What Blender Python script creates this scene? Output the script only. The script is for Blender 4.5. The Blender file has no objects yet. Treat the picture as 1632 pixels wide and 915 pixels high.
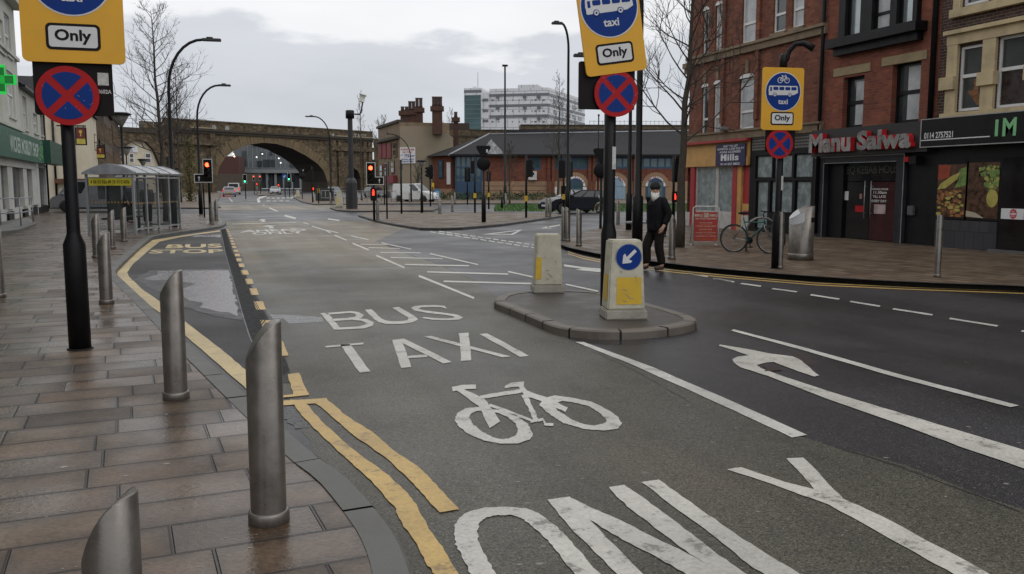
import bpy, math, random
from mathutils import Vector, Matrix
from mathutils.geometry import tessellate_polygon
random.seed(7)
R = math.radians
S = bpy.context.scene
COL = S.collection
# ------------------------------------------------------------------ camera
CAM_H = 1.75; FPX = 1400.0; CX, CY = 816.0, 457.5
PITCH = math.atan(163.5/FPX); AZ = R(19.03)
FW = Vector((math.sin(AZ)*math.cos(PITCH), math.cos(AZ)*math.cos(PITCH), -math.sin(PITCH)))
RT = Vector((math.cos(AZ), -math.sin(AZ), 0)); UPV = RT.cross(FW)
cd = bpy.data.cameras.new('camera'); cam = bpy.data.objects.new('camera', cd); COL.objects.link(cam)
cd.sensor_width = 36; cd.lens = 36*FPX/1632; cd.clip_start = .05; cd.clip_end = 6000
cam.location = (0, 0, CAM_H); cam.rotation_euler = (math.pi/2-PITCH, 0, -AZ)
S.camera = cam
# ------------------------------------------------------------------ sky
SUN_EL, SUN_AZ = 52, 150
W = bpy.data.worlds.new('World'); S.world = W; W.use_nodes = True
nt = W.node_tree; nt.nodes.clear(); L = nt.links.new; N = nt.nodes.new
out = N('ShaderNodeOutputWorld'); bg = N('ShaderNodeBackground'); L(bg.outputs[0], out.inputs[0])
bg.inputs[1].default_value = .1
sky = N('ShaderNodeTexSky'); sky.sky_type = 'NISHITA'; sky.sun_disc = False
sky.sun_elevation = R(SUN_EL); sky.sun_rotation = R(SUN_AZ)
tc = N('ShaderNodeTexCoord'); sep = N('ShaderNodeSeparateXYZ'); L(tc.outputs['Generated'], sep.inputs[0])
mp = N('ShaderNodeMapping'); L(tc.outputs['Generated'], mp.inputs[0]); mp.inputs['Scale'].default_value = (1, 1, 3.2)
n1 = N('ShaderNodeTexNoise'); L(mp.outputs[0], n1.inputs[0]); n1.inputs['Scale'].default_value = 5.5; n1.inputs['Detail'].default_value = 6; n1.inputs['Roughness'].default_value = .52
n2 = N('ShaderNodeTexNoise'); L(mp.outputs[0], n2.inputs[0]); n2.inputs['Scale'].default_value = 2.2; n2.inputs['Detail'].default_value = 4
ma = N('ShaderNodeMath'); ma.operation = 'MULTIPLY_ADD'; L(n1.outputs[0], ma.inputs[0]); ma.inputs[1].default_value = .20; ma.inputs[2].default_value = -.10
mb_ = N('ShaderNodeMath'); mb_.operation = 'ADD'; L(sep.outputs[2], mb_.inputs[0]); L(ma.outputs[0], mb_.inputs[1])
ramp = N('ShaderNodeValToRGB'); L(mb_.outputs[0], ramp.inputs[0])
cr = ramp.color_ramp; cr.elements[0].position = .0; cr.elements[0].color = (.66, .70, .76, 1)
cr.elements[1].position = .30; cr.elements[1].color = (.93, .935, .945, 1)
for p_, c_ in ((.085, (.61, .635, .68, 1)), (.145, (.67, .69, .73, 1)), (.162, (.90, .905, .92, 1))):
    e = cr.elements.new(p_); e.color = c_
vm = N('ShaderNodeMath'); vm.operation = 'MULTIPLY_ADD'; L(n2.outputs[0], vm.inputs[0]); vm.inputs[1].default_value = .5; vm.inputs[2].default_value = .76
mul = N('ShaderNodeMix'); mul.data_type = 'RGBA'; mul.blend_type = 'MULTIPLY'; mul.inputs[0].default_value = 1
L(ramp.outputs[0], mul.inputs[6]); L(vm.outputs[0], mul.inputs[7])
sc10 = N('ShaderNodeVectorMath'); sc10.operation = 'SCALE'; L(mul.outputs[2], sc10.inputs[0]); sc10.inputs[3].default_value = 10.3
mx = N('ShaderNodeMix'); mx.data_type = 'RGBA'; mx.inputs[0].default_value = .94
L(sky.outputs[0], mx.inputs[6]); L(sc10.outputs[0], mx.inputs[7]); L(mx.outputs[2], bg.inputs[0])
sd = bpy.data.lights.new('sun', 'SUN'); sun = bpy.data.objects.new('sun', sd); COL.objects.link(sun)
sd.energy = .5; sd.angle = R(40); sd.color = (1, .97, .92)
sun.rotation_euler = (R(90-SUN_EL), 0, R(180-SUN_AZ))
vs = S.view_settings; vs.view_transform = 'Standard'; vs.look = 'None'; vs.gamma = 1; vs.exposure = 0; vs.use_curve_mapping = False

# ------------------------------------------------------------------ projection helpers: photo pixel -> place
def ray(px, py): return FW*FPX + RT*(px-CX) + UPV*(CY-py)
def G(px, py, z=.1):
    d = ray(px, py); t = (z-CAM_H)/d.z
    return Vector((0, 0, CAM_H)) + d*t
def G2(px, py, z=.1): g = G(px, py, z); return (g.x, g.y)
def HZ(b, py):
    """height above ground point b that is seen on row py"""
    h = Vector((b[0], b[1], 0)); k = (CY-py)
    # (p.U)/(p.F)=k/F , p=(bx,by,z-H)
    A = h.dot(UPV)*FPX - k*h.dot(FW); B = UPV.z*FPX - k*FW.z
    return CAM_H - A/B
class Fr:
    def __init__(s, o, u, n=None, v=(0, 0, 1)):
        s.o = Vector(o); s.u = Vector(u).normalized(); s.v = Vector(v).normalized()
        s.n = Vector(n).normalized() if n is not None else s.u.cross(s.v)
    def p(s, a, b, c=0): return s.o + s.u*a + s.v*b + s.n*c
    def px(s, x, y):
        d = ray(x, y); t = (s.o-Vector((0, 0, CAM_H))).dot(s.n)/d.dot(s.n)
        q = Vector((0, 0, CAM_H)) + d*t - s.o
        return q.dot(s.u), q.dot(s.v)
    def rect(s, x0, y0, x1, y1):
        xm, ym = (x0+x1)/2, (y0+y1)/2
        return s.px(x0, ym)[0], s.px(xm, y1)[1], s.px(x1, ym)[0], s.px(xm, y0)[1]
    def roll(s, ang):
        c, q = math.cos(ang), math.sin(ang)
        return Fr(s.o, s.u*c+s.v*q, s.n, s.v*c-s.u*q)
    def at(s, a, b, c=0): return Fr(s.p(a, b, c), s.u, s.n, s.v)
def heading(deg): return Vector((math.sin(R(deg)), math.cos(R(deg)), 0))

# ------------------------------------------------------------------ materials
MATS = {}
def M(name, col, rough=.6, metal=0., var=.18, scale=4., bump=0., bscale=60., spec=.5, rvar=.12, emit=None, estr=1., alpha=None, trans=0., dirt=0.):
    if name in MATS: return MATS[name]
    m = bpy.data.materials.new(name); m.use_nodes = True; t = m.node_tree; n = t.nodes; l = t.links.new
    b = n['Principled BSDF']; b.inputs['Metallic'].default_value = metal; b.inputs['Specular IOR Level'].default_value = spec
    b.inputs['Roughness'].default_value = rough
    if trans: b.inputs['Transmission Weight'].default_value = trans
    if alpha is not None: b.inputs['Alpha'].default_value = alpha
    tcn = n.new('ShaderNodeTexCoord')
    nz = n.new('ShaderNodeTexNoise'); nz.inputs['Scale'].default_value = scale; nz.inputs['Detail'].default_value = 7; nz.inputs['Roughness'].default_value = .6
    l(tcn.outputs['Object'], nz.inputs[0])
    rp = n.new('ShaderNodeValToRGB'); l(nz.outputs[0], rp.inputs[0])
    rp.color_ramp.elements[0].position = .3; rp.color_ramp.elements[1].position = .7
    rp.color_ramp.elements[0].color = tuple(c*(1-var) for c in col)+(1,); rp.color_ramp.elements[1].color = tuple(min(1, c*(1+var)) for c in col)+(1,)
    src = rp.outputs[0]
    if dirt:
        nd = n.new('ShaderNodeTexNoise'); nd.inputs['Scale'].default_value = scale*.45; nd.inputs['Detail'].default_value = 9; nd.inputs['Roughness'].default_value = .7
        l(tcn.outputs['Object'], nd.inputs[0])
        rd = n.new('ShaderNodeValToRGB'); l(nd.outputs[0], rd.inputs[0]); rd.color_ramp.elements[0].position = .5; rd.color_ramp.elements[1].position = .68
        mm = n.new('ShaderNodeMix'); mm.data_type = 'RGBA'; f = n.new('ShaderNodeMath'); f.operation = 'MULTIPLY'; f.inputs[1].default_value = dirt
        l(rd.outputs[0], f.inputs[0]); l(f.outputs[0], mm.inputs[0]); l(src, mm.inputs[6]); mm.inputs[7].default_value = (.06, .052, .042, 1); src = mm.outputs[2]
    l(src, b.inputs['Base Color'])
    if rvar:
        mr = n.new('ShaderNodeMapRange'); l(nz.outputs[0], mr.inputs[0]); mr.inputs[1].default_value = .3; mr.inputs[2].default_value = .7
        mr.inputs[3].default_value = max(.02, rough-rvar); mr.inputs[4].default_value = min(1, rough+rvar); l(mr.outputs[0], b.inputs['Roughness'])
    if bump:
        nb = n.new('ShaderNodeTexNoise'); nb.inputs['Scale'].default_value = bscale; nb.inputs['Detail'].default_value = 5; l(tcn.outputs['Object'], nb.inputs[0])
        bp = n.new('ShaderNodeBump'); bp.inputs['Strength'].default_value = bump; bp.inputs['Distance'].default_value = .02; l(nb.outputs[0], bp.inputs['Height']); l(bp.outputs[0], b.inputs['Normal'])
    if emit: b.inputs['Emission Color'].default_value = emit+(1,); b.inputs['Emission Strength'].default_value = estr
    MATS[name] = m; return m
def mathn(t, op, a, b=None, c=None):
    k = t.nodes.new('ShaderNodeMath'); k.operation = op
    for i, x in enumerate((a, b, c)):
        if x is None: continue
        if isinstance(x, (int, float)): k.inputs[i].default_value = x
        else: t.links.new(x, k.inputs[i])
    return k.outputs[0]
def BRICK(name, cols, mortar, udir, bw=.235, rh=.078, mw=.012, rough=.85, stain=.35, bump=.35, jitter=.5, wet=None, mortar_dark=None, rowvar=.5, big=.12):
    """courses of bricks or slabs: rows along z (or along udir2 for ground), random shift per course, colour per unit"""
    if name in MATS: return MATS[name]
    m = bpy.data.materials.new(name); m.use_nodes = True; t = m.node_tree; n = t.nodes; l = t.links.new
    b = n['Principled BSDF']; b.inputs['Roughness'].default_value = rough; b.inputs['Specular IOR Level'].default_value = .36 if wet else .3
    tcn = n.new('ShaderNodeTexCoord')
    def dot(v):
        k = n.new('ShaderNodeVectorMath'); k.operation = 'DOT_PRODUCT'; l(tcn.outputs['Object'], k.inputs[0]); k.inputs[1].default_value = v; return k.outputs['Value']
    U = dot(tuple(udir[0])); V = dot(tuple(udir[1]))
    v = mathn(t, 'DIVIDE', V, rh); row = mathn(t, 'FLOOR', v); fv = mathn(t, 'FRACT', v)
    wn = n.new('ShaderNodeTexWhiteNoise'); wn.noise_dimensions = '1D'; l(row, wn.inputs['W'])
    alt = mathn(t, 'MULTIPLY', mathn(t, 'MODULO', row, 2.0), .5)
    sh = mathn(t, 'ADD', mathn(t, 'MULTIPLY', wn.outputs[0], rowvar), alt)
    u = mathn(t, 'ADD', mathn(t, 'DIVIDE', U, bw), sh); colm = mathn(t, 'FLOOR', u); fu = mathn(t, 'FRACT', u)
    cmb = n.new('ShaderNodeCombineXYZ'); l(row, cmb.inputs[0]); l(colm, cmb.inputs[1])
    w2 = n.new('ShaderNodeTexWhiteNoise'); w2.noise_dimensions = '3D'; l(cmb.outputs[0], w2.inputs['Vector'])
    rp = n.new('ShaderNodeValToRGB'); l(w2.outputs['Value'], rp.inputs[0])
    els = rp.color_ramp.elements
    for i, c in enumerate(cols):
        p = i/(len(cols)-1)
        if i == 0: els[0].position = 0; els[0].color = c+(1,)
        elif i == len(cols)-1: els[-1].position = 1; els[-1].color = c+(1,)
        else: e = els.new(p); e.color = c+(1,)
    # mottling
    nz = n.new('ShaderNodeTexNoise'); nz.inputs['Scale'].default_value = 1.3; nz.inputs['Detail'].default_value = 8; nz.inputs['Roughness'].default_value = .65; l(tcn.outputs['Object'], nz.inputs[0])
    mr = n.new('ShaderNodeMapRange'); l(nz.outputs[0], mr.inputs[0]); mr.inputs[1].default_value = .3; mr.inputs[2].default_value = .7; mr.inputs[3].default_value = 1-stain; mr.inputs[4].default_value = 1+stain*.6
    nf = n.new('ShaderNodeTexNoise'); nf.inputs['Scale'].default_value = 45; nf.inputs['Detail'].default_value = 4; l(tcn.outputs['Object'], nf.inputs[0])
    mf = n.new('ShaderNodeMapRange'); l(nf.outputs[0], mf.inputs[0]); mf.inputs[1].default_value = .25; mf.inputs[2].default_value = .75; mf.inputs[3].default_value = 1-big; mf.inputs[4].default_value = 1+big
    sv = n.new('ShaderNodeVectorMath'); sv.operation = 'SCALE'; l(rp.outputs[0], sv.inputs[0])
    # joints
    du = mathn(t, 'MULTIPLY', mathn(t, 'MINIMUM', fu, mathn(t, 'SUBTRACT', 1.0, fu)), bw); dv = mathn(t, 'MULTIPLY', mathn(t, 'MINIMUM', fv, mathn(t, 'SUBTRACT', 1.0, fv)), rh)
    dd = mathn(t, 'MINIMUM', du, dv)
    mulm = mathn(t, 'MULTIPLY', mr.outputs[0], mf.outputs[0])
    if wet:
        # grime and damp soaking in from the joints, drier middles
        ne_ = n.new('ShaderNodeTexNoise'); ne_.inputs['Scale'].default_value = 5; ne_.inputs['Detail'].default_value = 5; l(tcn.outputs['Object'], ne_.inputs[0])
        de = mathn(t, 'ADD', dd, mathn(t, 'MULTIPLY_ADD', ne_.outputs[0], .12, -.06)); eg = n.new('ShaderNodeMapRange'); l(de, eg.inputs[0]); eg.inputs[1].default_value = 0; eg.inputs[2].default_value = .10; eg.inputs[3].default_value = .68; eg.inputs[4].default_value = 1.12
        mulm = mathn(t, 'MULTIPLY', mulm, eg.outputs[0])
    l(mulm, sv.inputs[3])
    jm = n.new('ShaderNodeMapRange'); l(dd, jm.inputs[0]); jm.inputs[1].default_value = mw*.35; jm.inputs[2].default_value = mw*.75; jm.inputs[3].default_value = 1; jm.inputs[4].default_value = 0
    mx = n.new('ShaderNodeMix'); mx.data_type = 'RGBA'; l(jm.outputs[0], mx.inputs[0]); l(sv.outputs[0], mx.inputs[6]); mx.inputs[7].default_value = mortar+(1,)
    l(mx.outputs[2], b.inputs['Base Color'])
    hgt = mathn(t, 'ADD', mathn(t, 'MULTIPLY', jm.outputs[0], -1.0), mathn(t, 'MULTIPLY', nf.outputs[0], .35))
    bp = n.new('ShaderNodeBump'); bp.inputs['Strength'].default_value = bump; bp.inputs['Distance'].default_value = .012; l(hgt, bp.inputs['Height']); l(bp.outputs[0], b.inputs['Normal'])
    if wet:
        # wet film: gloss differs slab by slab and in patches
        nw = n.new('ShaderNodeTexNoise'); nw.inputs['Scale'].default_value = .9; nw.inputs['Detail'].default_value = 6; l(tcn.outputs['Object'], nw.inputs[0])
        k = mathn(t, 'ADD', mathn(t, 'MULTIPLY', nw.outputs[0], .75), mathn(t, 'MULTIPLY', w2.outputs['Value'], .25))
        rr = n.new('ShaderNodeMapRange'); l(k, rr.inputs[0]); rr.inputs[1].default_value = .36; rr.inputs[2].default_value = .62; rr.inputs[3].default_value = wet[0]; rr.inputs[4].default_value = wet[1]; l(rr.outputs[0], b.inputs['Roughness'])
    MATS[name] = m; return m
def ASPHALT(name, c0, c1, fleck, rough=(.3, .55), big=.25, far=None):
    """tarmac: aggregate, wheel-polished tracks along the road, stains; far = (colour0, colour1, y0, y1) paints the paler grazing sky reflection into the colour with distance"""
    if name in MATS: return MATS[name]
    m = bpy.data.materials.new(name); m.use_nodes = True; t = m.node_tree; n = t.nodes; l = t.links.new
    b = n['Principled BSDF']; b.inputs['Specular IOR Level'].default_value = .42; tcn = n.new('ShaderNodeTexCoord'); P = tcn.outputs['Object']
    def noise(scale, det=6, rg=.58, vec=(1, 1, 1)):
        mp_ = n.new('ShaderNodeMapping'); l(P, mp_.inputs[0]); mp_.inputs['Scale'].default_value = vec
        k = n.new('ShaderNodeTexNoise'); k.inputs['Scale'].default_value = scale; k.inputs['Detail'].default_value = det; k.inputs['Roughness'].default_value = rg; l(mp_.outputs[0], k.inputs[0]); return k.outputs[0]
    def rng(x, a, b_, c, d):
        k = n.new('ShaderNodeMapRange'); l(x, k.inputs[0])
        for i, v_ in enumerate((a, b_, c, d)): k.inputs[i+1].default_value = v_
        return k.outputs[0]
    def ramp(x, a, b_, ca, cb):
        k = n.new('ShaderNodeValToRGB'); l(x, k.inputs[0]); k.color_ramp.elements[0].position = a; k.color_ramp.elements[1].position = b_; k.color_ramp.elements[0].color = ca+(1,); k.color_ramp.elements[1].color = cb+(1,); return k.outputs[0]
    nz = noise(big, 8, .6, (1.3, .5, 1)); col = ramp(nz, .35, .65, c0, c1)
    if far:  # sky sheen painted into the base colour, growing along the road
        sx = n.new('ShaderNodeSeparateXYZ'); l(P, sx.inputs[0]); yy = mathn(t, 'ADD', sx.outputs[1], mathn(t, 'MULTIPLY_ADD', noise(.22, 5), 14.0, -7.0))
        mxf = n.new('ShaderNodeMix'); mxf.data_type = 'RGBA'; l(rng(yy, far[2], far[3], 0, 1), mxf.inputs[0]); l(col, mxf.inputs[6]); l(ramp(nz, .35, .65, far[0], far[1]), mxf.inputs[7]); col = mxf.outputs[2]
    track = rng(noise(1.0, 4, .5, (1.1, .035, 1)), .35, .65, .68, 1.26)
    stain = rng(noise(.9, 8, .7), .58, .72, 1, .58)
    vo = n.new('ShaderNodeTexVoronoi'); vo.inputs['Scale'].default_value = 115; l(P, vo.inputs[0])
    wn = n.new('ShaderNodeSeparateColor'); l(vo.outputs['Color'], wn.inputs[0])
    st = rng(wn.outputs[0], 0, 1, .35, 1.85)
    k = mathn(t, 'MULTIPLY', mathn(t, 'MULTIPLY', track, stain), st)
    sv = n.new('ShaderNodeVectorMath'); sv.operation = 'SCALE'; l(col, sv.inputs[0]); l(k, sv.inputs[3])
    fk = mathn(t, 'GREATER_THAN', wn.outputs[1], .975)
    mx = n.new('ShaderNodeMix'); mx.data_type = 'RGBA'; l(mathn(t, 'MULTIPLY', fk, .45), mx.inputs[0]); l(sv.outputs[0], mx.inputs[6]); mx.inputs[7].default_value = fleck+(1,)
    l(mx.outputs[2], b.inputs['Base Color'])
    l(rng(mathn(t, 'ADD', mathn(t, 'MULTIPLY', noise(.35, 6), .7), mathn(t, 'MULTIPLY', nz, .3)), .38, .62, rough[0], rough[1]), b.inputs['Roughness'])
    bp = n.new('ShaderNodeBump'); bp.inputs['Strength'].default_value = .4; bp.inputs['Distance'].default_value = .004; l(vo.outputs['Distance'], bp.inputs['Height']); l(bp.outputs[0], b.inputs['Normal'])
    MATS[name] = m; return m
def PAINT(name, col, under, wear=.5, rough=.45):
    """road paint with chips worn through to the aggregate"""
    if name in MATS: return MATS[name]
    m = bpy.data.materials.new(name); m.use_nodes = True; t = m.node_tree; n = t.nodes; l = t.links.new
    b = n['Principled BSDF']; tcn = n.new('ShaderNodeTexCoord'); b.inputs['Roughness'].default_value = rough
    nz = n.new('ShaderNodeTexNoise'); nz.inputs['Scale'].default_value = 3.5; nz.inputs['Detail'].default_value = 10; nz.inputs['Roughness'].default_value = .75; l(tcn.outputs['Object'], nz.inputs[0])
    fn = n.new('ShaderNodeTexNoise'); fn.inputs['Scale'].default_value = 40; fn.inputs['Detail'].default_value = 4; l(tcn.outputs['Object'], fn.inputs[0])
    s = mathn(t, 'ADD', mathn(t, 'MULTIPLY', nz.outputs[0], .72), mathn(t, 'MULTIPLY', fn.outputs[0], .28))
    f = n.new('ShaderNodeMapRange'); l(s, f.inputs[0]); f.inputs[1].default_value = .53; f.inputs[2].default_value = .61; f.inputs[3].default_value = 0; f.inputs[4].default_value = wear
    g = n.new('ShaderNodeMapRange'); l(fn.outputs[0], g.inputs[0]); g.inputs[1].default_value = .3; g.inputs[2].default_value = .7; g.inputs[3].default_value = .80; g.inputs[4].default_value = 1.1
    gl_ = n.new('ShaderNodeTexNoise'); gl_.inputs['Scale'].default_value = 1.1; gl_.inputs['Detail'].default_value = 5; l(tcn.outputs['Object'], gl_.inputs[0]); g2 = n.new('ShaderNodeMapRange'); l(gl_.outputs[0], g2.inputs[0]); g2.inputs[1].default_value = .35; g2.inputs[2].default_value = .65; g2.inputs[3].default_value = .78; g2.inputs[4].default_value = 1.06
    gm = mathn(t, 'MULTIPLY', g.outputs[0], g2.outputs[0])
    sv = n.new('ShaderNodeVectorMath'); sv.operation = 'SCALE'; sv.inputs[0].default_value = col; l(gm, sv.inputs[3])
    mx = n.new('ShaderNodeMix'); mx.data_type = 'RGBA'; l(f.outputs[0], mx.inputs[0]); l(sv.outputs[0], mx.inputs[6]); mx.inputs[7].default_value = under+(1,); l(mx.outputs[2], b.inputs['Base Color'])
    bp = n.new('ShaderNodeBump'); bp.inputs['Strength'].default_value = .3; bp.inputs['Distance'].default_value = .005; l(fn.outputs[0], bp.inputs['Height']); l(bp.outputs[0], b.inputs['Normal'])
    MATS[name] = m; return m

# ------------------------------------------------------------------ mesh builder
class MB:
    def __init__(s): s.v = []; s.f = []; s.m = []; s.ms = []; s.sm = []; s.cur = 0
    def mat(s, m):
        if m not in s.ms: s.ms.append(m)
        s.cur = s.ms.index(m); return s
    def add(s, vs, fs, smooth=False):
        o = len(s.v); s.v += [Vector(x) for x in vs]
        for f in fs: s.f.append([i+o for i in f]); s.m.append(s.cur); s.sm.append(smooth)
        return s
    def quad(s, a, b, c, d): return s.add([a, b, c, d], [[0, 1, 2, 3]])
    def poly(s, pts):
        pts = [Vector(p) for p in pts]
        if len(pts) <= 4: return s.add(pts, [list(range(len(pts)))])
        return s.add(pts, [list(t) for t in tessellate_polygon([pts])])
    def box(s, fr, a0, b0, c0, a1, b1, c1):
        q = [fr.p(a, b, c) for c in (c0, c1) for b in (b0, b1) for a in (a0, a1)]
        return s.add(q, [[0, 2, 3, 1], [4, 5, 7, 6], [0, 1, 5, 4], [2, 6, 7, 3], [0, 4, 6, 2], [1, 3, 7, 5]])
    def wbox(s, x0, y0, z0, x1, y1, z1): return s.box(WF, x0, y0, -z1, x1, y1, -z0) if 0 else s.add([(x, y, z) for z in (z0, z1) for y in (y0, y1) for x in (x0, x1)], [[0, 2, 3, 1], [4, 5, 7, 6], [0, 1, 5, 4], [2, 6, 7, 3], [0, 4, 6, 2], [1, 3, 7, 5]])
    def prism(s, fr, poly, c0, c1, back=True):
        n = len(poly); A = [fr.p(a, b, c1) for a, b in poly]; B = [fr.p(a, b, c0) for a, b in poly]
        s.poly(A)
        if back: s.poly(B[::-1])
        for i in range(n):
            j = (i+1) % n; s.quad(B[i], B[j], A[j], A[i])
        return s
    def ring(s, fr, outer, inner, c0, c1):
        n = len(outer)
        for i in range(n):
            j = (i+1) % n
            o0, o1, i0, i1 = outer[i], outer[j], inner[i], inner[j]
            s.quad(fr.p(*o0, c1), fr.p(*o1, c1), fr.p(*i1, c1), fr.p(*i0, c1))
            s.quad(fr.p(*o0, c0), fr.p(*o1, c0), fr.p(*o1, c1), fr.p(*o0, c1)); s.quad(fr.p(*i0, c1), fr.p(*i1, c1), fr.p(*i1, c0), fr.p(*i0, c0))
        return s
    def tube(s, pts, rad, seg=8, cap=True, smooth=True):
        pts = [Vector(p) for p in pts]; n = len(pts)
        if not isinstance(rad, (list, tuple)): rad = [rad]*n
        vs = []; prev = None
        for i, p in enumerate(pts):
            d = (pts[min(i+1, n-1)]-pts[max(i-1, 0)]).normalized()
            if prev is None: x = d.orthogonal().normalized()
            else: x = (prev-d*prev.dot(d)).normalized()
            prev = x; y = d.cross(x)
            for k in range(seg):
                a = 2*math.pi*k/seg; vs.append(p+(x*math.cos(a)+y*math.sin(a))*rad[i])
        fs = [[i*seg+k, i*seg+(k+1) % seg, (i+1)*seg+(k+1) % seg, (i+1)*seg+k] for i in range(n-1) for k in range(seg)]
        s.add(vs, fs, smooth)
        if cap: s.add(vs[:seg], [list(range(seg))[::-1]]); s.add(vs[-seg:], [list(range(seg))])
        return s
    def lathe(s, o, prof, seg=16, smooth=True, axis=None):
        o = Vector(o); z = Vector(axis or (0, 0, 1)).normalized(); x = z.orthogonal().normalized(); y = z.cross(x)
        vs = [o+z*h+(x*math.cos(2*math.pi*k/seg)+y*math.sin(2*math.pi*k/seg))*r for r, h in prof for k in range(seg)]
        fs = [[i*seg+k, i*seg+(k+1) % seg, (i+1)*seg+(k+1) % seg, (i+1)*seg+k] for i in range(len(prof)-1) for k in range(seg)]
        s.add(vs, fs, smooth)
        if prof[0][0] > 1e-4: s.add(vs[:seg], [list(range(seg))[::-1]])
        if prof[-1][0] > 1e-4: s.add(vs[-seg:], [list(range(seg))])
        return s
    def ell(s, c, r, seg=12, rings=8, rot=None):
        c = Vector(c); vs = []
        for i in range(rings+1):
            t = math.pi*i/rings
            for k in range(seg):
                a = 2*math.pi*k/seg; q = Vector((r[0]*math.sin(t)*math.cos(a), r[1]*math.sin(t)*math.sin(a), r[2]*math.cos(t)))
                vs.append(c+(rot @ q if rot else q))
        return s.add(vs, [[i*seg+k, (i+1)*seg+k, (i+1)*seg+(k+1) % seg, i*seg+(k+1) % seg] for i in range(rings) for k in range(seg)], True)
    def disc(s, fr, r, c, seg=32, ra=None): return s.poly([fr.p(r*math.cos(2*math.pi*k/seg), (ra or r)*math.sin(2*math.pi*k/seg), c) for k in range(seg)])
def wloc(o):
    v = Vector((0, 0, 0))
    while o is not None: v += o.location; o = o.parent
    return v
def obj(name, mb, parent=None, mat=None, origin=None, bevel=0):
    off = wloc(parent); me = bpy.data.meshes.new(name)
    org = Vector(origin) if origin is not None else Vector((0, 0, 0))
    me.from_pydata([v-off-org for v in mb.v], [], mb.f)
    for m in ([mat] if mat else mb.ms): me.materials.append(m)
    if not mat: me.polygons.foreach_set('material_index', mb.m)
    me.polygons.foreach_set('use_smooth', mb.sm); me.update()
    import bmesh
    bm = bmesh.new(); bm.from_mesh(me); bmesh.ops.remove_doubles(bm, verts=bm.verts, dist=1e-5); bmesh.ops.recalc_face_normals(bm, faces=bm.faces)
    if bevel: bmesh.ops.bevel(bm, geom=[e for e in bm.edges if len(e.link_faces) == 2 and e.calc_face_angle(0) > .6], offset=bevel, segments=2, affect='EDGES', clamp_overlap=True)
    bm.to_mesh(me); bm.free()
    o = bpy.data.objects.new(name, me); COL.objects.link(o); o.location = org
    if parent is not None: o.parent = parent
    return o
def thing(name, label, cat, loc=(0, 0, 0), group=None):
    o = bpy.data.objects.new(name, None); COL.objects.link(o); o.location = loc; o.empty_display_size = .2
    return tag(o, label, cat, group)
def tag(o, label=None, cat=None, group=None, kind=None):
    if label: o['label'] = label
    if cat: o['category'] = cat
    if group: o['group'] = group
    if kind: o['kind'] = kind
    return o
def struct(name, mb, mat=None): o = obj(name, mb, None, mat); o['kind'] = 'structure'; return o
def dup(root, loc, rotz=0, label=None, scale=None):
    def cp(o, par):
        c = o.copy(); COL.objects.link(c)
        if par is not None: c.parent = par
        for ch in o.children: cp(ch, c)
        return c
    r = cp(root, None); r.location = loc; r.rotation_euler = (0, 0, rotz)
    if scale: r.scale = scale
    if label: r['label'] = label
    return r
def text_data(txt, bold=0.0):
    cu = bpy.data.curves.new('t', 'FONT'); cu.body = txt; cu.align_x = 'CENTER'; cu.align_y = 'CENTER'; cu.resolution_u = 3; cu.offset = bold; cu.space_line = .95
    to = bpy.data.objects.new('t', cu); COL.objects.link(to)
    bpy.context.view_layer.update()
    me = bpy.data.meshes.new_from_object(to.evaluated_get(bpy.context.evaluated_depsgraph_get()))
    vs = [v.co.copy() for v in me.vertices]; fs = [list(p.vertices) for p in me.polygons]
    bpy.data.objects.remove(to); bpy.data.curves.remove(cu); bpy.data.meshes.remove(me)
    x0 = min(v.x for v in vs); x1 = max(v.x for v in vs); y0 = min(v.y for v in vs); y1 = max(v.y for v in vs)
    return [((v.x-x0)/(x1-x0), (v.y-y0)/(y1-y0)) for v in vs], fs
def text(mb, txt, fr, a0, b0, a1, b1, c, bold=0.01, depth=0, side=None):
    vs, fs = text_data(txt, bold); P = lambda t, cc: fr.p(a0+(a1-a0)*t[0], b0+(b1-b0)*t[1], cc)
    mb.add([P(t, c+depth) for t in vs], fs)
    if depth:
        if side: mb.mat(side)
        ed = {(f[i], f[(i+1) % len(f)]) for f in fs for i in range(len(f))}
        for i, j in ed:
            if (j, i) not in ed: mb.quad(P(vs[i], c), P(vs[j], c), P(vs[j], c+depth), P(vs[i], c+depth))
    return mb
def rrect(a0, b0, a1, b1, r, seg=5):
    pts = []
    for cx, cy, s in ((a1-r, b1-r, 0), (a0+r, b1-r, 90), (a0+r, b0+r, 180), (a1-r, b0+r, 270)):
        for k in range(seg+1):
            t = R(s+90*k/seg); pts.append((cx+r*math.cos(t), cy+r*math.sin(t)))
    return pts
UPF = Fr((0, 0, 0), (1, 0, 0), (0, 0, 1), (0, 1, 0))

# common materials
BLACK = M('black_paint', (.007, .007, .0085), .45, var=.3, scale=6, spec=.25)
BLKM = M('matt_black', (.009, .009, .0095), .7, var=.3, spec=.25)
STEEL = M('brushed_steel', (.21, .192, .174), .34, metal=.66, var=.25, scale=6, rvar=.12, dirt=.5, bump=.06, bscale=90)
GALV = M('galvanised_steel', (.32, .33, .34), .5, metal=.6, var=.2)
WHITEP = M('white_plastic', (.72, .71, .67), .5, var=.06, dirt=.15)
YELP = M('yellow_plastic', (.62, .40, .03), .5, var=.12, dirt=.2)
SIGNY = M('sign_yellow', (.76, .39, .02), .45, var=.06, scale=3, dirt=.06)
SIGNB = M('sign_blue', (.003, .034, .21), .5, var=.12, scale=5, dirt=.03, spec=.2)
SIGNW = M('sign_white', (.66, .66, .67), .45, var=.05)
SIGNR = M('sign_red', (.40, .014, .018), .55, var=.12, scale=9, dirt=.06, spec=.2)
SIGNK = M('sign_black', (.010, .007, .007), .6, var=.15, spec=.2)
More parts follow.
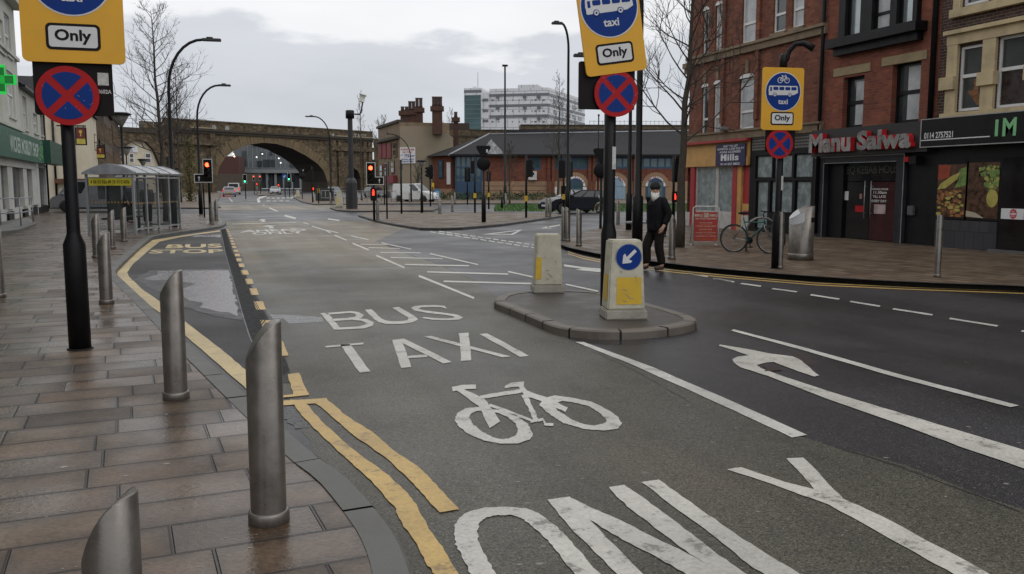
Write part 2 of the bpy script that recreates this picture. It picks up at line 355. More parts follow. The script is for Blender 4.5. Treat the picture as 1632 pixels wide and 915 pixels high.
GLASS = M('window_glass', (.035, .042, .045), .06, var=.35, scale=1.2, spec=.8, rvar=.03)
GLASSB = M('blue_glass', (.05, .10, .11), .08, var=.3, scale=.6, spec=.8, rvar=.03)
CURT = M('curtained_glass', (.40, .41, .42), .15, var=.25, scale=2.5, rvar=.05)
WWASH = M('whitewashed_glass', (.24, .28, .29), .25, var=.35, scale=3.5, dirt=.3)
UPVC = M('white_window_frame', (.68, .68, .67), .4, var=.05, dirt=.1)
REDL = M('lit_red_lens', (.5, .02, .01), .3, emit=(1, .06, .02), estr=9, var=0)
REDG = M('lit_red_signal', (.4, .02, .01), .3, emit=(1, .035, .015), estr=3, var=0)
GRNL = M('lit_green_lens', (.02, .5, .15), .3, emit=(.05, 1, .35), estr=6, var=0)
AMBL = M('unlit_lens', (.03, .022, .016), .2, var=.1)
STONE = M('cream_stone', (.50, .40, .24), .8, var=.16, scale=2, bump=.15, dirt=.35)
CONC = M('kerb_concrete', (.105, .105, .098), .55, var=.2, scale=3, bump=.2, bscale=120, dirt=.3)
SLATE = M('roof_slate', (.034, .034, .037), .8, var=.35, scale=2.5, bump=.3, bscale=9, spec=.2)
RUB = M('tyre_rubber', (.015, .015, .015), .7)
# ================================================================== GROUND
ROADM = ASPHALT('wet_dark_asphalt', (.017, .0165, .0185), (.030, .028, .031), (.2, .2, .2), (.30, .54))
LANEM = ASPHALT('worn_green_lane_far_sheen', (.044, .0435, .032), (.080, .0695, .050), (.26, .25, .21), (.38, .62), big=.32, far=((.115, .096, .063), (.17, .143, .096), 15, 26))  # far tones are painted sky sheen over the worn lane colour
FARLM = ASPHALT('pale_lane_surface', (.12, .102, .07), (.17, .145, .10), (.3, .29, .26), (.40, .6))  # lane colour paled to paint in the distant sky reflection
BAYM = ASPHALT('bay_asphalt', (.013, .0125, .0135), (.021, .0195, .021), (.12, .12, .12), (.5, .68))
WHT = PAINT('white_road_paint', (.55, .53, .48), (.14, .13, .115), .85)
WHTF = PAINT('white_road_paint_clean', (.58, .565, .52), (.16, .155, .14), .7)
YEL = PAINT('yellow_road_paint', (.56, .37, .11), (.15, .10, .05), .75)
YELPALE = PAINT('pale_yellow_road_paint', (.56, .43, .20), (.15, .115, .075), .6)
PUD = M('puddle_water', (.12, .112, .115), .24, var=.4, scale=6, spec=.55, rvar=.1, bump=.25, bscale=22)
def zz(ox, oy, s): return lambda pts: [(ox+x/s, oy+y/s) for x, y in pts]
z1 = zz(0, 400, 3.264); z3 = zz(400, 460, 3.264); z4 = zz(420, 635, 3.264); z5 = zz(840, 635, 3.264); z6 = zz(1132, 440, 3.264); z7 = zz(160, 330, 3.264); z8 = zz(560, 330, 2.72)
z9 = zz(360, 240, 5.717)
ZL = .4   # paint and surfacing layers are a couple of millimetres thick
G0 = G
def GL(x, y, z): return G0(x, y, z*ZL)
def flat(pts, z, mb=None):
    mb = mb or MB(); return mb.poly([GL(x, y, z) for x, y in pts])
def jit(pts, amt=.012, step=.09):
    out = []
    n = len(pts)
    for i in range(n):
        a, b = pts[i], pts[(i+1) % n]; L_ = (b-a).length; k = max(1, min(60, int(L_/step)))
        for j in range(k):
            p = a+(b-a)*(j/k)
            out.append(p+Vector((random.uniform(-amt, amt), random.uniform(-amt, amt), 0)))
    return out
def sheet(pts_world, z): return MB().poly([(x, y, z) for x, y in pts_world])
struct('road', MB().quad((-1500, -400, 0), (1500, -400, 0), (1500, 3000, 0), (-1500, 3000, 0)), ROADM)
# green-brown bus lane
lane = [(357, 351), (700, 351), (640, 366), (600, 385), (640, 402), (700, 422), (760, 446), (790, 470), (850, 500), (917, 545), (1150, 638), (1283, 695), (1440, 742), (1632, 815), (1800, 880), (1800, 1100), (620, 1100), (600, 870), (560, 780), (480, 690), (440, 600), (425, 500), (395, 430), (370, 375)]
nearl = [p for p in lane if True]
lp = [GL(x, y, .004) for x, y in lane]
rag = jit(lp, .035, .22)
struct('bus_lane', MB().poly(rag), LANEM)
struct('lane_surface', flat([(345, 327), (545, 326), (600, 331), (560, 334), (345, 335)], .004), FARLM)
struct('bus_bay', flat(z7([(80, 330), (270, 160), (620, 118), (652, 112), (745, 330), (860, 540), (960, 760), (1000, 914), (740, 914), (330, 560)]), .012), BAYM)
struct('crossing_surface', flat([(357, 340), (545, 340), (600, 352), (357, 352)], .012), ASPHALT('crossing_asphalt', (.05, .05, .054), (.07, .07, .073), (.2, .2, .2), (.35, .55)))

# ---- kerbs and pavements
PAVA = R(90-7)
p0 = G(0, 818); p1 = G(398, 766); pv = (p1-p0); pv.z = 0; pv.normalize(); pw = Vector((-pv.y, pv.x, 0))
PAVE = BRICK('wet_brown_paving', [(.080, .052, .033), (.115, .077, .050), (.095, .062, .040), (.132, .094, .065), (.072, .053, .039), (.105, .072, .048)], (.016, .013, .011), (pv, pw), bw=.68, rh=.37, mw=.014, bump=.6, stain=.55, wet=(.17, .54), rowvar=.8, big=.34)
PAVF = BRICK('buff_paving', [(.14, .102, .07), (.17, .128, .09), (.155, .115, .077), (.185, .142, .104)], (.06, .05, .04), (Vector((.97, .22, 0)), Vector((-.22, .97, 0))), bw=.4, rh=.2, mw=.012, bump=.3, stain=.35, wet=(.45, .8))
def kerb_area(name, edge, rest, mat, kw=.14, kmat=CONC, seg=.915, top=.1):
    """edge: world (x,y) points on the road-side top edge of the kerb, pavement to the LEFT of travel; rest closes the pavement"""
    E_ = [Vector((x, y)) for x, y in edge]; n = len(E_); inn = []
    for i in range(n):
        d = (E_[min(i+1, n-1)]-E_[max(i-1, 0)]).normalized(); inn.append(E_[i]+Vector((-d.y, d.x))*kw)
    struct(name, MB().poly([(p.x, p.y, top-.001) for p in inn]+[(x, y, top-.001) for x, y in rest]), mat)
    # kerb stones with joints
    mb = MB().mat(kmat); cum = [0]
    for i in range(n-1): cum.append(cum[-1]+(E_[i+1]-E_[i]).length)
    def at(arr, s):
        for i in range(n-1):
            if s <= cum[i+1] or i == n-2:
                t = (s-cum[i])/max(1e-6, cum[i+1]-cum[i]); return arr[i]*(1-t)+arr[i+1]*t
    s = 0; gj = .013 if 'island' in name else .009; stops = sorted(set([round(k*seg, 4) for k in range(int(cum[-1]/seg)+1)]+[cum[-1]]))
    for a, b in zip(stops[:-1], stops[1:]):
        if b-a < .02: continue
        g = gj; ks = [a+g]+[c for c in cum if a+g+.01 < c < b-g-.01]+[b-g]; jz = random.uniform(-.003, .003)
        for q0, q1 in zip(ks[:-1], ks[1:]):
            o0, o1, i0, i1 = at(E_, q0), at(E_, q1), at(inn, q0), at(inn, q1)
            tp = top+.004+jz; bev = .018
            def sh(o, i): return o+(i-o).normalized()*bev
            c0, c1 = sh(o0, i0), sh(o1, i1)
            mb.quad((i0.x, i0.y, tp), (c0.x, c0.y, tp), (c1.x, c1.y, tp), (i1.x, i1.y, tp))
            mb.quad((c0.x, c0.y, tp), (o0.x, o0.y, tp-bev), (o1.x, o1.y, tp-bev), (c1.x, c1.y, tp))
            mb.quad((o0.x, o0.y, tp-bev), (o0.x, o0.y, -.02), (o1.x, o1.y, -.02), (o1.x, o1.y, tp-bev))
    mb.mat(M('joint_dark', (.012, .011, .010), .9))
    for i in range(n-1):
        o0, o1 = E_[i], E_[i+1]; i0, i1 = inn[i], inn[i+1]; k = .02
        a_, b_ = o0+(i0-o0)*k*2, o1+(i1-o1)*k*2
        mb.quad((a_.x, a_.y, top-.012), (b_.x, b_.y, top-.012), (i1.x, i1.y, top-.012), (i0.x, i0.y, top-.012)); mb.quad((a_.x, a_.y, top-.012), (a_.x, a_.y, -.02), (b_.x, b_.y, -.02), (b_.x, b_.y, top-.012))
    return struct(name.replace('pavement', 'kerb').replace('island', 'island_kerb'), mb)
def smooth_line(pts, it=2):
    for _ in range(it):
        q = [pts[0]]
        for a, b in zip(pts[:-1], pts[1:]):
            q.append((a[0]*.75+b[0]*.25, a[1]*.75+b[1]*.25)); q.append((a[0]*.25+b[0]*.75, a[1]*.25+b[1]*.75))
        q.append(pts[-1]); pts = q
    return pts
le = [G2(x, y) for x, y in [(672, 1000), (664, 930), (648, 880), (628, 843), (604, 813), (580, 786), (552, 757), (503, 724), (444, 672)]]
le = smooth_line([(le[0][0]+.5, le[0][1]-6)]+le, 1)
le += smooth_line([G2(x, y) for x, y in [(389, 624), (296, 541), (260, 504), (192, 442), (183, 433), (188, 424), (232, 384), (242, 376), (262, 372.5), (290, 368.5), (340, 362), (356, 359), (361, 354), (358, 347), (350, 342), (338, 340.5)]], 1)
le += [G2(x, y) for x, y in [(300, 340), (200, 340), (76, 340)]]
BL = G(76, 336.5); UL = heading(-3); LF = Fr((BL.x, BL.y, 0), UL)
kerb_area('pavement_left', le, [(BL.x+.0, BL.y+1), (BL.x-UL.x*80-6, BL.y-90), (-12, -20)], PAVE, kw=.17)
# right pavement
re_ = [G2(x, y) for x, y in [(2300, 492), (1900, 470), (1632, 455), (1450, 448.5), (1330, 442), (1180, 430.5), (1100, 422.5), (1030, 414), (965, 405), (925, 397), (905, 391.5), (897, 387), (902, 381), (930, 370), (985, 358), (1040, 352), (1110, 348)]]
re_ = [(re_[0][0], -8)]+re_
re_ = smooth_line(re_, 1)
PAVR = BRICK('wet_buff_paving', [(.115, .076, .047), (.145, .099, .063), (.13, .088, .056), (.155, .112, .074), (.105, .074, .048)], (.045, .036, .028), (Vector((0, 1, 0)), Vector((1, 0, 0))), bw=.6, rh=.3, mw=.012, bump=.4, stain=.45, wet=(.38, .7), rowvar=.42)
kerb_area('pavement_right', [(x, y) for x, y in re_], [(60, re_[-1][1]+3), (60, -8)], PAVR, kw=.14, kmat=M('dark_kerb', (.045, .042, .04), .5, var=.25, scale=3, bump=.2, bscale=120))
# traffic island
isl = z8([(617, 404), (640, 384), (690, 372), (760, 366), (860, 362), (960, 362), (1090, 370), (1210, 396), (1330, 428), (1430, 457), (1492, 480), (1500, 492), (1488, 503), (1420, 518), (1350, 528), (1255, 536), (1150, 539), (1045, 537), (960, 529), (885, 518), (820, 492), (740, 458), (660, 426), (622, 412)])
isw = [G2(x, y) for x, y in isl][::-1]
def centroid(p): return (sum(x for x, y in p)/len(p), sum(y for x, y in p)/len(p))
isw = smooth_line(isw+[isw[0]], 1)
isw = isw[::-1]
A2 = sum(a[0]*b[1]-b[0]*a[1] for a, b in zip(isw, isw[1:]+isw[:1]))
if A2 < 0: isw = isw[::-1]
kerb_area('traffic_island', isw, [], M('island_tarmac', (.055, .046, .039), .5, var=.25, scale=2.5, bump=.4, bscale=110), kw=.16, kmat=M('island_kerbstone', (.135, .115, .095), .55, var=.25, scale=3, bump=.25, bscale=100), seg=.62)
# middle pavements across the junction
def area_px(name, pts, mat):
    w = [G2(x, y) for x, y in pts]
    if sum(a[0]*b[1]-b[0]*a[1] for a, b in zip(w, w[1:]+w[:1])) < 0: w = w[::-1]
    w = w+[w[0]]
    kerb_area(name, w, [], mat, kw=.16, kmat=MATS['dark_kerb'])
area_px('pavement_centre', [(571, 343), (580, 345.5), (598, 351), (630, 357), (670, 363), (705, 363.5), (736, 362.5), (800, 357), (852, 350), (880, 346), (900, 343), (885, 340), (800, 339), (690, 338.5), (620, 337.5), (575, 339)], PAVF)
area_px('pavement_centre', [(526, 331), (537, 334.5), (560, 336), (690, 335), (700, 331), (640, 328), (560, 327), (528, 328)], PAVF)
area_px('pavement_centre', [(467, 314), (480, 321), (500, 325), (700, 324), (1100, 324), (1100, 318), (700, 316), (600, 315), (480, 312)], PAVF)
area_px('pavement_centre', [(405, 309), (412, 311), (440, 310.5), (445, 308.5), (410, 307.5)], PAVF)
area_px('pavement_side', [(0, 331), (200, 330.5), (340, 331), (352, 329.5), (345, 322), (350, 315), (352, 309), (346, 306), (150, 308), (0, 318)], PAVF)
# grass verge
def grass(name, pts, mat, n, h, label):
    mb = MB().mat(mat); W_ = [G(x, y, .02) for x, y in pts]
    mb.poly(W_)
    a, b, c, d = W_
    for _ in range(n):
        s, t = random.random(), random.random(); p = (a*(1-s)+b*s)*(1-t)+(d*(1-s)+c*s)*t
        w = random.uniform(.02, .05); hh = h*random.uniform(.5, 1.2); an = random.random()*6.3; q = Vector((math.cos(an)*w, math.sin(an)*w, 0))
        mb.add([p-q, p+q, p+Vector((random.uniform(-.05, .05), random.uniform(-.05, .05), hh))], [[0, 1, 2]])
    return tag(obj(name, mb), label, None, kind='stuff')
GRS = M('grass_green', (.05, .115, .022), .8, var=.3, scale=3)
HEDM = M('hedge_green', (.028, .05, .018), .8, var=.5, scale=6)
grass('grass', [(787, 336.5), (1115, 337), (1112, 324), (790, 324)], GRS, 11000, .10, 'short green grass verge beside the side road')

# ================================================================== ROAD MARKINGS
marks = []
def strip(mb, A, B, z=.016, amt=.005):
    A = [GL(x, y, z) for x, y in A]; B = [GL(x, y, z) for x, y in B]
    def res(P):
        o = []
        for a, b in zip(P[:-1], P[1:]):
            for j in range(6): o.append(a+(b-a)*(j/6))
        return o+[P[-1]]
    A, B = res(A), res(B)
    d = A[0].length
    am = amt if d < 14 else 0
    A = [p+Vector((random.uniform(-am, am), random.uniform(-am, am), 0)) for p in A]; B = [p+Vector((random.uniform(-am, am), random.uniform(-am, am), 0)) for p in B]
    for i in range(len(A)-1): mb.quad(A[i], A[i+1], B[i+1], B[i])
def ringstrip(mb, A, B, z=.016): strip(mb, A+[A[0]], B+[B[0]], z)
def stroke(mb, pts, w, z=.016):
    A, B = [], []
    for i, p in enumerate(pts):
        a = pts[max(i-1, 0)]; b = pts[min(i+1, len(pts)-1)]; dx, dy = b[0]-a[0], b[1]-a[1]; l_ = math.hypot(dx, dy)
        ww = w[i] if isinstance(w, (list, tuple)) else w
        A.append((p[0]-dy/l_*ww/2, p[1]+dx/l_*ww/2)); B.append((p[0]+dy/l_*ww/2, p[1]-dx/l_*ww/2))
    strip(mb, A, B, z)
def mark(name, mb, mat): return struct(name, mb, mat)
Q = lambda mb, a, b, c, d, z=.016: strip(mb, [a, d], [b, c], z)
def qz(mb, zf, pts): p = zf(pts); Q(mb, *p)
mb = MB()   # BUS
qz(mb, z3, [(362, 128), (398, 125), (470, 212), (432, 214)])
strip(mb, z3([(385, 127), (520, 117), (560, 122), (588, 138), (575, 152), (530, 161), (425, 170)]), z3([(408, 135), (515, 126), (540, 130), (550, 140), (538, 147), (500, 152), (418, 158)]))
strip(mb, z3([(530, 152), (600, 158), (638, 176), (634, 193), (590, 207), (455, 214)]), z3([(530, 163), (575, 167), (602, 179), (592, 189), (560, 197), (447, 203)]), .0165)
strip(mb, z3([(592, 110), (638, 156), (662, 174), (705, 184), (790, 183), (845, 175), (870, 160), (850, 142), (770, 95)]), z3([(628, 107), (672, 150), (692, 163), (725, 170), (775, 170), (810, 165), (822, 157), (812, 147), (735, 100)]))
strip(mb, z3([(1020, 104), (985, 95), (930, 95), (885, 97), (872, 104), (905, 114), (990, 124), (1075, 136), (1104, 150), (1085, 161), (1020, 165), (940, 162), (885, 152)]), z3([(1008, 90), (960, 86), (900, 86), (850, 90), (832, 101), (850, 114), (920, 127), (1010, 136), (1056, 145), (1056, 152), (1010, 155), (950, 153), (905, 148)]))
mark('lane_marking', mb, WHT)
mb = MB()   # TAXI
qz(mb, z3, [(385, 299), (585, 280), (585, 290), (390, 307)]); qz(mb, z3, [(465, 291), (515, 289), (621, 431), (565, 437)])
qz(mb, z3, [(735, 267), (782, 262), (835, 408), (780, 412)]); strip(mb, z3([(755, 266), (1000, 390)]), z3([(797, 260), (1047, 382)]), .0165); strip(mb, z3([(815, 350), (915, 343)]), z3([(818, 362), (920, 356)]))
qz(mb, z3, [(1082, 232), (1130, 229), (1148, 373), (1093, 376)]); strip(mb, z3([(900, 250), (1310, 358)]), z3([(938, 246), (1352, 353)]), .0165)
strip(mb, z3([(1190, 236), (1398, 355)]), z3([(1230, 233), (1448, 350)]))
mark('lane_marking', mb, WHT)
mb = MB()   # bicycle
ringstrip(mb, z3([(1060, 680), (1075, 645), (1120, 622), (1180, 616), (1300, 632), (1380, 660), (1440, 705), (1467, 755), (1450, 785), (1390, 805), (1300, 806), (1210, 790), (1130, 755), (1080, 715)]),
          z3([(1135, 670), (1145, 648), (1175, 637), (1200, 634), (1280, 645), (1330, 665), (1375, 700), (1388, 735), (1375, 765), (1340, 780), (1300, 782), (1250, 770), (1190, 735), (1150, 700)]))
ringstrip(mb, [(862, 645), (868, 634), (885, 630), (912, 634), (942, 640), (969, 653), (985, 665), (991, 675), (985, 683), (962, 686), (932, 684), (901, 675), (880, 663), (868, 654)],
          [(885, 648), (887, 642), (896, 639), (913, 641), (938, 647), (954, 657), (963, 665), (967, 671), (962, 675), (947, 678), (930, 676), (912, 669), (898, 660), (888, 654)])
stroke(mb, z3([(1045, 524), (1100, 512), (1170, 510)]), 7)
stroke(mb, z3([(1075, 520), (1200, 592), (1270, 708)]), [7, 15, 21], .0165)
stroke(mb, z3([(1190, 566), (1300, 548), (1405, 532)]), 6)
stroke(mb, z3([(1320, 512), (1360, 500), (1420, 496)]), [4, 7, 8])
stroke(mb, z3([(1400, 500), (1430, 545), (1540, 580), (1640, 630)]), [7, 9, 8, 8], .0165)
stroke(mb, z3([(1420, 550), (1455, 620), (1480, 680)]), 8, .017)
stroke(mb, z3([(1240, 605), (1340, 640), (1460, 685)]), 4.5)
stroke(mb, z3([(1510, 590), (1560, 630), (1640, 690)]), 11, .017)
stroke(mb, z3([(1455, 690), (1520, 680), (1530, 705), (1575, 708)]), 4.5, .0175)
mark('lane_marking', mb, WHT)
mb = MB()   # ONLY
strip(mb, z4([(1230, 1230), (1150, 1080), (1075, 914), (1040, 830), (1000, 760), (990, 680), (1010, 630), (1060, 590), (1150, 568), (1260, 563), (1370, 572), (1440, 600), (1530, 670), (1600, 745), (1720, 880), (1900, 1080)]),
      z4([(1350, 1180), (1280, 1050), (1210, 914), (1160, 830), (1120, 750), (1110, 690), (1125, 645), (1150, 622), (1210, 607), (1290, 606), (1345, 625), (1400, 665), (1480, 740), (1520, 790), (1610, 900), (1780, 1100)]))
strip(mb, z5([(105, 525), (250, 700), (470, 914), (700, 1130)]), z5([(220, 512), (330, 640), (610, 914), (850, 1130)]))
strip(mb, z5([(160, 540), (340, 640), (500, 735), (700, 840), (830, 914), (1100, 1050)]), z5([(220, 512), (340, 570), (520, 650), (740, 760), (900, 840), (1080, 940)]), .0165)
strip(mb, z5([(420, 460), (520, 560), (700, 700), (850, 810), (975, 890), (1250, 1080)]), z5([(510, 450), (680, 570), (850, 700), (980, 800), (1140, 914), (1400, 1100)]), .017)
strip(mb, z5([(597, 435), (760, 560), (950, 700), (1150, 860), (1270, 940), (1500, 1110)]), z5([(685, 423), (880, 560), (1080, 700), (1250, 810), (1420, 914), (1680, 1090)]))
strip(mb, [(1159, 748), (1240, 775), (1320, 804), (1440, 870), (1520, 915), (1640, 985)], [(1181, 744), (1250, 768), (1330, 788), (1410, 825), (1560, 905), (1700, 985)])
strip(mb, [(1253, 730), (1280, 758), (1310, 795)], [(1281, 729), (1316, 766), (1352, 802)], .0165)
mark('lane_marking', mb, WHT)
mb = MB(); strip(mb, [(917, 545), (1010, 582), (1150, 645), (1262, 697)], [(930, 545), (1040, 585), (1170, 641), (1287, 693)]); mark('lane_line', mb, WHTF)
mb = MB(); strip(mb, z6([(105, 283), (480, 385), (980, 530), (1560, 682)]), z6([(125, 277), (500, 374), (1000, 515), (1605, 673)])); mark('lane_line', mb, WHTF)
mb = MB()
strip(mb, z6([(115, 440), (160, 475), (300, 520), (600, 635), (1000, 775), (1350, 905), (1900, 1090)]), z6([(240, 462), (262, 478), (420, 535), (700, 625), (1100, 745), (1632, 905), (2100, 1040)]))
mb.poly(jit([GL(x, y, .0165) for x, y in z6([(45, 362), (50, 356), (200, 381), (320, 404), (430, 418), (475, 440), (520, 480), (565, 516), (545, 523), (450, 492), (330, 447), (290, 450), (240, 463), (160, 476), (118, 446), (116, 432), (140, 419), (200, 412), (120, 385)])], .006, .1))
mark('lane_arrow', mb, WHT)
mb = MB()
for a, b in [((20, 13), (115, 28)), ((155, 38), (268, 53)), ((318, 65), (455, 82)), ((518, 97), (675, 120)), ((725, 132), (888, 157)), ((945, 170), (1160, 202)), ((1240, 220), (1500, 260)), ((1615, 285), (1950, 335))]:
    t = 5+(b[1]-a[1])*.06; strip(mb, z6([(a[0], a[1]+t/2), (b[0]-8, b[1]+t/2)]), z6([(a[0]+8, a[1]-t/2), (b[0], b[1]-t/2)]))
mark('dashed_line', mb, WHTF)
# hatching before the island, give way lines and small arrows
mb = MB()
for a, b, w in [((0, 125), (75, 142), 4), ((5, 157), (75, 186), 6), ((108, 210), (230, 263), 7), ((292, 298), (532, 395), 9), ((130, 155), (260, 183), 4), ((340, 202), (550, 250), 5), ((680, 280), (808, 308), 6), ((930, 335), (1070, 365), 6),
                ((40, 161), (165, 163), 2.5), ((75, 176), (210, 180), 3), ((125, 197), (300, 199), 4), ((170, 219), (395, 224), 4), ((232, 249), (510, 255), 5), ((328, 281), (680, 291), 6), ((400, 322), (808, 333), 7)]:
    stroke(mb, z8([a, b]), w/2.72)
mark('hatched_marking', mb, WHTF)
mb = MB()
for k in range(13):
    t0, t1 = k/13, (k+.72)/13
    for (a, b) in (((380, 105), (815, 168)), ((340, 107), (815, 180))):
        stroke(mb, z8([(a[0]+(b[0]-a[0])*t0, a[1]+(b[1]-a[1])*t0), (a[0]+(b[0]-a[0])*t1, a[1]+(b[1]-a[1])*t1)]), 4/2.72)
mark('give_way_line', mb, WHTF)
mb = MB(); ringstrip(mb, z8([(560, 119), (742, 98), (700, 121)]), z8([(610, 117), (722, 103), (690, 117)])); mark('give_way_triangle', mb, WHTF)
mb = MB(); stroke(mb, z8([(850, 88), (905, 78)]), 2); mb.poly([GL(x, y, .016) for x, y in z8([(820, 92), (850, 84), (868, 94)])]); mark('lane_arrow', mb, WHTF)
mb = MB(); mb.poly([GL(x, y, .016) for x, y in z8([(920, 248), (1000, 260), (1090, 268), (1090, 284), (970, 272), (1000, 268), (925, 258)])]); mark('lane_arrow', mb, WHTF)
mb = MB()
for a, b in [((1460, 288), (1545, 302)), ((1570, 310), (1660, 325))]: stroke(mb, z8([a, b]), 1.8)
mark('dashed_line', mb, WHTF)
# far markings
mb = MB()
for a, b, w in [((340, 495), (350, 497), 9), ((395, 522), (470, 553), 11), ((535, 592), (637, 619), 16), ((930, 622), (1035, 638), 9), ((705, 655), (757, 671), 7), ((785, 688), (900, 725), 8), ((900, 722), (955, 752), 9), ((900, 722), (1025, 750), 7), ((60, 670), (640, 655), 4), ((990, 772), (1100, 816), 10)]:
    stroke(mb, z9([a, b]), w/5.717)
stroke(mb, z9([(305, 472), (292, 445), (310, 430), (372, 415)]), [5, 4, 3, 1.2])
stroke(mb, z9([(590, 435), (625, 420), (640, 405)]), [2, 1.6, 1])
for k in range(5): stroke(mb, z9([(370+k*46, 433), (400+k*46, 433)]), 1.3); 
for k in range(4): stroke(mb, z9([(370+k*58, 459), (405+k*58, 459)]), 1)
stroke(mb, z9([(60, 468), (28, 430), (45, 415)]), [1.6, 1.2, .8])
mark('far_lane_marking', mb, WHTF)
mb = MB(); mb.poly([GL(x, y, .016) for x, y in z9([(295, 638), (318, 626), (365, 626), (350, 636), (368, 648), (320, 650), (330, 638)])]); mb.poly([GL(x, y, .016) for x, y in z9([(335, 690), (380, 680), (455, 685), (420, 693), (445, 708), (395, 710), (390, 695)])]); mark('lane_arrow', mb, WHTF)
struct('red_cycle_surface', flat([(347, 315.5), (352, 309), (366, 308), (370, 315)], .016), M('red_surface', (.20, .06, .045), .6))
def ground_text(txt, quad, z, mat, name, bold=.02):
    vs, fs = text_data(txt, bold); w = [GL(x, y, z) for x, y in quad]   # bl br tr tl
    mb = MB(); mb.add([(w[0]*(1-x)+w[1]*x)*(1-y)+(w[3]*(1-x)+w[2]*x)*y for x, y in vs], fs); return mark(name, mb, mat)
ground_text('AHEAD', z7([(725, 133), (1090, 121), (1040, 111), (740, 121)]), .016, WHTF, 'lane_marking', .03)
ground_text('ONLY', z7([(790, 144), (1068, 136), (1045, 125), (790, 132)]), .016, WHTF, 'lane_marking', .03)
ground_text('BUS', z7([(336, 215), (638, 211), (628, 190), (352, 195)]), .018, YELPALE, 'bay_marking', .03)
ground_text('STOP', z7([(250, 242), (642, 239), (638, 219), (262, 222)]), .018, YELPALE, 'bay_marking', .03)
mb = MB(); strip(mb, z1([(1400, 815), (1262, 700), (965, 440), (850, 335), (720, 240), (640, 165), (606, 118), (604, 100), (640, 62), (720, 0)])+z7([(270, 172), (400, 151), (620, 121)]), z1([(1400, 700), (1262, 605), (1150, 510), (965, 370), (850, 275), (740, 200), (672, 135), (662, 110), (690, 70), (770, 0)])+z7([(308, 180), (430, 154), (624, 127)]), .020); mark('bay_edge_line', mb, YELPALE)
# slotted drain with yellow dashes beside it
DRL = z7([(625, 118), (650, 240), (690, 380), (740, 560), (775, 670), (880, 914)]); DRR = z7([(652, 112), (690, 240), (745, 330), (800, 450), (860, 560), (985, 850)])
DRM = M('drain_iron', (.009, .009, .010), .7, var=.3, scale=12, spec=.25)
mb = MB(); strip(mb, DRL, DRR, .018, 0)
A_ = [GL(x, y, .026) for x, y in DRL]; B_ = [GL(x, y, .026) for x, y in DRR]
for i in range(len(A_)-1):
    n_ = max(4, int((A_[i+1]-A_[i]).length/.16))
    for j in range(n_):
        t = j/n_; t2 = (j+.45)/n_
        a0, a1 = A_[i]*(1-t)+A_[i+1]*t, A_[i]*(1-t2)+A_[i+1]*t2; b0, b1 = B_[i]*(1-t)+B_[i+1]*t, B_[i]*(1-t2)+B_[i+1]*t2
        ins = .12
        mb.quad(a0+(b0-a0)*ins, a1+(b1-a1)*ins, b1+(a1-b1)*ins, b0+(a0-b0)*ins)
struct('drain_channel', mb, DRM)
mb = MB(); stroke(mb, DRL, [.5, .6, .9, 1.4, 1.8, 2.2], .022); struct('drain_edge', mb, M('drain_edge_metal', (.13, .13, .135), .5, metal=.2))
mb = MB()
for cy, hh, xl, w in [(118, 3, 655, 13), (128, 3, 659, 14), (138, 3.2, 664, 15), (150, 3.6, 667, 17), (163, 4, 672, 18), (178, 4.4, 676, 20), (192, 5, 681, 21), (208, 5.5, 686, 23), (228, 6.5, 693, 26), (250, 7, 700, 28), (275, 8, 708, 29), (303, 9, 720, 31), (340, 12, 732, 40), (387, 14, 755, 42), (440, 17, 778, 45), (512, 22, 803, 56), (612, 24, 838, 66), (735, 38, 897, 76)]:
    sl = .42*hh
    strip(mb, z7([(xl-sl*.6, cy-hh), (xl+sl*.8, cy+hh)]), z7([(xl+w-14*hh/38-sl*.6, cy-hh), (xl+w+sl*.3, cy+hh)]), .021)
strip(mb, z3([(190, 445), (222, 553)]), z3([(250, 437), (301, 550)]), .021); strip(mb, z3([(95, 562), (301, 541)]), z3([(95, 574), (301, 553)]), .022)
mark('yellow_dash_line', mb, YEL)
mb = MB()
strip(mb, z4([(140, 5), (200, 90), (300, 190), (440, 320), (560, 430), (680, 560), (720, 650), (800, 760), (850, 860), (890, 914), (960, 1100)]), z4([(210, 10), (300, 115), (380, 190), (500, 290), (640, 390), (740, 480), (800, 560), (860, 680), (930, 770), (1015, 914), (1080, 1100)]), .021)
strip(mb, z4([(262, 18), (330, 70), (480, 200), (640, 310), (770, 430), (850, 520), (915, 592)]), z4([(328, 0), (430, 90), (560, 170), (680, 270), (800, 350), (900, 450), (1018, 575)]), .021)
strip(mb, z4([(60, 38), (330, 22)]), z4([(60, 14), (328, -2)]), .0215)
mark('double_yellow_line', mb, YEL)
mb = MB()
dy = [(905, 400), (930, 408), (968, 415.5), (1050, 427), (1100, 432.5), (1180, 440), (1300, 450), (1450, 457), (1632, 463.5), (1900, 478)]
stroke(mb, [(x, y+1) for x, y in dy], 1.2); stroke(mb, [(x, y+4.2) for x, y in dy], 1.4)
mark('double_yellow_line', mb, YEL)
struct('puddle', MB().poly(jit([GL(x, y, .0205) for x, y in z1([(690, 150), (780, 100), (1190, 92), (1262, 360), (1150, 345), (1020, 310), (930, 285), (860, 235), (760, 175)])], .04, .2)), M('damp_fringe', (.012, .011, .012), .45, spec=.35, rvar=.08))
struct('puddle', MB().poly(jit([GL(x, y, .0225) for x, y in z1([(750, 147), (790, 128), (815, 126), (822, 105), (1000, 102), (1186, 100), (1215, 200), (1245, 338), (1210, 332), (1180, 318), (1140, 316), (1100, 305), (1040, 292), (1045, 270), (985, 258), (960, 240), (900, 250), (870, 215), (960, 190), (1020, 170), (930, 160), (870, 150), (800, 152)])], .03, .2)), PUD)
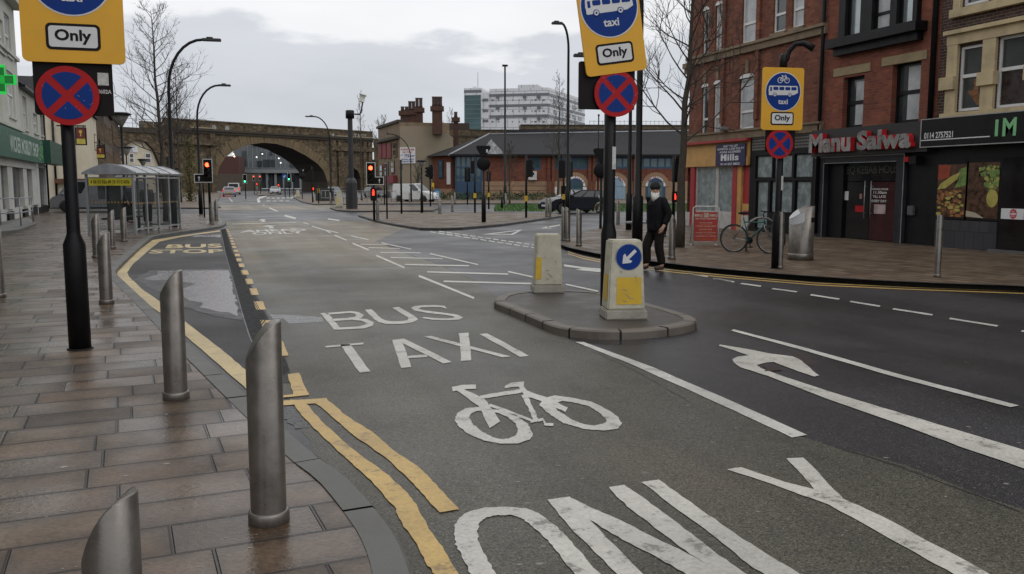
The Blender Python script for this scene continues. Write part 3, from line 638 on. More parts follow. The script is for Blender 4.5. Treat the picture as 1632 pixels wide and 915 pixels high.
struct('puddle', MB().poly(jit([GL(x, y, .0085) for x, y in z7([(880, 558), (945, 560), (1050, 566), (1152, 572), (1160, 596), (1080, 602), (985, 606), (950, 582), (890, 580)])], .012, .1)), M('shallow_puddle', (.11, .108, .108), .24, var=.3, scale=9, spec=.6, rvar=.1, bump=.3, bscale=80))
struct('puddle', MB().poly(jit([GL(x, y, .0085) for x, y in z4([(75, 40), (150, 35), (190, 90), (240, 150), (180, 160), (120, 110), (75, 90)])], .02, .05)), M('gleaming_wet_tarmac', (.05, .05, .052), .2, var=.5, scale=30, spec=.6, rvar=.08, bump=.5, bscale=110))
struct('puddle', MB().poly([GL(x, y, .0245) for x, y in z7([(470, 155), (500, 147), (625, 143), (628, 158)])]), PUD)
struct('puddle', MB().poly(jit([GL(x, y, .003) for x, y in z8([(880, 560), (960, 552), (1250, 562), (1300, 590), (1180, 600), (1020, 590), (960, 575)])], .02, .15)), M('wet_film', (.032, .03, .032), .16, spec=.8, rvar=.08))
# spilt stain by the turn arrow, tar seams and a trench patch
struct('road_stain', MB().poly(jit([GL(x, y, .008) for x, y in z6([(425, 400), (470, 395), (530, 425), (548, 455), (520, 470), (480, 450), (440, 425)])], .03, .12)), M('rusty_stain', (.022, .011, .010), .5, var=.4, scale=12))
struct('road_stain', MB().poly(jit([GL(x, y, .019) for x, y in z6([(255, 462), (285, 450), (350, 470), (380, 490), (300, 497)])], .03, .1)), MATS['rusty_stain'])
mb = MB()
for pts in ([(398, 434), (520, 428), (640, 424), (700, 424)], [(640, 402), (700, 421), (770, 452)], [(930, 552), (1010, 590), (1100, 640)], [(560, 350), (600, 352.5), (700, 351)], [(1310, 705), (1430, 742), (1632, 818)]):
    mb2 = [pts[0]]
    for a, b in zip(pts[:-1], pts[1:]):
        for k in range(1, 7): mb2.append((a[0]+(b[0]-a[0])*k/6+random.uniform(-2, 2), a[1]+(b[1]-a[1])*k/6+random.uniform(-.7, .7)))
    stroke(mb, mb2, [random.uniform(.5, 1.5)*(1 if pts[0][1] < 500 else 1.8) for _ in mb2], .0075)
struct('tar_seam', mb, M('tar_black', (.012, .012, .012), .45))
# scraps and gum on road and pavement
mb = MB()
for _ in range(130):
    x, y = random.uniform(520, 1630), random.uniform(480, 900)
    p = GL(x, y, .0065); r = random.uniform(.006, .022)
    if random.random() < .1: r *= 1.8
    k = random.randint(4, 6); a0 = random.random()*6
    mb.poly([p+Vector((math.cos(a0+i*6.283/k)*r*random.uniform(.5, 1.3), math.sin(a0+i*6.283/k)*r*random.uniform(.4, 1), 0)) for i in range(k)])
tag(obj('litter', mb, None, M('gum_spots', (.20, .19, .175), .7, var=.4)), 'pale specks of gum and grit on the road', None, kind='stuff')
mb = MB()
for x, y, r in [(102, 744, .03), (264, 739, .025), (200, 758, .02), (265, 660, .015), (278, 653, .01), (486, 748, .012), (20, 690, .02), (60, 735, .012)]+[(random.uniform(0, 420), random.uniform(560, 910), random.uniform(.004, .012)) for _ in range(60)]:
    p = G(x, y, .1006); a0 = random.random()*6
    mb.poly([p+Vector((math.cos(a0+i*1.05)*r*random.uniform(.6, 1.2), math.sin(a0+i*1.05)*r*random.uniform(.3, .7), 0)) for i in range(6)])
tag(obj('litter', mb, None, M('gum_spots_pale', (.32, .31, .29), .7, var=.4)), 'pale spots of gum on the brown paving', None, kind='stuff')
# ================================================================== BUILDINGS
def wall(mb, fr, a0, a1, b0, b1, holes, c=0, rev=.16):
    xs = sorted(set([a0, a1]+[min(max(v, a0), a1) for h in holes for v in (h[0], h[2])])); ys = sorted(set([b0, b1]+[min(max(v, b0), b1) for h in holes for v in (h[1], h[3])]))
    for i in range(len(xs)-1):
        for j in range(len(ys)-1):
            xm, ym = (xs[i]+xs[i+1])/2, (ys[j]+ys[j+1])/2
            if any(h[0] < xm < h[2] and h[1] < ym < h[3] for h in holes): continue
            mb.quad(fr.p(xs[i], ys[j], c), fr.p(xs[i+1], ys[j], c), fr.p(xs[i+1], ys[j+1], c), fr.p(xs[i], ys[j+1], c))
    for h in holes:
        A, B, C, D = (h[0], h[1]), (h[2], h[1]), (h[2], h[3]), (h[0], h[3])
        for p, q in ((A, B), (B, C), (C, D), (D, A)): mb.quad(fr.p(*p, c), fr.p(*q, c), fr.p(*q, c-rev), fr.p(*p, c-rev))
    return mb
def window(par, fr, h, fm, pm, tr=.6, fw=.07, c=-.10, arch=0, mull=0, name='window', sill=None):
    a0, b0, a1, b1 = h; f = MB()
    fw = min(fw, (a1-a0)*.18)
    f.box(fr, a0, b0, c-.04, a0+fw, b1, c+.03); f.box(fr, a1-fw, b0, c-.04, a1, b1, c+.03); f.box(fr, a0+fw, b0, c-.04, a1-fw, b0+fw, c+.028); f.box(fr, a0+fw, b1-fw, c-.04, a1-fw, b1, c+.028)
    if tr:
        t = b0+(b1-b0)*(1-tr); f.box(fr, a0+fw, t-fw*.6, c-.04, a1-fw, t+fw*.6, c+.036)
    for k in range(mull): m_ = a0+(a1-a0)*(k+1)/(mull+1); f.box(fr, m_-fw*.4, b0+fw, c-.04, m_+fw*.4, b1-fw, c+.024)
    if arch:
        pts = [(a0+(a1-a0)*(.5-.5*math.cos(math.pi*k/8)), b1+arch*math.sin(math.pi*k/8)) for k in range(9)]; f.prism(fr, pts, .0, .025)
    w = obj(name, f, par, fm)
    p = MB(); p.quad(fr.p(a0+fw*.5, b0+fw*.5, c-.01), fr.p(a1-fw*.5, b0+fw*.5, c-.01), fr.p(a1-fw*.5, b1-fw*.5, c-.01), fr.p(a0+fw*.5, b1-fw*.5, c-.01)); obj('pane', p, w, pm)
    if sill: q = MB(); q.box(fr, a0-.08, b0-.10, -.02, a1+.08, b0-.002, .09); obj('sill', q, w, sill)
    return w
def bpart(name, par, fr, a0, b0, c0, a1, b1, c1, m, bev=0): return obj(name, MB().box(fr, a0, b0, c0, a1, b1, c1), par, m, bevel=bev)

# ---- right-hand terrace of shops
RF = Fr((18.4, 0, 0), (0, -1, 0)); zu = (Vector((0, 1, 0)), Vector((0, 0, 1)))
BR1 = BRICK('orange_red_brick', [(.18, .058, .034), (.23, .08, .045), (.145, .046, .03), (.26, .095, .055)], (.13, .095, .075), zu, stain=.55)
BR2 = BRICK('pressed_red_brick', [(.21, .064, .04), (.26, .084, .05), (.175, .052, .033), (.235, .072, .044)], (.15, .09, .07), zu, stain=.45)
BR3 = BRICK('dark_brown_brick', [(.06, .034, .028), (.085, .045, .036), (.045, .028, .024), (.10, .055, .045)], (.17, .14, .12), zu, stain=.35)
SOOT = M('sooty_sandstone', (.21, .155, .10), .85, var=.3, scale=2, bump=.2, dirt=.6)
RX = lambda x, y: RF.px(x, y)[0]
RB = lambda x, y: RF.px(x, y)[1]
aP0, aP1, aM1, aI1 = RX(1099, 150), RX(1317, 110), RX(1496, 120), 2.0
# pub
pub = thing('brick_building', 'tall orange brick corner building with narrow white arched windows above the to let shop', 'building', RF.p(aP0, 0, 0))
pw1 = [RF.rect(*r) for r in ((1118, 139, 1128.5, 216), (1137, 134, 1149, 213), (1178, 124, 1202, 205), (1120, 17, 1130, 87), (1140, 8, 1152, 82), (1183, -25, 1205, 68), (1233, -35, 1253, 51), (1263, -45, 1282, 43))]
gTop = RB(1160, 222)
m = MB(); wall(m, RF, aP0, aP1, gTop, 13, pw1); m.quad(RF.p(aP0, 0, 0), RF.p(aP0, 0, -11), RF.p(aP0, 13, -11), RF.p(aP0, 13, 0)); m.box(RF, aP0+.01, .1, -11, aP1-.01, 12.9, -.3)
obj('wall', m, pub, BR1)
for i, h in enumerate(pw1): window(pub, RF, h, UPVC, CURT if i % 3 else GLASS, tr=.66, arch=.14 if i != 6 else 0, sill=SOOT)
m = MB()
for y0, y1, d in ((92, 82, .12), (82, 78, .2)): m.box(RF, aP0-.05, RB(1160, y0), .003, aP1, RB(1160, y1), d)
m.box(RF, aP0-.05, gTop-.02, -.05, aP1, RB(1160, 212), .14); m.box(RF, aP0-.08, RB(1160, 212), -.04, aP1, RB(1160, 209), .2)
for h in pw1[:3]: am = (h[0]+h[2])/2; m.box(RF, am-.09, h[3]+.16, .003, am+.09, h[3]+.62, .05)
for a in (aP0+.02,):
    for b, d in ((RB(1100, 110), .25), (RB(1100, 118), .16)): m.box(RF, a-.2, b, -.2, a+.25, b+.2, d)
obj('stone_trim', m, pub, SOOT)
m = MB()
for px in (1158, 1213): a = RX(px, 100); bpart('brick_pilaster', pub, RF, a-.25, gTop+.6, .002, a-.05, 13, .09, BR1)
m = MB(); m.tube([RF.p(aP1-.1, .2, .1), RF.p(aP1-.1, 12.8, .1)], .06, 8); obj('downpipe', m, pub, BLACK)
bpart('roof', pub, RF, aP0-.2, 13, -11, aP1, 13.4, .3, SLATE)
# ground floor of the corner shop (parts of the same building)
SHR = M('shop_red_paint', (.36, .025, .03), .5, var=.15, dirt=.2); SHY = M('shop_yellow_paint', (.55, .31, .10), .6, var=.12, dirt=.25); SHW = M('grubby_white_render', (.50, .48, .45), .75, var=.12, dirt=.45)
aS1 = RX(1196, 300)
g0 = RF.rect(1103, 227, 1196, 363)
m = MB(); m.box(RF, aP0, .1, -.3, aS1, RB(1150, 341), .04); obj('stall_riser', m, pub, SHW)
m = MB(); bt = RB(1150, 264); m.box(RF, aP0, bt, -.2, aS1, RB(1150, 228), .10); m.box(RF, aP0, bt-.02, .1, aS1, RB(1150, 252), .14); obj('fascia', m, pub, SHY)
bpart('fascia_cornice', pub, RF, aP0-.05, RB(1150, 228), -.1, RX(1200, 225), gTop-.03, .28, SHR)
m = MB(); bs = RB(1150, 341)
for x0, x1 in ((1103, 1109.5), (1170, 1177)): bpart('pilaster', pub, RF, RX(x0, 300), .1, -.25, RX(x1, 300), bt, .09, SHR)
bpart('pilaster', pub, RF, RX(1177, 300), .1, -.25, RX(1183.5, 300), bt, .07, SHY)
for x0, x1 in ((1109.5, 1143), (1143, 1170)): window(pub, RF, (RX(x0, 300), bs, RX(x1, 300), bt), SHW, WWASH, tr=0, fw=.10, c=-.02)
d_ = bpart('door', pub, RF, RX(1184, 300), RB(1190, 325), -.15, RX(1195.8, 300), bt, -.02, SHR)
m = MB(); m.box(RF, RX(1184, 330), .1, -.2, aS1, RB(1190, 325), .03); obj('door_panel', m, pub, SHY)
m = MB(); m.box(RF, RX(1186, 340), RB(1190, 343), .03, RX(1194, 340), RB(1190, 336), .04); obj('inset_panel', m, pub, SHR)
# to let board
a0, b0, a1, b1 = RF.rect(1147.5, 229.5, 1194.5, 264.5)
tl = thing('to_let_board', 'navy blue unit to let board with white lettering above the corner shop window', 'sign', RF.p((a0+a1)/2, b0, .3))
NAVY = M('navy_board', (.022, .02, .075), .5, var=.1)
bpart('board', tl, RF, a0, b0, .15, a1, b1, .19, NAVY)
m = MB(); hh = b1-b0; ww = a1-a0
for t_, y0, y1, x0, x1 in (('UNIT TO LET', .85, .95, .26, .76), ('APPROX 2,500 SQ FT', .72, .82, .05, .97), ('A3/A5 LICENSES', .59, .69, .14, .86), ('ills', .24, .54, .42, .80), ('0114 227 8852', .04, .14, .18, .84)):
    text(m, t_, RF, a0+ww*x0, b0+hh*y0, a0+ww*x1, b0+hh*y1, .194, bold=.025)
for x0, x1, y0, y1 in ((.19, .26, .24, .54), (.31, .39, .24, .54), (.26, .31, .36, .46)): m.box(RF, a0+ww*x0, b0+hh*y0, .19, a0+ww*x1, b0+hh*y1, .195)
obj('lettering', m, tl, SIGNW)
# black boarded shop (ground floor of the same brick building)
BKF = M('black_shop_paint', (.008, .008, .009), .45, var=.3, spec=.25)
aB1 = RX(1302, 300)
m = MB(); hs = [(RX(x0, (y0+y1)/2), RB(1250, y1), RX(x1, (y0+y1)/2), RB(1250, y0)) for x0, y0, x1, y1 in ((1206, 246, 1232, 284), (1234, 246, 1264, 284), (1267.5, 246, 1297, 284), (1206, 288, 1225, 368), (1229, 288, 1264, 340), (1268.5, 288, 1294, 340))]
wall(m, RF, aS1, aB1, .1, gTop-.05, hs, c=.05, rev=.12); obj('shopfront', m, pub, BKF)
for h in hs: window(pub, RF, h, BKF, WWASH, tr=0, fw=.04, c=-.02)
m = MB(); b_ = RB(1250, 238); b2_ = RB(1250, 214)
for k in range(46):
    for j in range(5):
        a = aS1+.12+(aB1-aS1-.2)*k/46; bb = b_+(b2_-b_)*j/5; m.quad(RF.p(a, bb+.05, .07), RF.p(a+.05, bb, .07), RF.p(a+.1, bb+.05, .07), RF.p(a+.05, bb+.1, .07))
obj('fretwork', m, pub, M('grey_fretwork', (.16, .155, .14), .6))
m = MB()
for x in (1266, 1160): bpart('floodlight', pub, RF, RX(x, 204), RB(x, 209), .2, RX(x, 204)+.35, RB(x, 203), .5, GALV)

# Manu building
manu = thing('brick_building', 'smooth red brick building above the restaurant with black sash windows', 'building', RF.p(aP1, 0, 0))
mw = [RF.rect(*r) for r in ((1343, 122, 1376, 204), (1421, 97, 1466, 196), (1345, -60, 1470, 48))]
fb, ft = RB(1390, 246), RB(1390, 201)
aM0 = RX(1300, 300)
m = MB(); wall(m, RF, aP1, aM1, ft-.05, 12.6, mw, rev=.3); m.box(RF, aP1+.01, .1, -11, aM1-.01, 12.5, -.75); obj('wall', m, manu, BR2)
for h in mw[:2]:
    window(manu, RF, h, BKF, GLASS, tr=.5, fw=.09, c=-.2)
    m = MB(); a = h[0]+(h[2]-h[0])*.40; m.quad(RF.p(a, h[1]+.1, -.185), RF.p(h[2]-.1, h[1]+.1, -.185), RF.p(h[2]-.1, h[3]-.15, -.185), RF.p(a, h[3]-.15, -.185)); obj('net_curtain', m, manu, CURT)
    m = MB(); m.box(RF, h[0]-.15, h[1]-.16, -.1, h[2]+.15, h[1]-.005, .12); obj('window_sill', m, manu, BKF)
m = MB()
for (x0, x1, y0, y1) in ((1330, 1389, 118, 105), (1406, 1478, 100, 86)): bpart('stone_lintel', manu, RF, RX(x0, 108), RB((x0+x1)/2, y0), -.1, RX(x1, 92), RB((x0+x1)/2, y1), .03, M('buff_lintel', (.30, .23, .13), .8, var=.15, dirt=.3))
h = mw[2]; a0, b0, a1, b1 = h; wd = a1-a0
m = MB(); m.box(RF, a0-.25, b0-.28, .0, a1+.25, b0-.02, .42); m.box(RF, a0-.12, b0-.5, .0, a1+.12, b0-.281, .22)
for t0, t1 in ((0, .09), (.30, .45), (.68, .76), (.95, 1)): m.box(RF, a0+wd*t0, b0, -.25, a0+wd*t1, b1, .16)
obj('bay_frame', m, manu, BKF)
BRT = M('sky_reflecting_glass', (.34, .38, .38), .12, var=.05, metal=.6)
for t0, t1, pm in ((.09, .30, BRT), (.45, .68, CURT), (.76, .95, BRT)): window(manu, RF, (a0+wd*t0, b0, a0+wd*t1, b1), BKF, pm, tr=.75 if pm is CURT else 0, fw=.06, c=-.02)
m = MB(); m.tube([RF.p(aM1-.12, ft, .1), RF.p(aM1-.12, 12.5, .1)], .075, 8); obj('downpipe', m, manu, BLACK)
bpart('roof', manu, RF, aP1+.01, 12.6, -11, aM1, 13, .25, SLATE)
FAS = M('dark_grey_fascia', (.022, .021, .022), .5, var=.2)
TIL = BRICK('dark_wall_tiles', [(.028, .028, .034), (.036, .036, .042), (.032, .032, .038)], (.014, .014, .016), zu, bw=.45, rh=.45, mw=.012, rough=.3, bump=.1, stain=.2, jitter=0, rowvar=0)
aD0, aD1 = RX(1313, 330), RX(1428, 330); aQ1 = RX(1441, 330); bl = RB(1380, 258)
bpart('fascia', manu, RF, aM0, fb, -.2, aM1-.05, ft, .22, FAS)
m = MB(); m.box(RF, aM0, .1, -.3, aD0, fb, .06); m.box(RF, aD1, .1, -.3, aQ1, fb, .06); m.box(RF, aD0, bl, -.3, aD1, fb, .05); obj('tiled_portal', m, manu, TIL)
m = MB(); m.box(RF, aQ1, .1, -.5, aM1+.1, fb, -.05); obj('side_recess', m, manu, BKF)
m = MB(); T_ = .018
m.box(RF, aM0, fb-.05, .06, aQ1, fb-.01, .085); m.box(RF, aQ1-.02, .1, .06, aQ1, fb-.05, .08); m.box(RF, aD0, .1, .061, aD0+T_, bl, .075); m.box(RF, aD0, bl-.02, .055, aD1, bl, .075)
obj('metal_trim', m, manu, GALV)
DGL = M('dark_door_glass', (.012, .010, .011), .1, var=.3, spec=.4, rvar=.03); DGR = M('dark_red_door_glass', (.05, .012, .014), .15, var=.3, spec=.4, rvar=.03)
am = (aD0+aD1)/2+.25
for q0, q1, gm in ((aD0+.75, am-.01, DGL), (am+.01, aD1-.02, DGR)):
    dr = bpart('glass_door', manu, RF, q0, .12, -.24, q1, RB(1380, 290), -.21, gm)
    s_ = q1-.12 if gm is DGL else q0+.12
    hm = MB(); hm.tube([RF.p(s_, .75, -.12), RF.p(s_, 2.0-.15, -.12)], .018, 6); hm.tube([RF.p(s_, .9, -.12), RF.p(s_, .9, -.22)], .012, 6); hm.tube([RF.p(s_, 1.7, -.12), RF.p(s_, 1.7, -.22)], .012, 6); obj('handle', hm, dr, GALV)
bpart('fanlight', manu, RF, aD0+.7, RB(1380, 290)+.02, -.24, aD1, bl, -.215, DGL); bpart('side_panel', manu, RF, aD0, .1, -.26, aD0+.7, bl, -.12, BKF)
m = MB()
for y0, y1, x0, x1, t_ in ((303, 300, 1380, 1406, 'OPENING HOURS'), (309, 304.5, 1383, 1404, '11.30am'), (315.5, 311.5, 1382, 1403, 'TILL LATE'), (322.5, 318.5, 1380.5, 1404.5, 'EVERY DAY')):
    text(m, t_, RF, RX(x0, 310), RB(1392, y0), RX(x1, 310), RB(1392, y1), -.203, bold=.02)
obj('door_lettering', m, manu, SIGNW)
m = MB(); text(m, 'BBQ KEBAB HOUSE', RF, RX(1335, 270), RB(1380, 279), RX(1428, 270), RB(1380, 264), -.21, bold=0); obj('fanlight_lettering', m, manu, M('dim_lettering', (.06, .06, .06), .4))
m = MB()
for x0, y0, x1, y1, mt in ((1337, 305, 1343.5, 319, SIGNW), (1354, 328, 1369, 338, SIGNR), (1361, 309, 1365, 317, M('faded_notice', (.35, .15, .13), .6)), (1384, 326, 1402, 341, M('pink_notice', (.42, .33, .33), .6, var=.3))):
    h = RF.rect(x0, y0, x1, y1); bpart('door_sticker', manu, RF, h[0], h[1], -.21, h[2], h[3], -.202, mt)
m = MB().mat(SIGNR); h = RF.rect(1450, 250, 1456, 258); m.box(RF, h[0], h[1], -.05, h[2], h[3], .2); m.mat(BKF); h = RF.rect(1457, 249, 1468, 262); m.box(RF, h[0], h[1], -.05, h[2], h[3], .18); obj('alarm_box', m, manu)
m = MB(); h = RF.rect(1447, 328, 1456, 343); m.box(RF, h[0], h[1], -.05, h[2], h[3], .03); obj('menu_frame', m, manu, M('menu_case', (.09, .09, .10), .3))
SILV = M('silver_letter_face', (.30, .295, .29), .3, metal=.45, var=.5, scale=2.2, rvar=.08); LRED = M('red_letter_side', (.50, .02, .025), .4, var=.12)
ls = thing('shop_sign_letters', 'big silver shop letters with red sides reading Manu Salwa', 'sign', RF.p(RX(1390, 225), fb, .25))
for t_, x0, x1, y0, y1 in (('Manu', 1306, 1373, 243, 212), ('Salwa', 1383, 1470, 238, 206)):
    m = MB().mat(SILV); text(m, t_, RF, RX(x0, 226), RB((x0+x1)/2, y0), RX(x1, 224), RB((x0+x1)/2, y1), .23, bold=.045, depth=.17, side=LRED); obj('word', m, ls)
# IM building
im = thing('brick_building', 'dark brown brick building with cream stone window surrounds above the black takeaway', 'building', RF.p(aM1, 0, 0))
iw = [RF.rect(*r) for r in ((1528, 72, 1567, 176), (1589, 55, 1642, 170), (1663, 40, 1735, 160), (1540, -160, 1580, 5), (1600, -190, 1650, -10))]
f0, f1 = RB(1555, 232), RB(1555, 184)
m = MB(); wall(m, RF, aM1, aI1, f1-.05, 12.8, iw, rev=.2); m.box(RF, aM1+.01, .1, -11, aI1, 12.7, -.75); obj('wall', m, im, BR3)
FOOD1 = M('food_poster_orange', (.20, .085, .03), .35, var=.9, scale=7); POSTD = M('dark_poster', (.03, .02, .018), .3, var=.8, scale=6)
for h in iw:
    window(im, RF, h, UPVC, GLASS, tr=.46, fw=.07, c=-.08)
for h in iw[:2]:
    b_m = h[1]+(h[3]-h[1])*.5; m = MB().mat(FOOD1 if h is iw[0] else POSTD)
    if h is iw[0]: m.poly([RF.p(h[0]+(h[2]-h[0])*x, h[1]+(h[3]-h[1])*y, -.083) for x, y in ((.55, .48), (.78, .5), (.72, .3), (.92, .1), (.7, .08), (.3, .3), (.5, .32))])
    else: m.quad(RF.p(h[0]+.08, h[1]+.1, -.083), RF.p(h[2]-.08, h[1]+.1, -.083), RF.p(h[2]-.08, b_m, -.083), RF.p(h[0]+.08, b_m, -.083))
    obj('window_poster', m, im)
m = MB(); g = .26
def surround(h0, h1, lo, hi):
    b0, b1 = lo, hi
    m.box(RF, h0[0]-.42, b0-.34, .003, h1[2]+.42, b0-.02, .16); m.box(RF, h0[0]-.5, b0-.36, .003, h1[2]+.5, b0-.30, .24)
    m.box(RF, h0[0]-.36, b1, .003, h1[2]+.36, b1+.26, .10); m.box(RF, h0[0]-.4, b1+.26, .003, h1[2]+.4, b1+.36, .2)
    m.box(RF, h0[0]-.34, b0-.02, .003, h0[0]-.005, b1, .09); m.box(RF, h0[0]-.48, b0+(b1-b0)*.34, .005, h0[0]-.01, b0+(b1-b0)*.53, .18)
lo, hi = min(iw[0][1], iw[1][1]), max(iw[0][3], iw[1][3]); surround(iw[0], iw[2], lo, hi)
for p_, q_ in ((iw[0], iw[1]), (iw[1], iw[2])):
    m.box(RF, p_[2]+.005, lo-.02, .004, q_[0]-.005, hi, .085); m.box(RF, p_[2]-.05, lo+(hi-lo)*.34, .005, q_[0]+.05, lo+(hi-lo)*.53, .17)
m.box(RF, iw[3][0]-.3, RB(1560, 21), .003, iw[4][2]+2, RB(1560, 8), .15); m.box(RF, iw[3][0]-.25, RB(1560, 8), .003, iw[3][0]-.01, 12, .08)
obj('stone_surround', m, im, STONE)
bpart('roof', im, RF, aM1+.01, 12.8, -11, aI1, 13.2, .25, SLATE)
bpart('fascia', im, RF, RX(1479, 210), f0, -.2, aI1, f1, .25, BKF)
m = MB(); x0 = RX(1479, 210)
for q in ((x0, f0, x0+.03, f1), (x0+.03, f1-.025, aI1, f1), (x0+.03, f0, aI1, f0+.025)): m.box(RF, q[0], q[1], .25, q[2], q[3], .262)
obj('fascia_border', m, im, M('grey_border', (.30, .30, .30), .5))
m = MB(); text(m, '0114 2757521', RF, RX(1485, 215), RB(1508, 220.5), RX(1531, 215), RB(1508, 210.5), .256, bold=.02); m.box(RF, RX(1480, 222), RB(1520, 222.8), .25, RX(1590, 218), RB(1520, 221.2), .256); obj('phone_lettering', m, im, SIGNW)
m = MB()
GREENL = M('pale_green_letter', (.20, .48, .22), .5, var=.1)
text(m, 'I', RF, RX(1599, 200), RB(1602, 217.5), RX(1604, 200), RB(1602, 191), .256, bold=.03); text(m, 'M', RF, RX(1611, 200), RB(1622, 217), RX(1633, 200), RB(1622, 188), .256, bold=.03); obj('name_lettering', m, im, GREENL)
bpart('shopfront', im, RF, aM1+.05, .1, -.3, aI1, f0-.002, -.02, BKF)
for i, r in enumerate(((1495, 262, 1540, 346), (1543, 259, 1593, 348))):
    h = RF.rect(*r); fw = MB(); fw.box(RF, h[0]-.06, h[1]-.06, -.02, h[2]+.06, h[3]+.06, .02); po = obj('poster_frame', fw, im, BKF)
    w_, h_ = h[2]-h[0], h[3]-h[1]; E_ = lambda fx, fy, c=.025: RF.p(h[0]+w_*fx, h[1]+h_*fy, c)
    m = MB().mat(M('food_photo_brown', (.075, .035, .018), .35, var=.9, scale=8)); m.quad(E_(0, 0), E_(1, 0), E_(1, 1), E_(0, 1))
    LEM = M('lemon_yellow', (.42, .36, .09), .4, var=.25, scale=4); LEA = M('salad_green', (.15, .24, .06), .4, var=.6, scale=9); ORG = M('grilled_meat', (.28, .12, .04), .4, var=.8, scale=9); TOM = M('tomato_red', (.30, .05, .02), .4, var=.3)
    if i == 0:
        m.mat(TOM).poly([E_(*q, .027) for q in ((0, .7), (.4, .75), (.45, .98), (0, 1))]); m.mat(LEM).poly([E_(*q, .029) for q in ((.0, .52), (.3, .55), (.7, .72), (.78, .85), (.5, .78), (.1, .63))]); m.mat(LEA).poly([E_(*q, .028) for q in ((.6, .55), (1, .6), (1, .95), (.75, .9), (.75, .7))])
        for _ in range(60):
            x, y, r_ = random.uniform(.05, .95), random.uniform(.02, .5), random.uniform(.03, .08); a = random.random()*6
            m.mat(ORG if random.random() < .7 else LEM).poly([E_(min(1, max(0, x+math.cos(a+t)*r_*1.6)), max(0, y+math.sin(a+t)*r_*.5), .030+random.random()*.004) for t in (0, 1.2, 2.6, 3.6, 5)])
    else:
        for _ in range(80):
            x, y, r_ = random.uniform(.35, .97), random.uniform(.5, .93), random.uniform(.03, .1); a = random.random()*6
            if x-.2 < (1-y)*.9: continue
            m.mat(LEA if random.random() < .75 else LEM).poly([E_(min(1, max(0, x+math.cos(a+t)*r_)), y+math.sin(a+t)*r_*.5, .028+random.random()*.006) for t in (0, 1.2, 2.6, 3.6, 5)])
        m.mat(LEM).poly([E_(.82+math.cos(t)*.18, .36+math.sin(t)*.16, .036) for t in [k*.4 for k in range(16)]]); m.mat(M('onion_pale', (.4, .36, .27), .4)).poly([E_(*q, .033) for q in ((0, .02), (.6, .0), (.3, .1), (.0, .13))])
    obj('food_poster', m, po)
h = RF.rect(1492, 351, 1590, 404); bpart('tiled_riser', im, RF, h[0], .1, -.3, h[2], RB(1545, 352), .06, BRICK('grey_riser_tiles', [(.05, .05, .056), (.06, .06, .066), (.055, .055, .06)], (.02, .02, .022), zu, bw=.3, rh=.55, mw=.012, rough=.35, bump=.1, stain=.2, rowvar=0))
h = RF.rect(1595, 250, 1680, 405); dd_ = bpart('door', im, RF, h[0], .14, -.02, h[2], h[3], .03, DGL)
bpart('door_step', im, RF, h[0]-.1, .1, -.02, h[2]+.2, .16, .25, CONC)
h = RF.rect(1597.5, 332.5, 1634, 349.5); ne = thing('no_entry_sign', 'white no entry notice with red disc on the black takeaway door', 'sign', RF.p((h[0]+h[2])/2, h[1], .04))
bpart('panel', ne, RF, h[0], h[1], .035, h[2], h[3], .045, SIGNW)
fq = RF.at((h[0]+h[2])/2+.03, (h[1]+h[3])/2); rr = (h[3]-h[1])*.46
m = MB(); m.disc(fq, rr*.85, .048, 20, rr); obj('red_disc', m, ne, M('bright_sign_red', (.5, .02, .03), .5))
m = MB(); m.box(fq, -rr*.7, -rr*.16, .048, rr*.7, rr*.16, .05); text(m, 'NO', fq, -rr*.32, rr*.3, rr*.32, rr*.62, .0505, .02); text(m, 'ENTRY', fq, -rr*.45, -rr*.6, rr*.45, -rr*.32, .0505, .02); obj('lettering', m, ne, SIGNW)

# ---- left-hand shops
CRM = M('cream_white_render', (.50, .50, .45), .75, var=.1, scale=1.2, dirt=.3); CRM2 = M('off_white_render', (.46, .455, .41), .75, var=.1, scale=1.2, dirt=.35)
GRNF = M('green_fascia', (.012, .10, .06), .45, var=.12, dirt=.1); GRND = M('dark_green_fascia', (.008, .06, .038), .45, var=.15)
LA = lambda x, y: LF.px(x, y)[0]
LBv = lambda x, y: LF.px(x, y)[1]
aE = LA(28, 120); aEnd = LA(74, 300); aN = -60
shop = thing('shop_building', 'tall cream rendered shop building with green mobility shop fascia', 'building', LF.p(aE, 0, 0))
hT = LBv(26, 22)
lw = [LF.rect(*r) for r in ((12.5, 116, 23, 186), (8, 25, 16.5, 88), (-6, 30, 5.5, 80), (-22, 95, -8, 190))]
m = MB(); f_b, f_t = LBv(40, 258), LBv(40, 219.5)
wall(m, LF, aN, aE, f_b, hT, lw, rev=.2); m.box(LF, aN, .1, -10, aE-.01, hT-.05, -.4); obj('wall', m, shop, CRM)
for h in lw: window(shop, LF, h, UPVC, CURT, tr=.5, c=-.12, sill=CRM)
m = MB(); m.box(LF, aN, hT, -.3, aE+.1, hT+.25, .45); m.box(LF, aN, LBv(20, 93), .002, aE+.03, LBv(20, 88), .14); m.box(LF, aN, LBv(15, 204), .002, aE, LBv(15, 199), .2); obj('cornice', m, shop, CRM)
bpart('roof', shop, LF, aN, hT+.25, -10, aE, hT+.6, .1, SLATE)
GR1 = M('shop_window_dark', (.05, .055, .06), .12, var=.5, scale=.8, spec=.6)
bpart('shop_window', shop, LF, aN, .6, -.3, LA(56, 300), f_b, -.15, GR1)
m = MB(); m.box(LF, aN, .1, -.35, LA(56, 330), .62, -.05)
for x0, x1 in ((-70, -60), (-30, -20), (-10, 1), (12, 20), (37, 43), (51, 58)): m.box(LF, LA(x0, 300), .62, -.3, LA(x1, 300), f_b, .04)
m.box(LF, aN, f_b-.35, -.2, LA(56, 300), f_b+.02, .1)
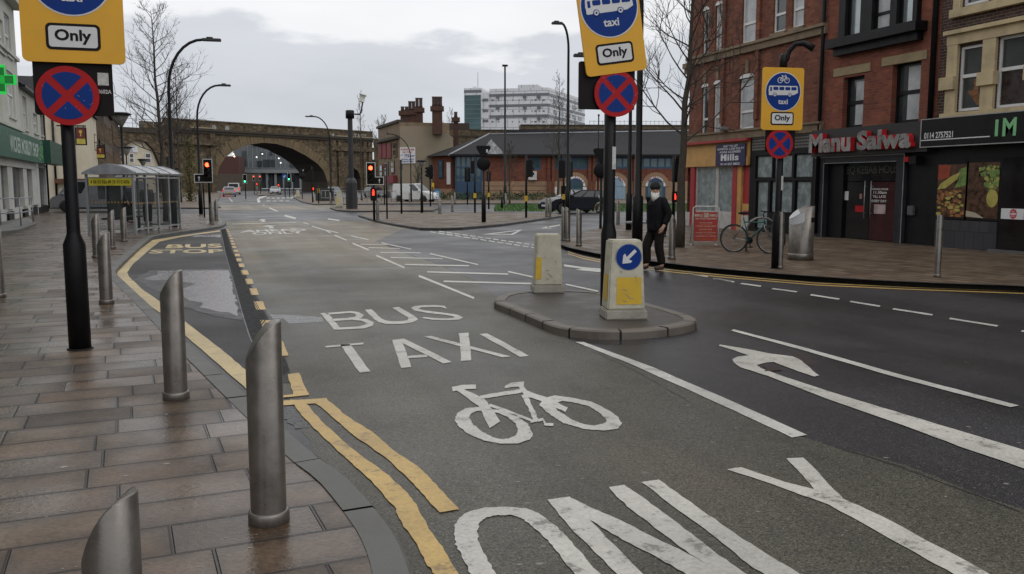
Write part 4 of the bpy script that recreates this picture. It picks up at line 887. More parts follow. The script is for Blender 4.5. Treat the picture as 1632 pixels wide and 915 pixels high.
obj('shopfront', m, shop, M('white_shopfront', (.55, .55, .52), .5, var=.08, dirt=.25))
m = MB()
for x0, x1 in ((12, 20), (37, 43), (51, 58)): bpart('plinth', shop, LF, LA(x0, 330)-.01, .1, -.2, LA(x1, 330)+.01, .5, .06, BKF)
fa = bpart('fascia', shop, LF, aN, f_b, .1, LA(55, 240), f_t, .45, GRNF)
m = MB(); bb = LBv(25, 247.5); bt_ = LBv(25, 222); text(m, 'WICKER MOBILITY SHOP', LF, LA(-3, 230), LBv(22, 246), LA(46, 236), LBv(22, 222), .456, bold=.03); obj('lettering', m, fa, M('pale_green_letters', (.42, .50, .45), .5))
m = MB()
for k in range(16): a = LA(48.5, 240)+random.uniform(-.5, 1.3); b = random.uniform(f_b+.1, f_t-.2); bpart('leaf_motif', fa, LF, a, b, .45, a+.3, b+.12, .456+k*.0005, M('leaf_green', (.10, .38, .08), .5))
sh2 = thing('shop_building', 'lower off-white building with slim windows and dark green fascia by the side street', 'building', LF.p(aEnd, 0, 0))
h2T = LBv(40, 143)
lw2 = [LF.rect(*r) for r in ((37, 155, 43, 206), (53.5, 182, 60, 212), (64.5, 184, 69.5, 216))]
m = MB(); wall(m, LF, aE, aEnd, f_b-.2, h2T, lw2, rev=.2); m.box(LF, aE, .1, -10, aEnd-.01, h2T-.05, -.4); m.quad(LF.p(aEnd, 0, 0), LF.p(aEnd, 0, -10), LF.p(aEnd, h2T, -10), LF.p(aEnd, h2T, 0)); obj('wall', m, sh2, CRM2)
for h in lw2: window(sh2, LF, h, UPVC, CURT, tr=.5, c=-.12, sill=CRM2, fw=.05)
BRROOF = M('brown_roof_tiles', (.05, .032, .028), .8, var=.3, scale=3, bump=.3, bscale=10)
m = MB(); e0 = h2T; m.poly([LF.p(aE+.02, e0, .25), LF.p(aEnd, e0, .25), LF.p(aEnd, e0+3.2, -5), LF.p(aE+.02, e0+3.2, -5)]); m.poly([LF.p(aEnd, e0, .25), LF.p(aEnd, e0+3.2, -5), LF.p(aEnd, e0, -10)]); m.poly([LF.p(aE+.02, e0, -10), LF.p(aEnd, e0, -10), LF.p(aEnd, e0+3.2, -5), LF.p(aE+.02, e0+3.2, -5)]); obj('roof', m, sh2, BRROOF)
m = MB(); m.box(LF, aE, e0-.12, .0, aEnd+.05, e0+.02, .32); obj('gutter', m, sh2, BLACK)
bpart('fascia', sh2, LF, LA(57, 240), LBv(70, 262), .1, LA(80, 245), LBv(70, 228), .75, GRND)
for x0, x1, z_ in ((58, 62, .1), (72.5, 74, .5)): bpart('shopfront_pier', sh2, LF, LA(x0, 300), z_, -.3, LA(x1, 300), f_b, .05, MATS['white_shopfront'])
bpart('shop_window', sh2, LF, LA(62, 300), .3, -.3, LA(72.5, 300), f_b, -.1, GR1)
m = MB(); m.box(LF, LA(60, 330), .1, -.2, aEnd+.02, .45, .08); obj('plinth', m, sh2, BKF)
m = MB(); m.tube([LF.p(aEnd-.1, .3, .1), LF.p(aEnd-.1, e0, .1)], .06, 6); obj('downpipe', m, sh2, BLACK)
# green cross
CRG = M('green_led', (.02, .35, .06), .4, emit=(.02, .8, .10), estr=.5, var=.3, scale=9); CRD = M('green_led_dim', (.008, .12, .03), .4, emit=(.01, .4, .04), estr=.18, var=.3)
lf5 = LF.at(0, 0, .55); ca = lf5.px(1, 127); cp = lf5.p(ca[0], ca[1], 0); cf = Fr(cp, (1, 0, 0))
gc = thing('pharmacy_cross', 'lit green pharmacy cross jutting from the cream shop wall', 'sign', cp)
s_ = (cp-Vector((0, 0, CAM_H))).length/FPX*38/4.32
m = MB().mat(CRD); cross = [(-s_, -3*s_), (s_, -3*s_), (s_, -s_), (3*s_, -s_), (3*s_, s_), (s_, s_), (s_, 3*s_), (-s_, 3*s_), (-s_, s_), (-3*s_, s_), (-3*s_, -s_), (-s_, -s_)]
m.prism(cf, [(a*.72, b*.72) for a, b in cross], -.09, .09); obj('cross_body', m, gc)
m = MB().mat(CRG); m.ring(cf, [(a*.74, b*.74) for a, b in cross], [(a*.60, b*.60) for a, b in cross], .09, .11)
for k in range(-4, 5): m.box(cf, -.19, k*.042*s_/.3-.008, .091, .6*s_, k*.042*s_/.3+.008, .105)
obj('light_tubes', m, gc)
m = MB(); m.tube([cp+Vector((-.62, 0, 0)), cp+Vector((-.3, 0, 0))], .03, 6); obj('bracket', m, gc, BLACK)
# ramp with handrail
rp_ = thing('access_ramp', 'low concrete access ramp with grey handrail outside the shops', 'ramp', G(20, 368))
m = MB(); pts = [G(x, y, .1) for x, y in ((-40, 372), (45, 354), (58, 360), (30, 370.5), (-40, 386))]
m.poly([p+Vector((0, 0, .22 if i in (0, 1, 4) else .1)) for i, p in enumerate(pts)])
for i in range(5):
    p, q = pts[i], pts[(i+1) % 5]; zp, zq = (.22 if i in (0, 1, 4) else .1), (.22 if (i+1) % 5 in (0, 1, 4) else .1)
    m.quad(p, q, q+Vector((0, 0, zq)), p+Vector((0, 0, zp)))
obj('slab', m, rp_, CONC)
m = MB(); pa, pb, pc, pdn = G(-40, 378), G(2, 368), G(34, 366.5), G(53.5, 360.5)
for p in (pa, pb, pc, pdn): m.tube([p+Vector((0, 0, .15)), p+Vector((0, 0, 1.15))], .025, 6)
for z in (.62, 1.15):
    for p, q in ((pa, pb), (pb, pc), (pc, pdn)): m.tube([p+Vector((0, 0, z)), q+Vector((0, 0, z))], .022, 6)
obj('handrail', m, rp_, GALV)
# cream pub across the side street and the brown row behind it
CC = G(146, 328); CF = Fr((CC.x, CC.y, 0), heading(88)); SFr = Fr((CC.x, CC.y, 0), heading(-3))
PUBC = M('pale_cream_render', (.60, .54, .42), .75, var=.08, scale=.8, dirt=.2)
cpub = thing('pub_building', 'pale cream rendered pub with drainpipes standing across the side street', 'building', CC)
eH = HZ(CC, 178)
m = MB(); m.box(CF, -16, 0, -9, 0, eH, 0); obj('wall', m, cpub, PUBC)
m = MB(); m.add([CF.p(-16.1, eH, .15), CF.p(.2, eH, .15), CF.p(.2, eH, -9.2), CF.p(-16.1, eH, -9.2), CF.p(-13, eH+3, -4.5), CF.p(-1.6, eH+3, -4.5)], [[0, 1, 5, 4], [1, 2, 5], [2, 3, 4, 5], [3, 0, 4]]); obj('roof', m, cpub, SLATE)
m = MB()
for x in (87, 116): a = CF.px(x, 250)[0]; obj('drainpipe', MB().tube([CF.p(a, .2, .1), CF.p(a, eH, .1)], .09, 6), cpub, BLACK)
for x0, x1 in ((148, 152), (158, 163)):
    h = SFr.rect(x0, 215, x1, 240); window(cpub, SFr, h, SOOT, GLASS, tr=.5, c=.12)
m = MB()
for x in (104, 140): a = CF.px(x, 290)[0]; bpart('window_box', cpub, CF, a-.7, HZ(CC, 292), 0, a+.7, HZ(CC, 285), .5, M('planter_brown', (.12, .05, .03), .8))
BR4 = BRICK('sooty_brick', [(.05, .035, .027), (.075, .048, .036), (.04, .03, .025)], (.05, .04, .035), (Vector((0, 1, 0)), Vector((0, 0, 1))), bw=.5, rh=.2, stain=.5)
rowx = [(10, 26, 176, 'dark', BR4, 'sooty brown brick building right behind the cream pub'), (26.2, 44, 184, '', M('brown_stone_front', (.10, .07, .05), .85, var=.3, dirt=.4), 'brown stone fronted building in the middle of the old street row'), (44.2, 70, 190, '', BR4, 'low sooty brick building at the viaduct end of the old street row')]
for a0, a1, py, _, mt, lab in rowx:
    t = thing('terrace_building', lab, 'building', SFr.p(a0, 0, 0)); p = SFr.p((a0+a1)/2, 0, 0); hgt = HZ(p, py)
    obj('wall', MB().box(SFr, a0, 0, -9, a1, hgt, 0), t, mt)
    obj('roof', MB().add([SFr.p(a0, hgt, .3), SFr.p(a1, hgt, .3), SFr.p(a1, hgt+2.2, -4.5), SFr.p(a0, hgt+2.2, -4.5), SFr.p(a0, hgt, -9), SFr.p(a1, hgt, -9)], [[0, 1, 2, 3], [3, 2, 5, 4], [0, 3, 4], [1, 5, 2]]), t, SLATE)
    k = 0
    for a in [a0+1.6+3.2*i for i in range(int((a1-a0-2)/3.2)+1)]:
        for b in (hgt*.35, hgt*.66):
            window(t, SFr, (a, b, a+1.2, b+hgt*.2), SOOT, GLASS, tr=.5, c=.12)
    obj('chimney', MB().box(SFr, a1-1.2, hgt, -5.2, a1-.2, hgt+3.6, -3.6), t, mt)
def pub_sign(x0, y0, x1, y1, d, label):
    """hanging sign in a plane facing the traffic"""
    dv = ray((x0+x1)/2, y1); dv = dv/Vector((dv.x, dv.y)).length*d; q = Vector((0, 0, CAM_H))+dv
    f = Fr((q.x, q.y, 0), heading(95)); h = f.rect(x0, y0, x1, y1); t = thing('pub_sign', label, 'sign', f.p((h[0]+h[2])/2, h[1], 0))
    hh = h[3]-h[1]
    bpart('board', t, f, h[0], h[1], -.06, h[2], h[3], .06, BLKM)
    m = MB().mat(M('pub_maroon', (.14, .025, .02), .5)); m.box(f, h[0]+.08, h[1]+hh*.38, .06, h[2]-.08, h[3]-.08, .075); m.mat(M('pub_yellow', (.5, .42, .08), .5)); m.box(f, h[0]+.08, h[1]+.08, .06, h[2]-.08, h[1]+hh*.36, .075)
    m.disc(f.at((h[0]+h[2])/2, h[1]+hh*.76), hh*.09, .08, 10); m.box(f, (h[0]+h[2])/2-hh*.03, h[1]+hh*.5, .076, (h[0]+h[2])/2+hh*.03, h[1]+hh*.7, .08); obj('emblem', m, t)
    m = MB(); m.tube([f.p(h[0]-1.2, h[3]+.1, 0), f.p(h[2], h[3]+.1, 0)], .05, 6); m.tube([f.p(h[0]+.2, h[3]+.1, 0), f.p(h[0]+.2, h[3], 0)], .03, 5); m.tube([f.p(h[2]-.2, h[3]+.1, 0), f.p(h[2]-.2, h[3], 0)], .03, 5); obj('bracket', m, t, BLACK)
pub_sign(120, 203, 138, 231.5, 72, 'maroon and yellow board with a gold emblem on the corner of the cream pub')
pub_sign(152, 234, 168, 253, 84, 'maroon and yellow hanging sign with gold emblem on the old street row')

# ---- viaduct
VO = G(345, 307.3, 0); VF = Fr((VO.x, VO.y, 0), heading(55))
VST = BRICK('viaduct_stone', [(.115, .085, .052), (.16, .118, .07), (.085, .065, .042), (.19, .145, .09)], (.06, .046, .032), (heading(55), Vector((0, 0, 1))), bw=.95, rh=.42, mw=.03, stain=.8, bump=.3)
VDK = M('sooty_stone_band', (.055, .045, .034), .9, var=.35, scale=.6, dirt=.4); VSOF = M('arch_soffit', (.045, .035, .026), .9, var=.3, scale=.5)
VA = lambda x, y: VF.px(x, y)[0]
VB = lambda x, y: VF.px(x, y)[1]
via = thing('viaduct', 'old stone railway viaduct with a wide arch over the road', 'viaduct', VO)
arcpx = [(344.5, 308.5), (345, 283), (349, 266), (358, 252), (370, 242), (384, 235), (400, 230), (421, 227.5), (441, 229.5), (466, 237), (488, 248.5), (506, 261), (516, 273), (522, 290), (523, 310)]
arc = [VF.px(x, y) for x, y in arcpx]
ped = [VF.px(x, y) for x, y in ((553, 311), (553, 285), (557, 273), (564, 268), (571, 273), (575, 285), (575, 311))]
lef = [VF.px(x, y) for x, y in ((189, 315), (189, 262), (193, 245), (203, 231), (217, 223), (233, 226), (246, 240), (255, 262), (256, 315))]
aL, aR = VA(168, 250), VA(594, 260); aTL = VA(262, 200)
top = VB(470, 226)+0; corn = VB(470, 219.5)
def archwall(mb, a0, a1, top, ops, dep, c=0):
    cur = a0
    for op in sorted(ops, key=lambda o: o[0][0]):
        mb.quad(VF.p(cur, -.5, c), VF.p(op[0][0], -.5, c), VF.p(op[0][0], top, c), VF.p(cur, top, c))
        for (p, q) in zip(op[:-1], op[1:]):
            if q[0]-p[0] > 1e-4: mb.quad(VF.p(p[0], p[1], c), VF.p(q[0], q[1], c), VF.p(q[0], top, c), VF.p(p[0], top, c))
        cur = op[-1][0]
    mb.quad(VF.p(cur, -.5, c), VF.p(a1, -.5, c), VF.p(a1, top, c), VF.p(cur, top, c))
for o_ in (arc, ped, lef):
    l0 = o_[0][0]
    o_[0] = (o_[1][0]-.001, -.5); o_[-1] = (o_[-2][0]+.001, -.5)
tp = VB(470, 227)-.0
tp = max(p[1] for p in arc)+1.3
m = MB(); archwall(m, aL, aR, tp, [arc, ped, lef], 9)
m.quad(VF.p(aR, -.5, 0), VF.p(aR, -.5, -9), VF.p(aR, tp, -9), VF.p(aR, tp, 0)); m.box(VF, aL, tp, -9, aR, tp+.1, 0)
archwall(m, aL, aR, tp, [arc, ped, lef], 9, -9)
obj('stone_face', m, via, VST)
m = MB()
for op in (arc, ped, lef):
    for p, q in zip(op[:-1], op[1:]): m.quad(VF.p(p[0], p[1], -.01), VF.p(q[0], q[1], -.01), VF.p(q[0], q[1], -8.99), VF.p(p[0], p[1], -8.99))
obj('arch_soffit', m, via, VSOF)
# voussoirs: radiating stones round the big arch
m = MB(); cxm = (arc[1][0]+arc[-2][0])/2
VV = M('voussoir_stone', (.17, .125, .07), .9, var=.3, scale=.5, dirt=.35)
ptsA = []
for p, q in zip(arc[1:-1], arc[2:-1]):
    for k in range(4): ptsA.append((p[0]+(q[0]-p[0])*k/4, p[1]+(q[1]-p[1])*k/4))
ptsA.append(arc[-2])
for i in range(len(ptsA)-1):
    p, q = ptsA[i], ptsA[i+1]; nx, ny = -(q[1]-p[1]), q[0]-p[0]; l_ = math.hypot(nx, ny) or 1; nx, ny = nx/l_, ny/l_; w = random.uniform(1.9, 2.4); g_ = .06
    a = (p[0]+(q[0]-p[0])*g_, p[1]+(q[1]-p[1])*g_); pp = (a[0]+nx*w, min(a[1]+ny*w, tp-.05)); qq = (q[0]+nx*w, min(q[1]+ny*w, tp-.05))
    m.prism(VF, [a, q, qq, pp], 0, .05+random.random()*.03)
obj('voussoirs', m, via, VV)
ph = VB(470, 203.5)
m = MB(); m.box(VF, aTL, tp, -9.2, aR, tp+.5, .35); m.box(VF, aTL, tp+.5, -9.3, aR, tp+.95, .6); obj('string_course', m, via, VDK)
m = MB(); m.box(VF, aTL, tp+.95, -.6, aR, ph, .15); m.box(VF, aTL, ph, -.7, aR, ph+.3, .3); m.box(VF, aTL, tp+.95, -9, aR, ph, -8.4); obj('parapet', m, via, VST)
m = MB(); hl = VB(225, 204); m.box(VF, aL-60, 0 if 0 else tp-.5, -9, aTL, hl, .25); obj('parapet_coping', m, via, VDK)
m = MB(); m.box(VF, aL-60, 0, -9, aL, tp-.5, 0); obj('approach_wall', m, via, VST)
m = MB()
for x0, x1 in ((335, 343), (527, 534), (538, 546), (578, 583), (586, 592)): bpart('pilaster', via, VF, VA(x0, 270), 0, .002, VA(x1, 270), tp, .45, VST)
for x0, x1 in ((262, 345), (526, 594)): bpart('stone_band', via, VF, VA(x0, 230), VB(560, 238)-.5, .002, VA(x1, 230), VB(560, 234), .75, VST)
m = MB()
for x0, x1 in ((302, 339), (533, 593)): bpart('pale_ledge', via, VF, VA(x0, 207), tp+1.0, .16, VA(x1, 214), tp+1.2, .7, M('weathered_ledge', (.33, .28, .20), .8))
m = MB()
for x, r in ((340.5, 1), (361, 1), (530, .7)): m.disc(VF.at(VA(x, 200.5), ph-1.1), .55*r, .17, 10)
GRF = M('grey_graffiti', (.30, .30, .29), .7)
text(m, 'TAGS', VF, VA(563, 208), ph-1.75, VA(583, 209), ph-.5, .165, bold=.02); obj('graffiti', m, via, GRF)
m = MB()
for k in range(26): a = aTL-k*2.2; m.tube([VF.p(a, hl, -.3), VF.p(a, hl+1.7, -.3)], .06, 4)
for z in (.85, 1.7): m.tube([VF.p(aTL, hl+z, -.3), VF.p(aTL-55, hl+z, -.3)], .05, 4)
obj('railing', m, via, GALV)
# unit inside the left arch
unit = thing('arch_unit', 'cream fronted trophy shop built inside the left viaduct arch', 'building', VF.p(VA(222, 300), 0, -.6))
iw_ = [VF.rect(209, 244, 217, 259.5), VF.rect(234.5, 244, 244, 260)]
m = MB(); m.poly([VF.p(a, b, -.8) for a, b in lef]); obj('wall', m, unit, PUBC)
for h in iw_+[VF.rect(193, 242, 200, 258)]: window(unit, VF, h, UPVC, GLASS, tr=.5, c=-.72, fw=.15)
h = VF.rect(198, 232.5, 222.5, 242.5); sg = bpart('name_board', unit, VF, h[0], h[1], -.8, h[2], h[3], -.6, SIGNW)
m = MB(); H_ = h[3]-h[1]
for i, t_ in enumerate(('SHEFFIELD', 'TROPHY', 'CENTRE')): text(m, t_, VF, h[0]+.6+(.5 if i else 0), h[1]+H_*(.7-.31*i), h[2]-.6-(.5 if i else 0), h[1]+H_*(.93-.31*i), -.59, bold=.03)
obj('lettering', m, sg, M('letter_blue', (.02, .05, .22), .5))
# viaduct wall continuing behind the shops on the right
WF = Fr(tuple(G(600, 304.3, 0).to_2d())+(0,), heading(106)); 
rw = thing('viaduct_wall', 'long dark stone railway wall running behind the brick office', 'viaduct', WF.p(20, 0, 0))
VST2 = BRICK('railway_wall_stone', [(.11, .082, .05), (.15, .112, .066), (.085, .065, .042)], (.06, .046, .032), (heading(106), Vector((0, 0, 1))), bw=1.3, rh=.55, mw=.05, stain=.7)
m = MB(); wtop = WF.px(790, 208)[1]; wtop2 = WF.px(900, 200)[1]; wtop3 = WF.px(700, 196)[1]
m.box(WF, WF.px(596, 250)[0], 0, -8, WF.px(672, 250)[0], wtop*.86, 0); m.box(WF, WF.px(672, 200)[0], 0, -8, WF.px(748, 200)[0], wtop, 0); m.box(WF, WF.px(748, 200)[0], 0, -8, WF.px(830, 200)[0], wtop, 0); m.box(WF, WF.px(830, 200)[0], 0, -8, WF.px(830, 200)[0]+160, wtop2, 0)
obj('wall', m, rw, VST2)
m = MB(); m.box(WF, WF.px(672, 200)[0], wtop, -8, WF.px(748, 200)[0], wtop3, -.1); obj('dark_parapet', m, rw, M('dark_brown_parapet', (.05, .036, .026), .9, var=.3))
m = MB(); m.box(WF, WF.px(700, 200)[0], wtop-1.7, 0, WF.px(830, 200)[0], wtop-1.3, .3); m.box(WF, WF.px(830, 200)[0], wtop2, -8.1, WF.px(830, 200)[0]+160, wtop2+.25, .2); m.box(WF, WF.px(748, 200)[0], wtop, -8.1, WF.px(830, 200)[0], wtop+.25, .2); obj('coping', m, rw, VDK)
m = MB(); a_ = WF.px(940, 200)[0]
for k in range(60): m.tube([WF.p(a_+k*1.2, wtop2+.25, -.4), WF.p(a_+k*1.2, wtop2+1.5, -.4)], .05, 3)
m.tube([WF.p(a_, wtop2+1.2, -.4), WF.p(a_+72, wtop2+1.2, -.4)], .05, 3); obj('railing', m, rw, M('blue_grey_rail', (.12, .15, .2), .5))

# ---- furniture shop
FO = G(639, 317.5, .02); FG = Fr((FO.x, FO.y, 0), heading(105)); FS = Fr((FO.x, FO.y, 0), (0, -1, 0))
furn = thing('furniture_shop', 'tall brown rendered end of terrace shop with brick chimney stacks', 'building', FO)
FREN = M('brown_render', (.27, .225, .16), .85, var=.12, scale=.25, dirt=.2); FBR = M('chimney_brick', (.075, .036, .026), .9, var=.35, scale=2)
pl = [FG.px(x, y) for x, y in ((639, 201.5), (690, 201), (706, 208), (722, 219))]
aW = pl[3][0]; outl = [(0, -.1), (aW, -.1), pl[3], pl[2], pl[1], (0, pl[0][1])]
m = MB(); m.prism(FG, outl, -12, 0); obj('gable_wall', m, furn, FREN)
aF = FS.px(604, 260)[0]; fh = FS.px(638, 197)[1]; fh2 = FS.px(606, 207.5)[1]
m = MB(); fh = (fh+fh2)/2+.2; m.box(FS, aF, 0, -6, -.02, fh, .05); obj('front_wall', m, furn, SOOT)
m = MB(); c_ = FS.px(620, 221)[1]; m.box(FS, aF, c_-.3, .05, 0, c_, .5); m.box(FS, aF, fh, -.5, 0, fh+.3, .3); obj('cornice', m, furn, VDK)
m = MB()
for x0, x1 in ((605.5, 610), (611.5, 617), (618.5, 625)): bpart('red_banner', furn, FS, FS.px(x0, 240)[0], FS.px(x1, 252)[1], .06, FS.px(x1, 240)[0], FS.px(x1, 228)[1], .18, M('banner_red', (.20, .03, .035), .6, var=.2))
bpart('shop_fascia', furn, FS, FS.px(620, 285)[0], FS.px(628, 292)[1], .06, FS.px(634, 285)[0], FS.px(628, 280)[1], .6, MATS['banner_red'])
for x0, x1, y0, y1 in ((628, 634, 226, 250), (606, 611, 262, 285), (614, 620, 258, 285), (624, 630, 256, 276)): window(furn, FS, FS.rect(x0, y0, x1, y1), SOOT, GLASS, tr=.5, c=.16, fw=.15)
bpart('shop_door', furn, FS, FS.px(623, 300)[0], .1, .06, FS.px(634, 300)[0], 2.6, .2, M('grey_shutter', (.25, .25, .25), .5))
def chim(par, fr, x0, x1, y0, y1, pots, cback=-1.5):
    h = fr.rect(x0, y0, x1, y1); c = obj('chimney', MB().box(fr, h[0], h[1]-.5, cback-1.2, h[2], h[3]-.5, cback).box(fr, h[0]-.2, h[3]-.5, cback-1.4, h[2]+.2, h[3], cback+.2), par, FBR)
    m = MB(); n = pots[0]
    for k in range(n): a = h[0]+(h[2]-h[0])*(k+.5)/n; m.lathe(fr.p(a, h[3], cback-.6), [(.26, 0), (.2, .3), (.2, (pots[1]-.2)), (.24, pots[1])], 8)
    obj('chimney_pot', m, c, M('pot_clay', (.06, .035, .028), .8))
chim(furn, FG, 637, 650, 175, 202, (2, .55)); chim(furn, FG, 649.5, 661, 174, 202, (2, 1.1), -1.55); chim(furn, FG, 661, 673, 170, 202, (2, 1.2), -1.5); chim(furn, FG, 689, 705, 171, 208, (3, 1.15), .12+1.2); chim(furn, FG, 723, 731, 184, 260, (1, .7), -3)
h = FG.rect(637.5, 235, 662, 260.5)
fs_ = thing('wall_sign', 'white furniture sale board on the brown gable wall', 'sign', FG.p((h[0]+h[2])/2, h[1], .1)); bpart('board', fs_, FG, h[0], h[1], .03, h[2], h[3], .12, SIGNW)
H_, W_ = h[3]-h[1], h[2]-h[0]; m = MB().mat(M('letter_red', (.35, .05, .04), .5))
text(m, 'FURNITURE', FG, h[0]+W_*.06, h[1]+H_*.80, h[2]-W_*.06, h[1]+H_*.93, .13, .03); text(m, 'FACTORY', FG, h[0]+W_*.18, h[1]+H_*.63, h[2]-W_*.18, h[1]+H_*.75, .13, .03)
m.mat(MATS['letter_blue']); text(m, '75%', FG, h[0]+W_*.27, h[1]+H_*.37, h[0]+W_*.63, h[1]+H_*.57, .13, .03); text(m, 'OFF', FG, h[0]+W_*.7, h[1]+H_*.4, h[2]-W_*.05, h[1]+H_*.52, .13, .03); text(m, 'UP TO', FG, h[0]+W_*.05, h[1]+H_*.47, h[0]+W_*.2, h[1]+H_*.55, .13, .03)
text(m, 'SOFAS BEDS', FG, h[0]+W_*.1, h[1]+H_*.2, h[2]-W_*.1, h[1]+H_*.3, .13, .03); text(m, 'FURNITURE', FG, h[0]+W_*.1, h[1]+H_*.06, h[2]-W_*.12, h[1]+H_*.16, .13, .03); obj('lettering', m, fs_)

# ---- brick office with slate roof
BO = G(724, 318.5, .02); BF = Fr((BO.x, BO.y, 0), heading(107)); LO = G(690, 317.6, .02)
off = thing('brick_office', 'low red brick office with slate roof and tan stone arches', 'building', BO)
BRO = BRICK('office_brick', [(.15, .052, .032), (.19, .066, .04), (.13, .045, .03)], (.11, .06, .045), (heading(107), Vector((0, 0, 1))), bw=.45, rh=.15, mw=.012, stain=.3)
TAN = M('tan_blockwork', (.30, .19, .115), .85, var=.14, scale=.6, dirt=.2); BLF = M('blue_frame', (.022, .058, .115), .5, var=.15)
ev = BF.px(900, 248)[1]; bn = BF.px(900, 289)[1]; aX = lambda x, y=280: BF.px(x, y)[0]
aG1 = aX(767); aEnd2 = aX(1112)+8
uw = [BF.rect(*r) for r in ((843, 250, 862, 271), (883, 250, 939, 270), (949, 250, 1003, 269), (1013, 250, 1072, 269))]
cx_ = [917, 981, 1045]; aw = [(aX(x-16), 0, aX(x+16), BF.px(x, 296)[1]) for x in cx_]
m = MB(); wall(m, BF, aG1, aEnd2, bn, ev, uw, rev=.2); m.box(BF, aG1, 0, -12, aEnd2, ev, -.5)
for x in (878, 943, 1008): a = aX(x); m.box(BF, a-.42, 0, .0, a-.1, ev, .22); m.box(BF, a+.1, 0, .0, a+.42, ev, .22)
LFr = Fr((LO.x, LO.y, 0), (Vector((BO.x-LO.x, BO.y-LO.y, 0)))); lw_ = (Vector((BO.x-LO.x, BO.y-LO.y))).length
m.box(LFr, 0, bn*.6, -6, lw_*.88, ev, 0)
obj('brick_wall', m, off, BRO)
m = MB(); wall(m, BF, aG1, aEnd2, 0, bn, [], c=.03, rev=.1); m.quad(BF.p(aG1, bn, 0), BF.p(aEnd2, bn, 0), BF.p(aEnd2, bn, .03), BF.p(aG1, bn, .03)); m.box(LFr, 0, 0, -6, lw_*.88, bn*.6-.01, .03)
for x in cx_:
    b0_ = BF.px(x, 297)[1]; ro, ri = (BF.px(x+22, 290)[0]-BF.px(x, 290)[0]), (BF.px(x+16, 290)[0]-BF.px(x, 290)[0]); f = BF.at(aX(x), b0_)
    for k in range(12):
        t0, t1 = math.pi*k/12, math.pi*(k+.93)/12; m.prism(f, [(ro*math.cos(t0), ro*math.sin(t0)), (ro*math.cos(t1), ro*math.sin(t1)), (ri*math.cos(t1), ri*math.sin(t1)), (ri*math.cos(t0), ri*math.sin(t0))], .03, .10)
obj('stone_band', m, off, TAN)
m = MB()
for k in range(1, 4): m.box(BF, aG1, bn*k/4-.03, .02, aX(873), bn*k/4+.03, .036)
obj('band_joint', m, off, M('dark_joint', (.08, .05, .04), .9))
for h in uw: window(off, BF, h, BLF, GLASSB, tr=0, fw=.22, c=-.08, mull=0 if h is uw[0] else 4)
for i, x in enumerate(cx_):
    b0_ = BF.px(x, 297)[1]; f = BF.at(aX(x), b0_); ri = (BF.px(x+16, 290)[0]-BF.px(x, 290)[0]); rj = ri*.80
    m = MB(); n = 16; m.ring(f, [(ri*math.cos(math.pi*k/n), ri*math.sin(math.pi*k/n)) for k in range(n+1)]+[(0, 0)], [(rj*math.cos(math.pi*k/n), rj*math.sin(math.pi*k/n)) for k in range(n+1)]+[(0, 0)], .042, .09); sb = obj('arch_sign', m, off, SIGNW)
    m = MB(); tx = ('OUR WILLS', 'EMPLOYMENT', 'IMMIGRATION')[i]
    for k, ch in enumerate(tx):
        if ch == ' ': continue
        t = math.pi*(.86-.72*k/(len(tx)-1)); g = Fr(f.p(math.cos(t)*(ri+rj)/2, math.sin(t)*(ri+rj)/2, 0), f.u, f.n, f.v).roll(t-math.pi/2); w = .10 if ch != 'I' else .03; text(m, ch, g, -w, -.13, w, .13, .095, .03)
    obj('lettering', m, sb, M('letter_maroon', (.18, .03, .04), .5))
    dm = MB().mat(BLF if i != 1 else M('pale_blue_shutter', (.22, .32, .40), .5)); dm.poly([f.p(rj*math.cos(math.pi*k/n), rj*math.sin(math.pi*k/n), .04) for k in range(n+1)]); dm.quad(f.p(-ri, -b0_, .04), f.p(ri, -b0_, .04), f.p(ri, 0, .04), f.p(-ri, 0, .04)); dd_ = obj('entrance_door', dm, off)
    m = MB()
    for s0, s1 in ((-.75, -.1), (.1, .75)): m.box(f, ri*s0, -b0_*.9, .04, ri*s1, rj*.5, .055)
    obj('door_glass', m, dd_, GLASSB if i != 1 else MATS['pale_blue_shutter'])
m = MB()
for x in (886, 932): bpart('notice_board', off, BF, aX(x-3), BF.px(x, 312)[1], .04, aX(x+3), BF.px(x, 298)[1], .1, SIGNW)
# glazed corner
m = MB(); m.box(BF, .2, 0, -4, aG1, ev, -.02); gz = obj('glazed_corner', m, off, GLASSB)
m = MB()
for k in range(6): a = .2+(aG1-.2)*k/5; m.box(BF, a-.08, 0, -.02, a+.08, ev, .06)
for b in (0, ev*.25, ev*.5, ev*.72, ev-.2): m.box(BF, .2, b, -.01, aG1, b+.16, .05)
obj('glazing_bars', m, gz, BLF)
m = MB(); m.box(BF, .3, 0, .061, aG1-.1, ev*.42, .1); obj('blue_panel', m, gz, BLF)
bpart('white_board', off, LFr, lw_*.70, ev*.35, .05, lw_*.86, ev*.85, .12, SIGNW); window(off, LFr, (lw_*.3, ev*.5, lw_*.52, ev*.9), BLF, GLASSB, tr=.5, c=.12, fw=.15)
rg = BF.at(0, 0, -6).px(900, 206)[1]
e1 = LFr.p(-.6, ev, .6); e2 = BF.p(-.6, ev, .7); e3 = BF.p(aEnd2, ev, .7); r1 = BF.p(aX(780, 225), rg*.93, -6); r2 = BF.p(aEnd2, rg, -6); r0 = BF.p(-1, ev, -12); r3 = BF.p(aEnd2, ev, -12.5)
rm = BF.p(aX(835), rg, -6)
m = MB(); m.poly([e2, e3, r2, rm, r1]); m.poly([e1, e2, r1]); m.poly([e1, r1, r0]); m.poly([r1, rm, r2, r3, r0]); obj('slate_roof', m, off, SLATE)
m = MB(); m.tube([e2, r1], .13, 5); m.tube([r1, r2], .1, 5); obj('ridge_tile', m, off, GALV)
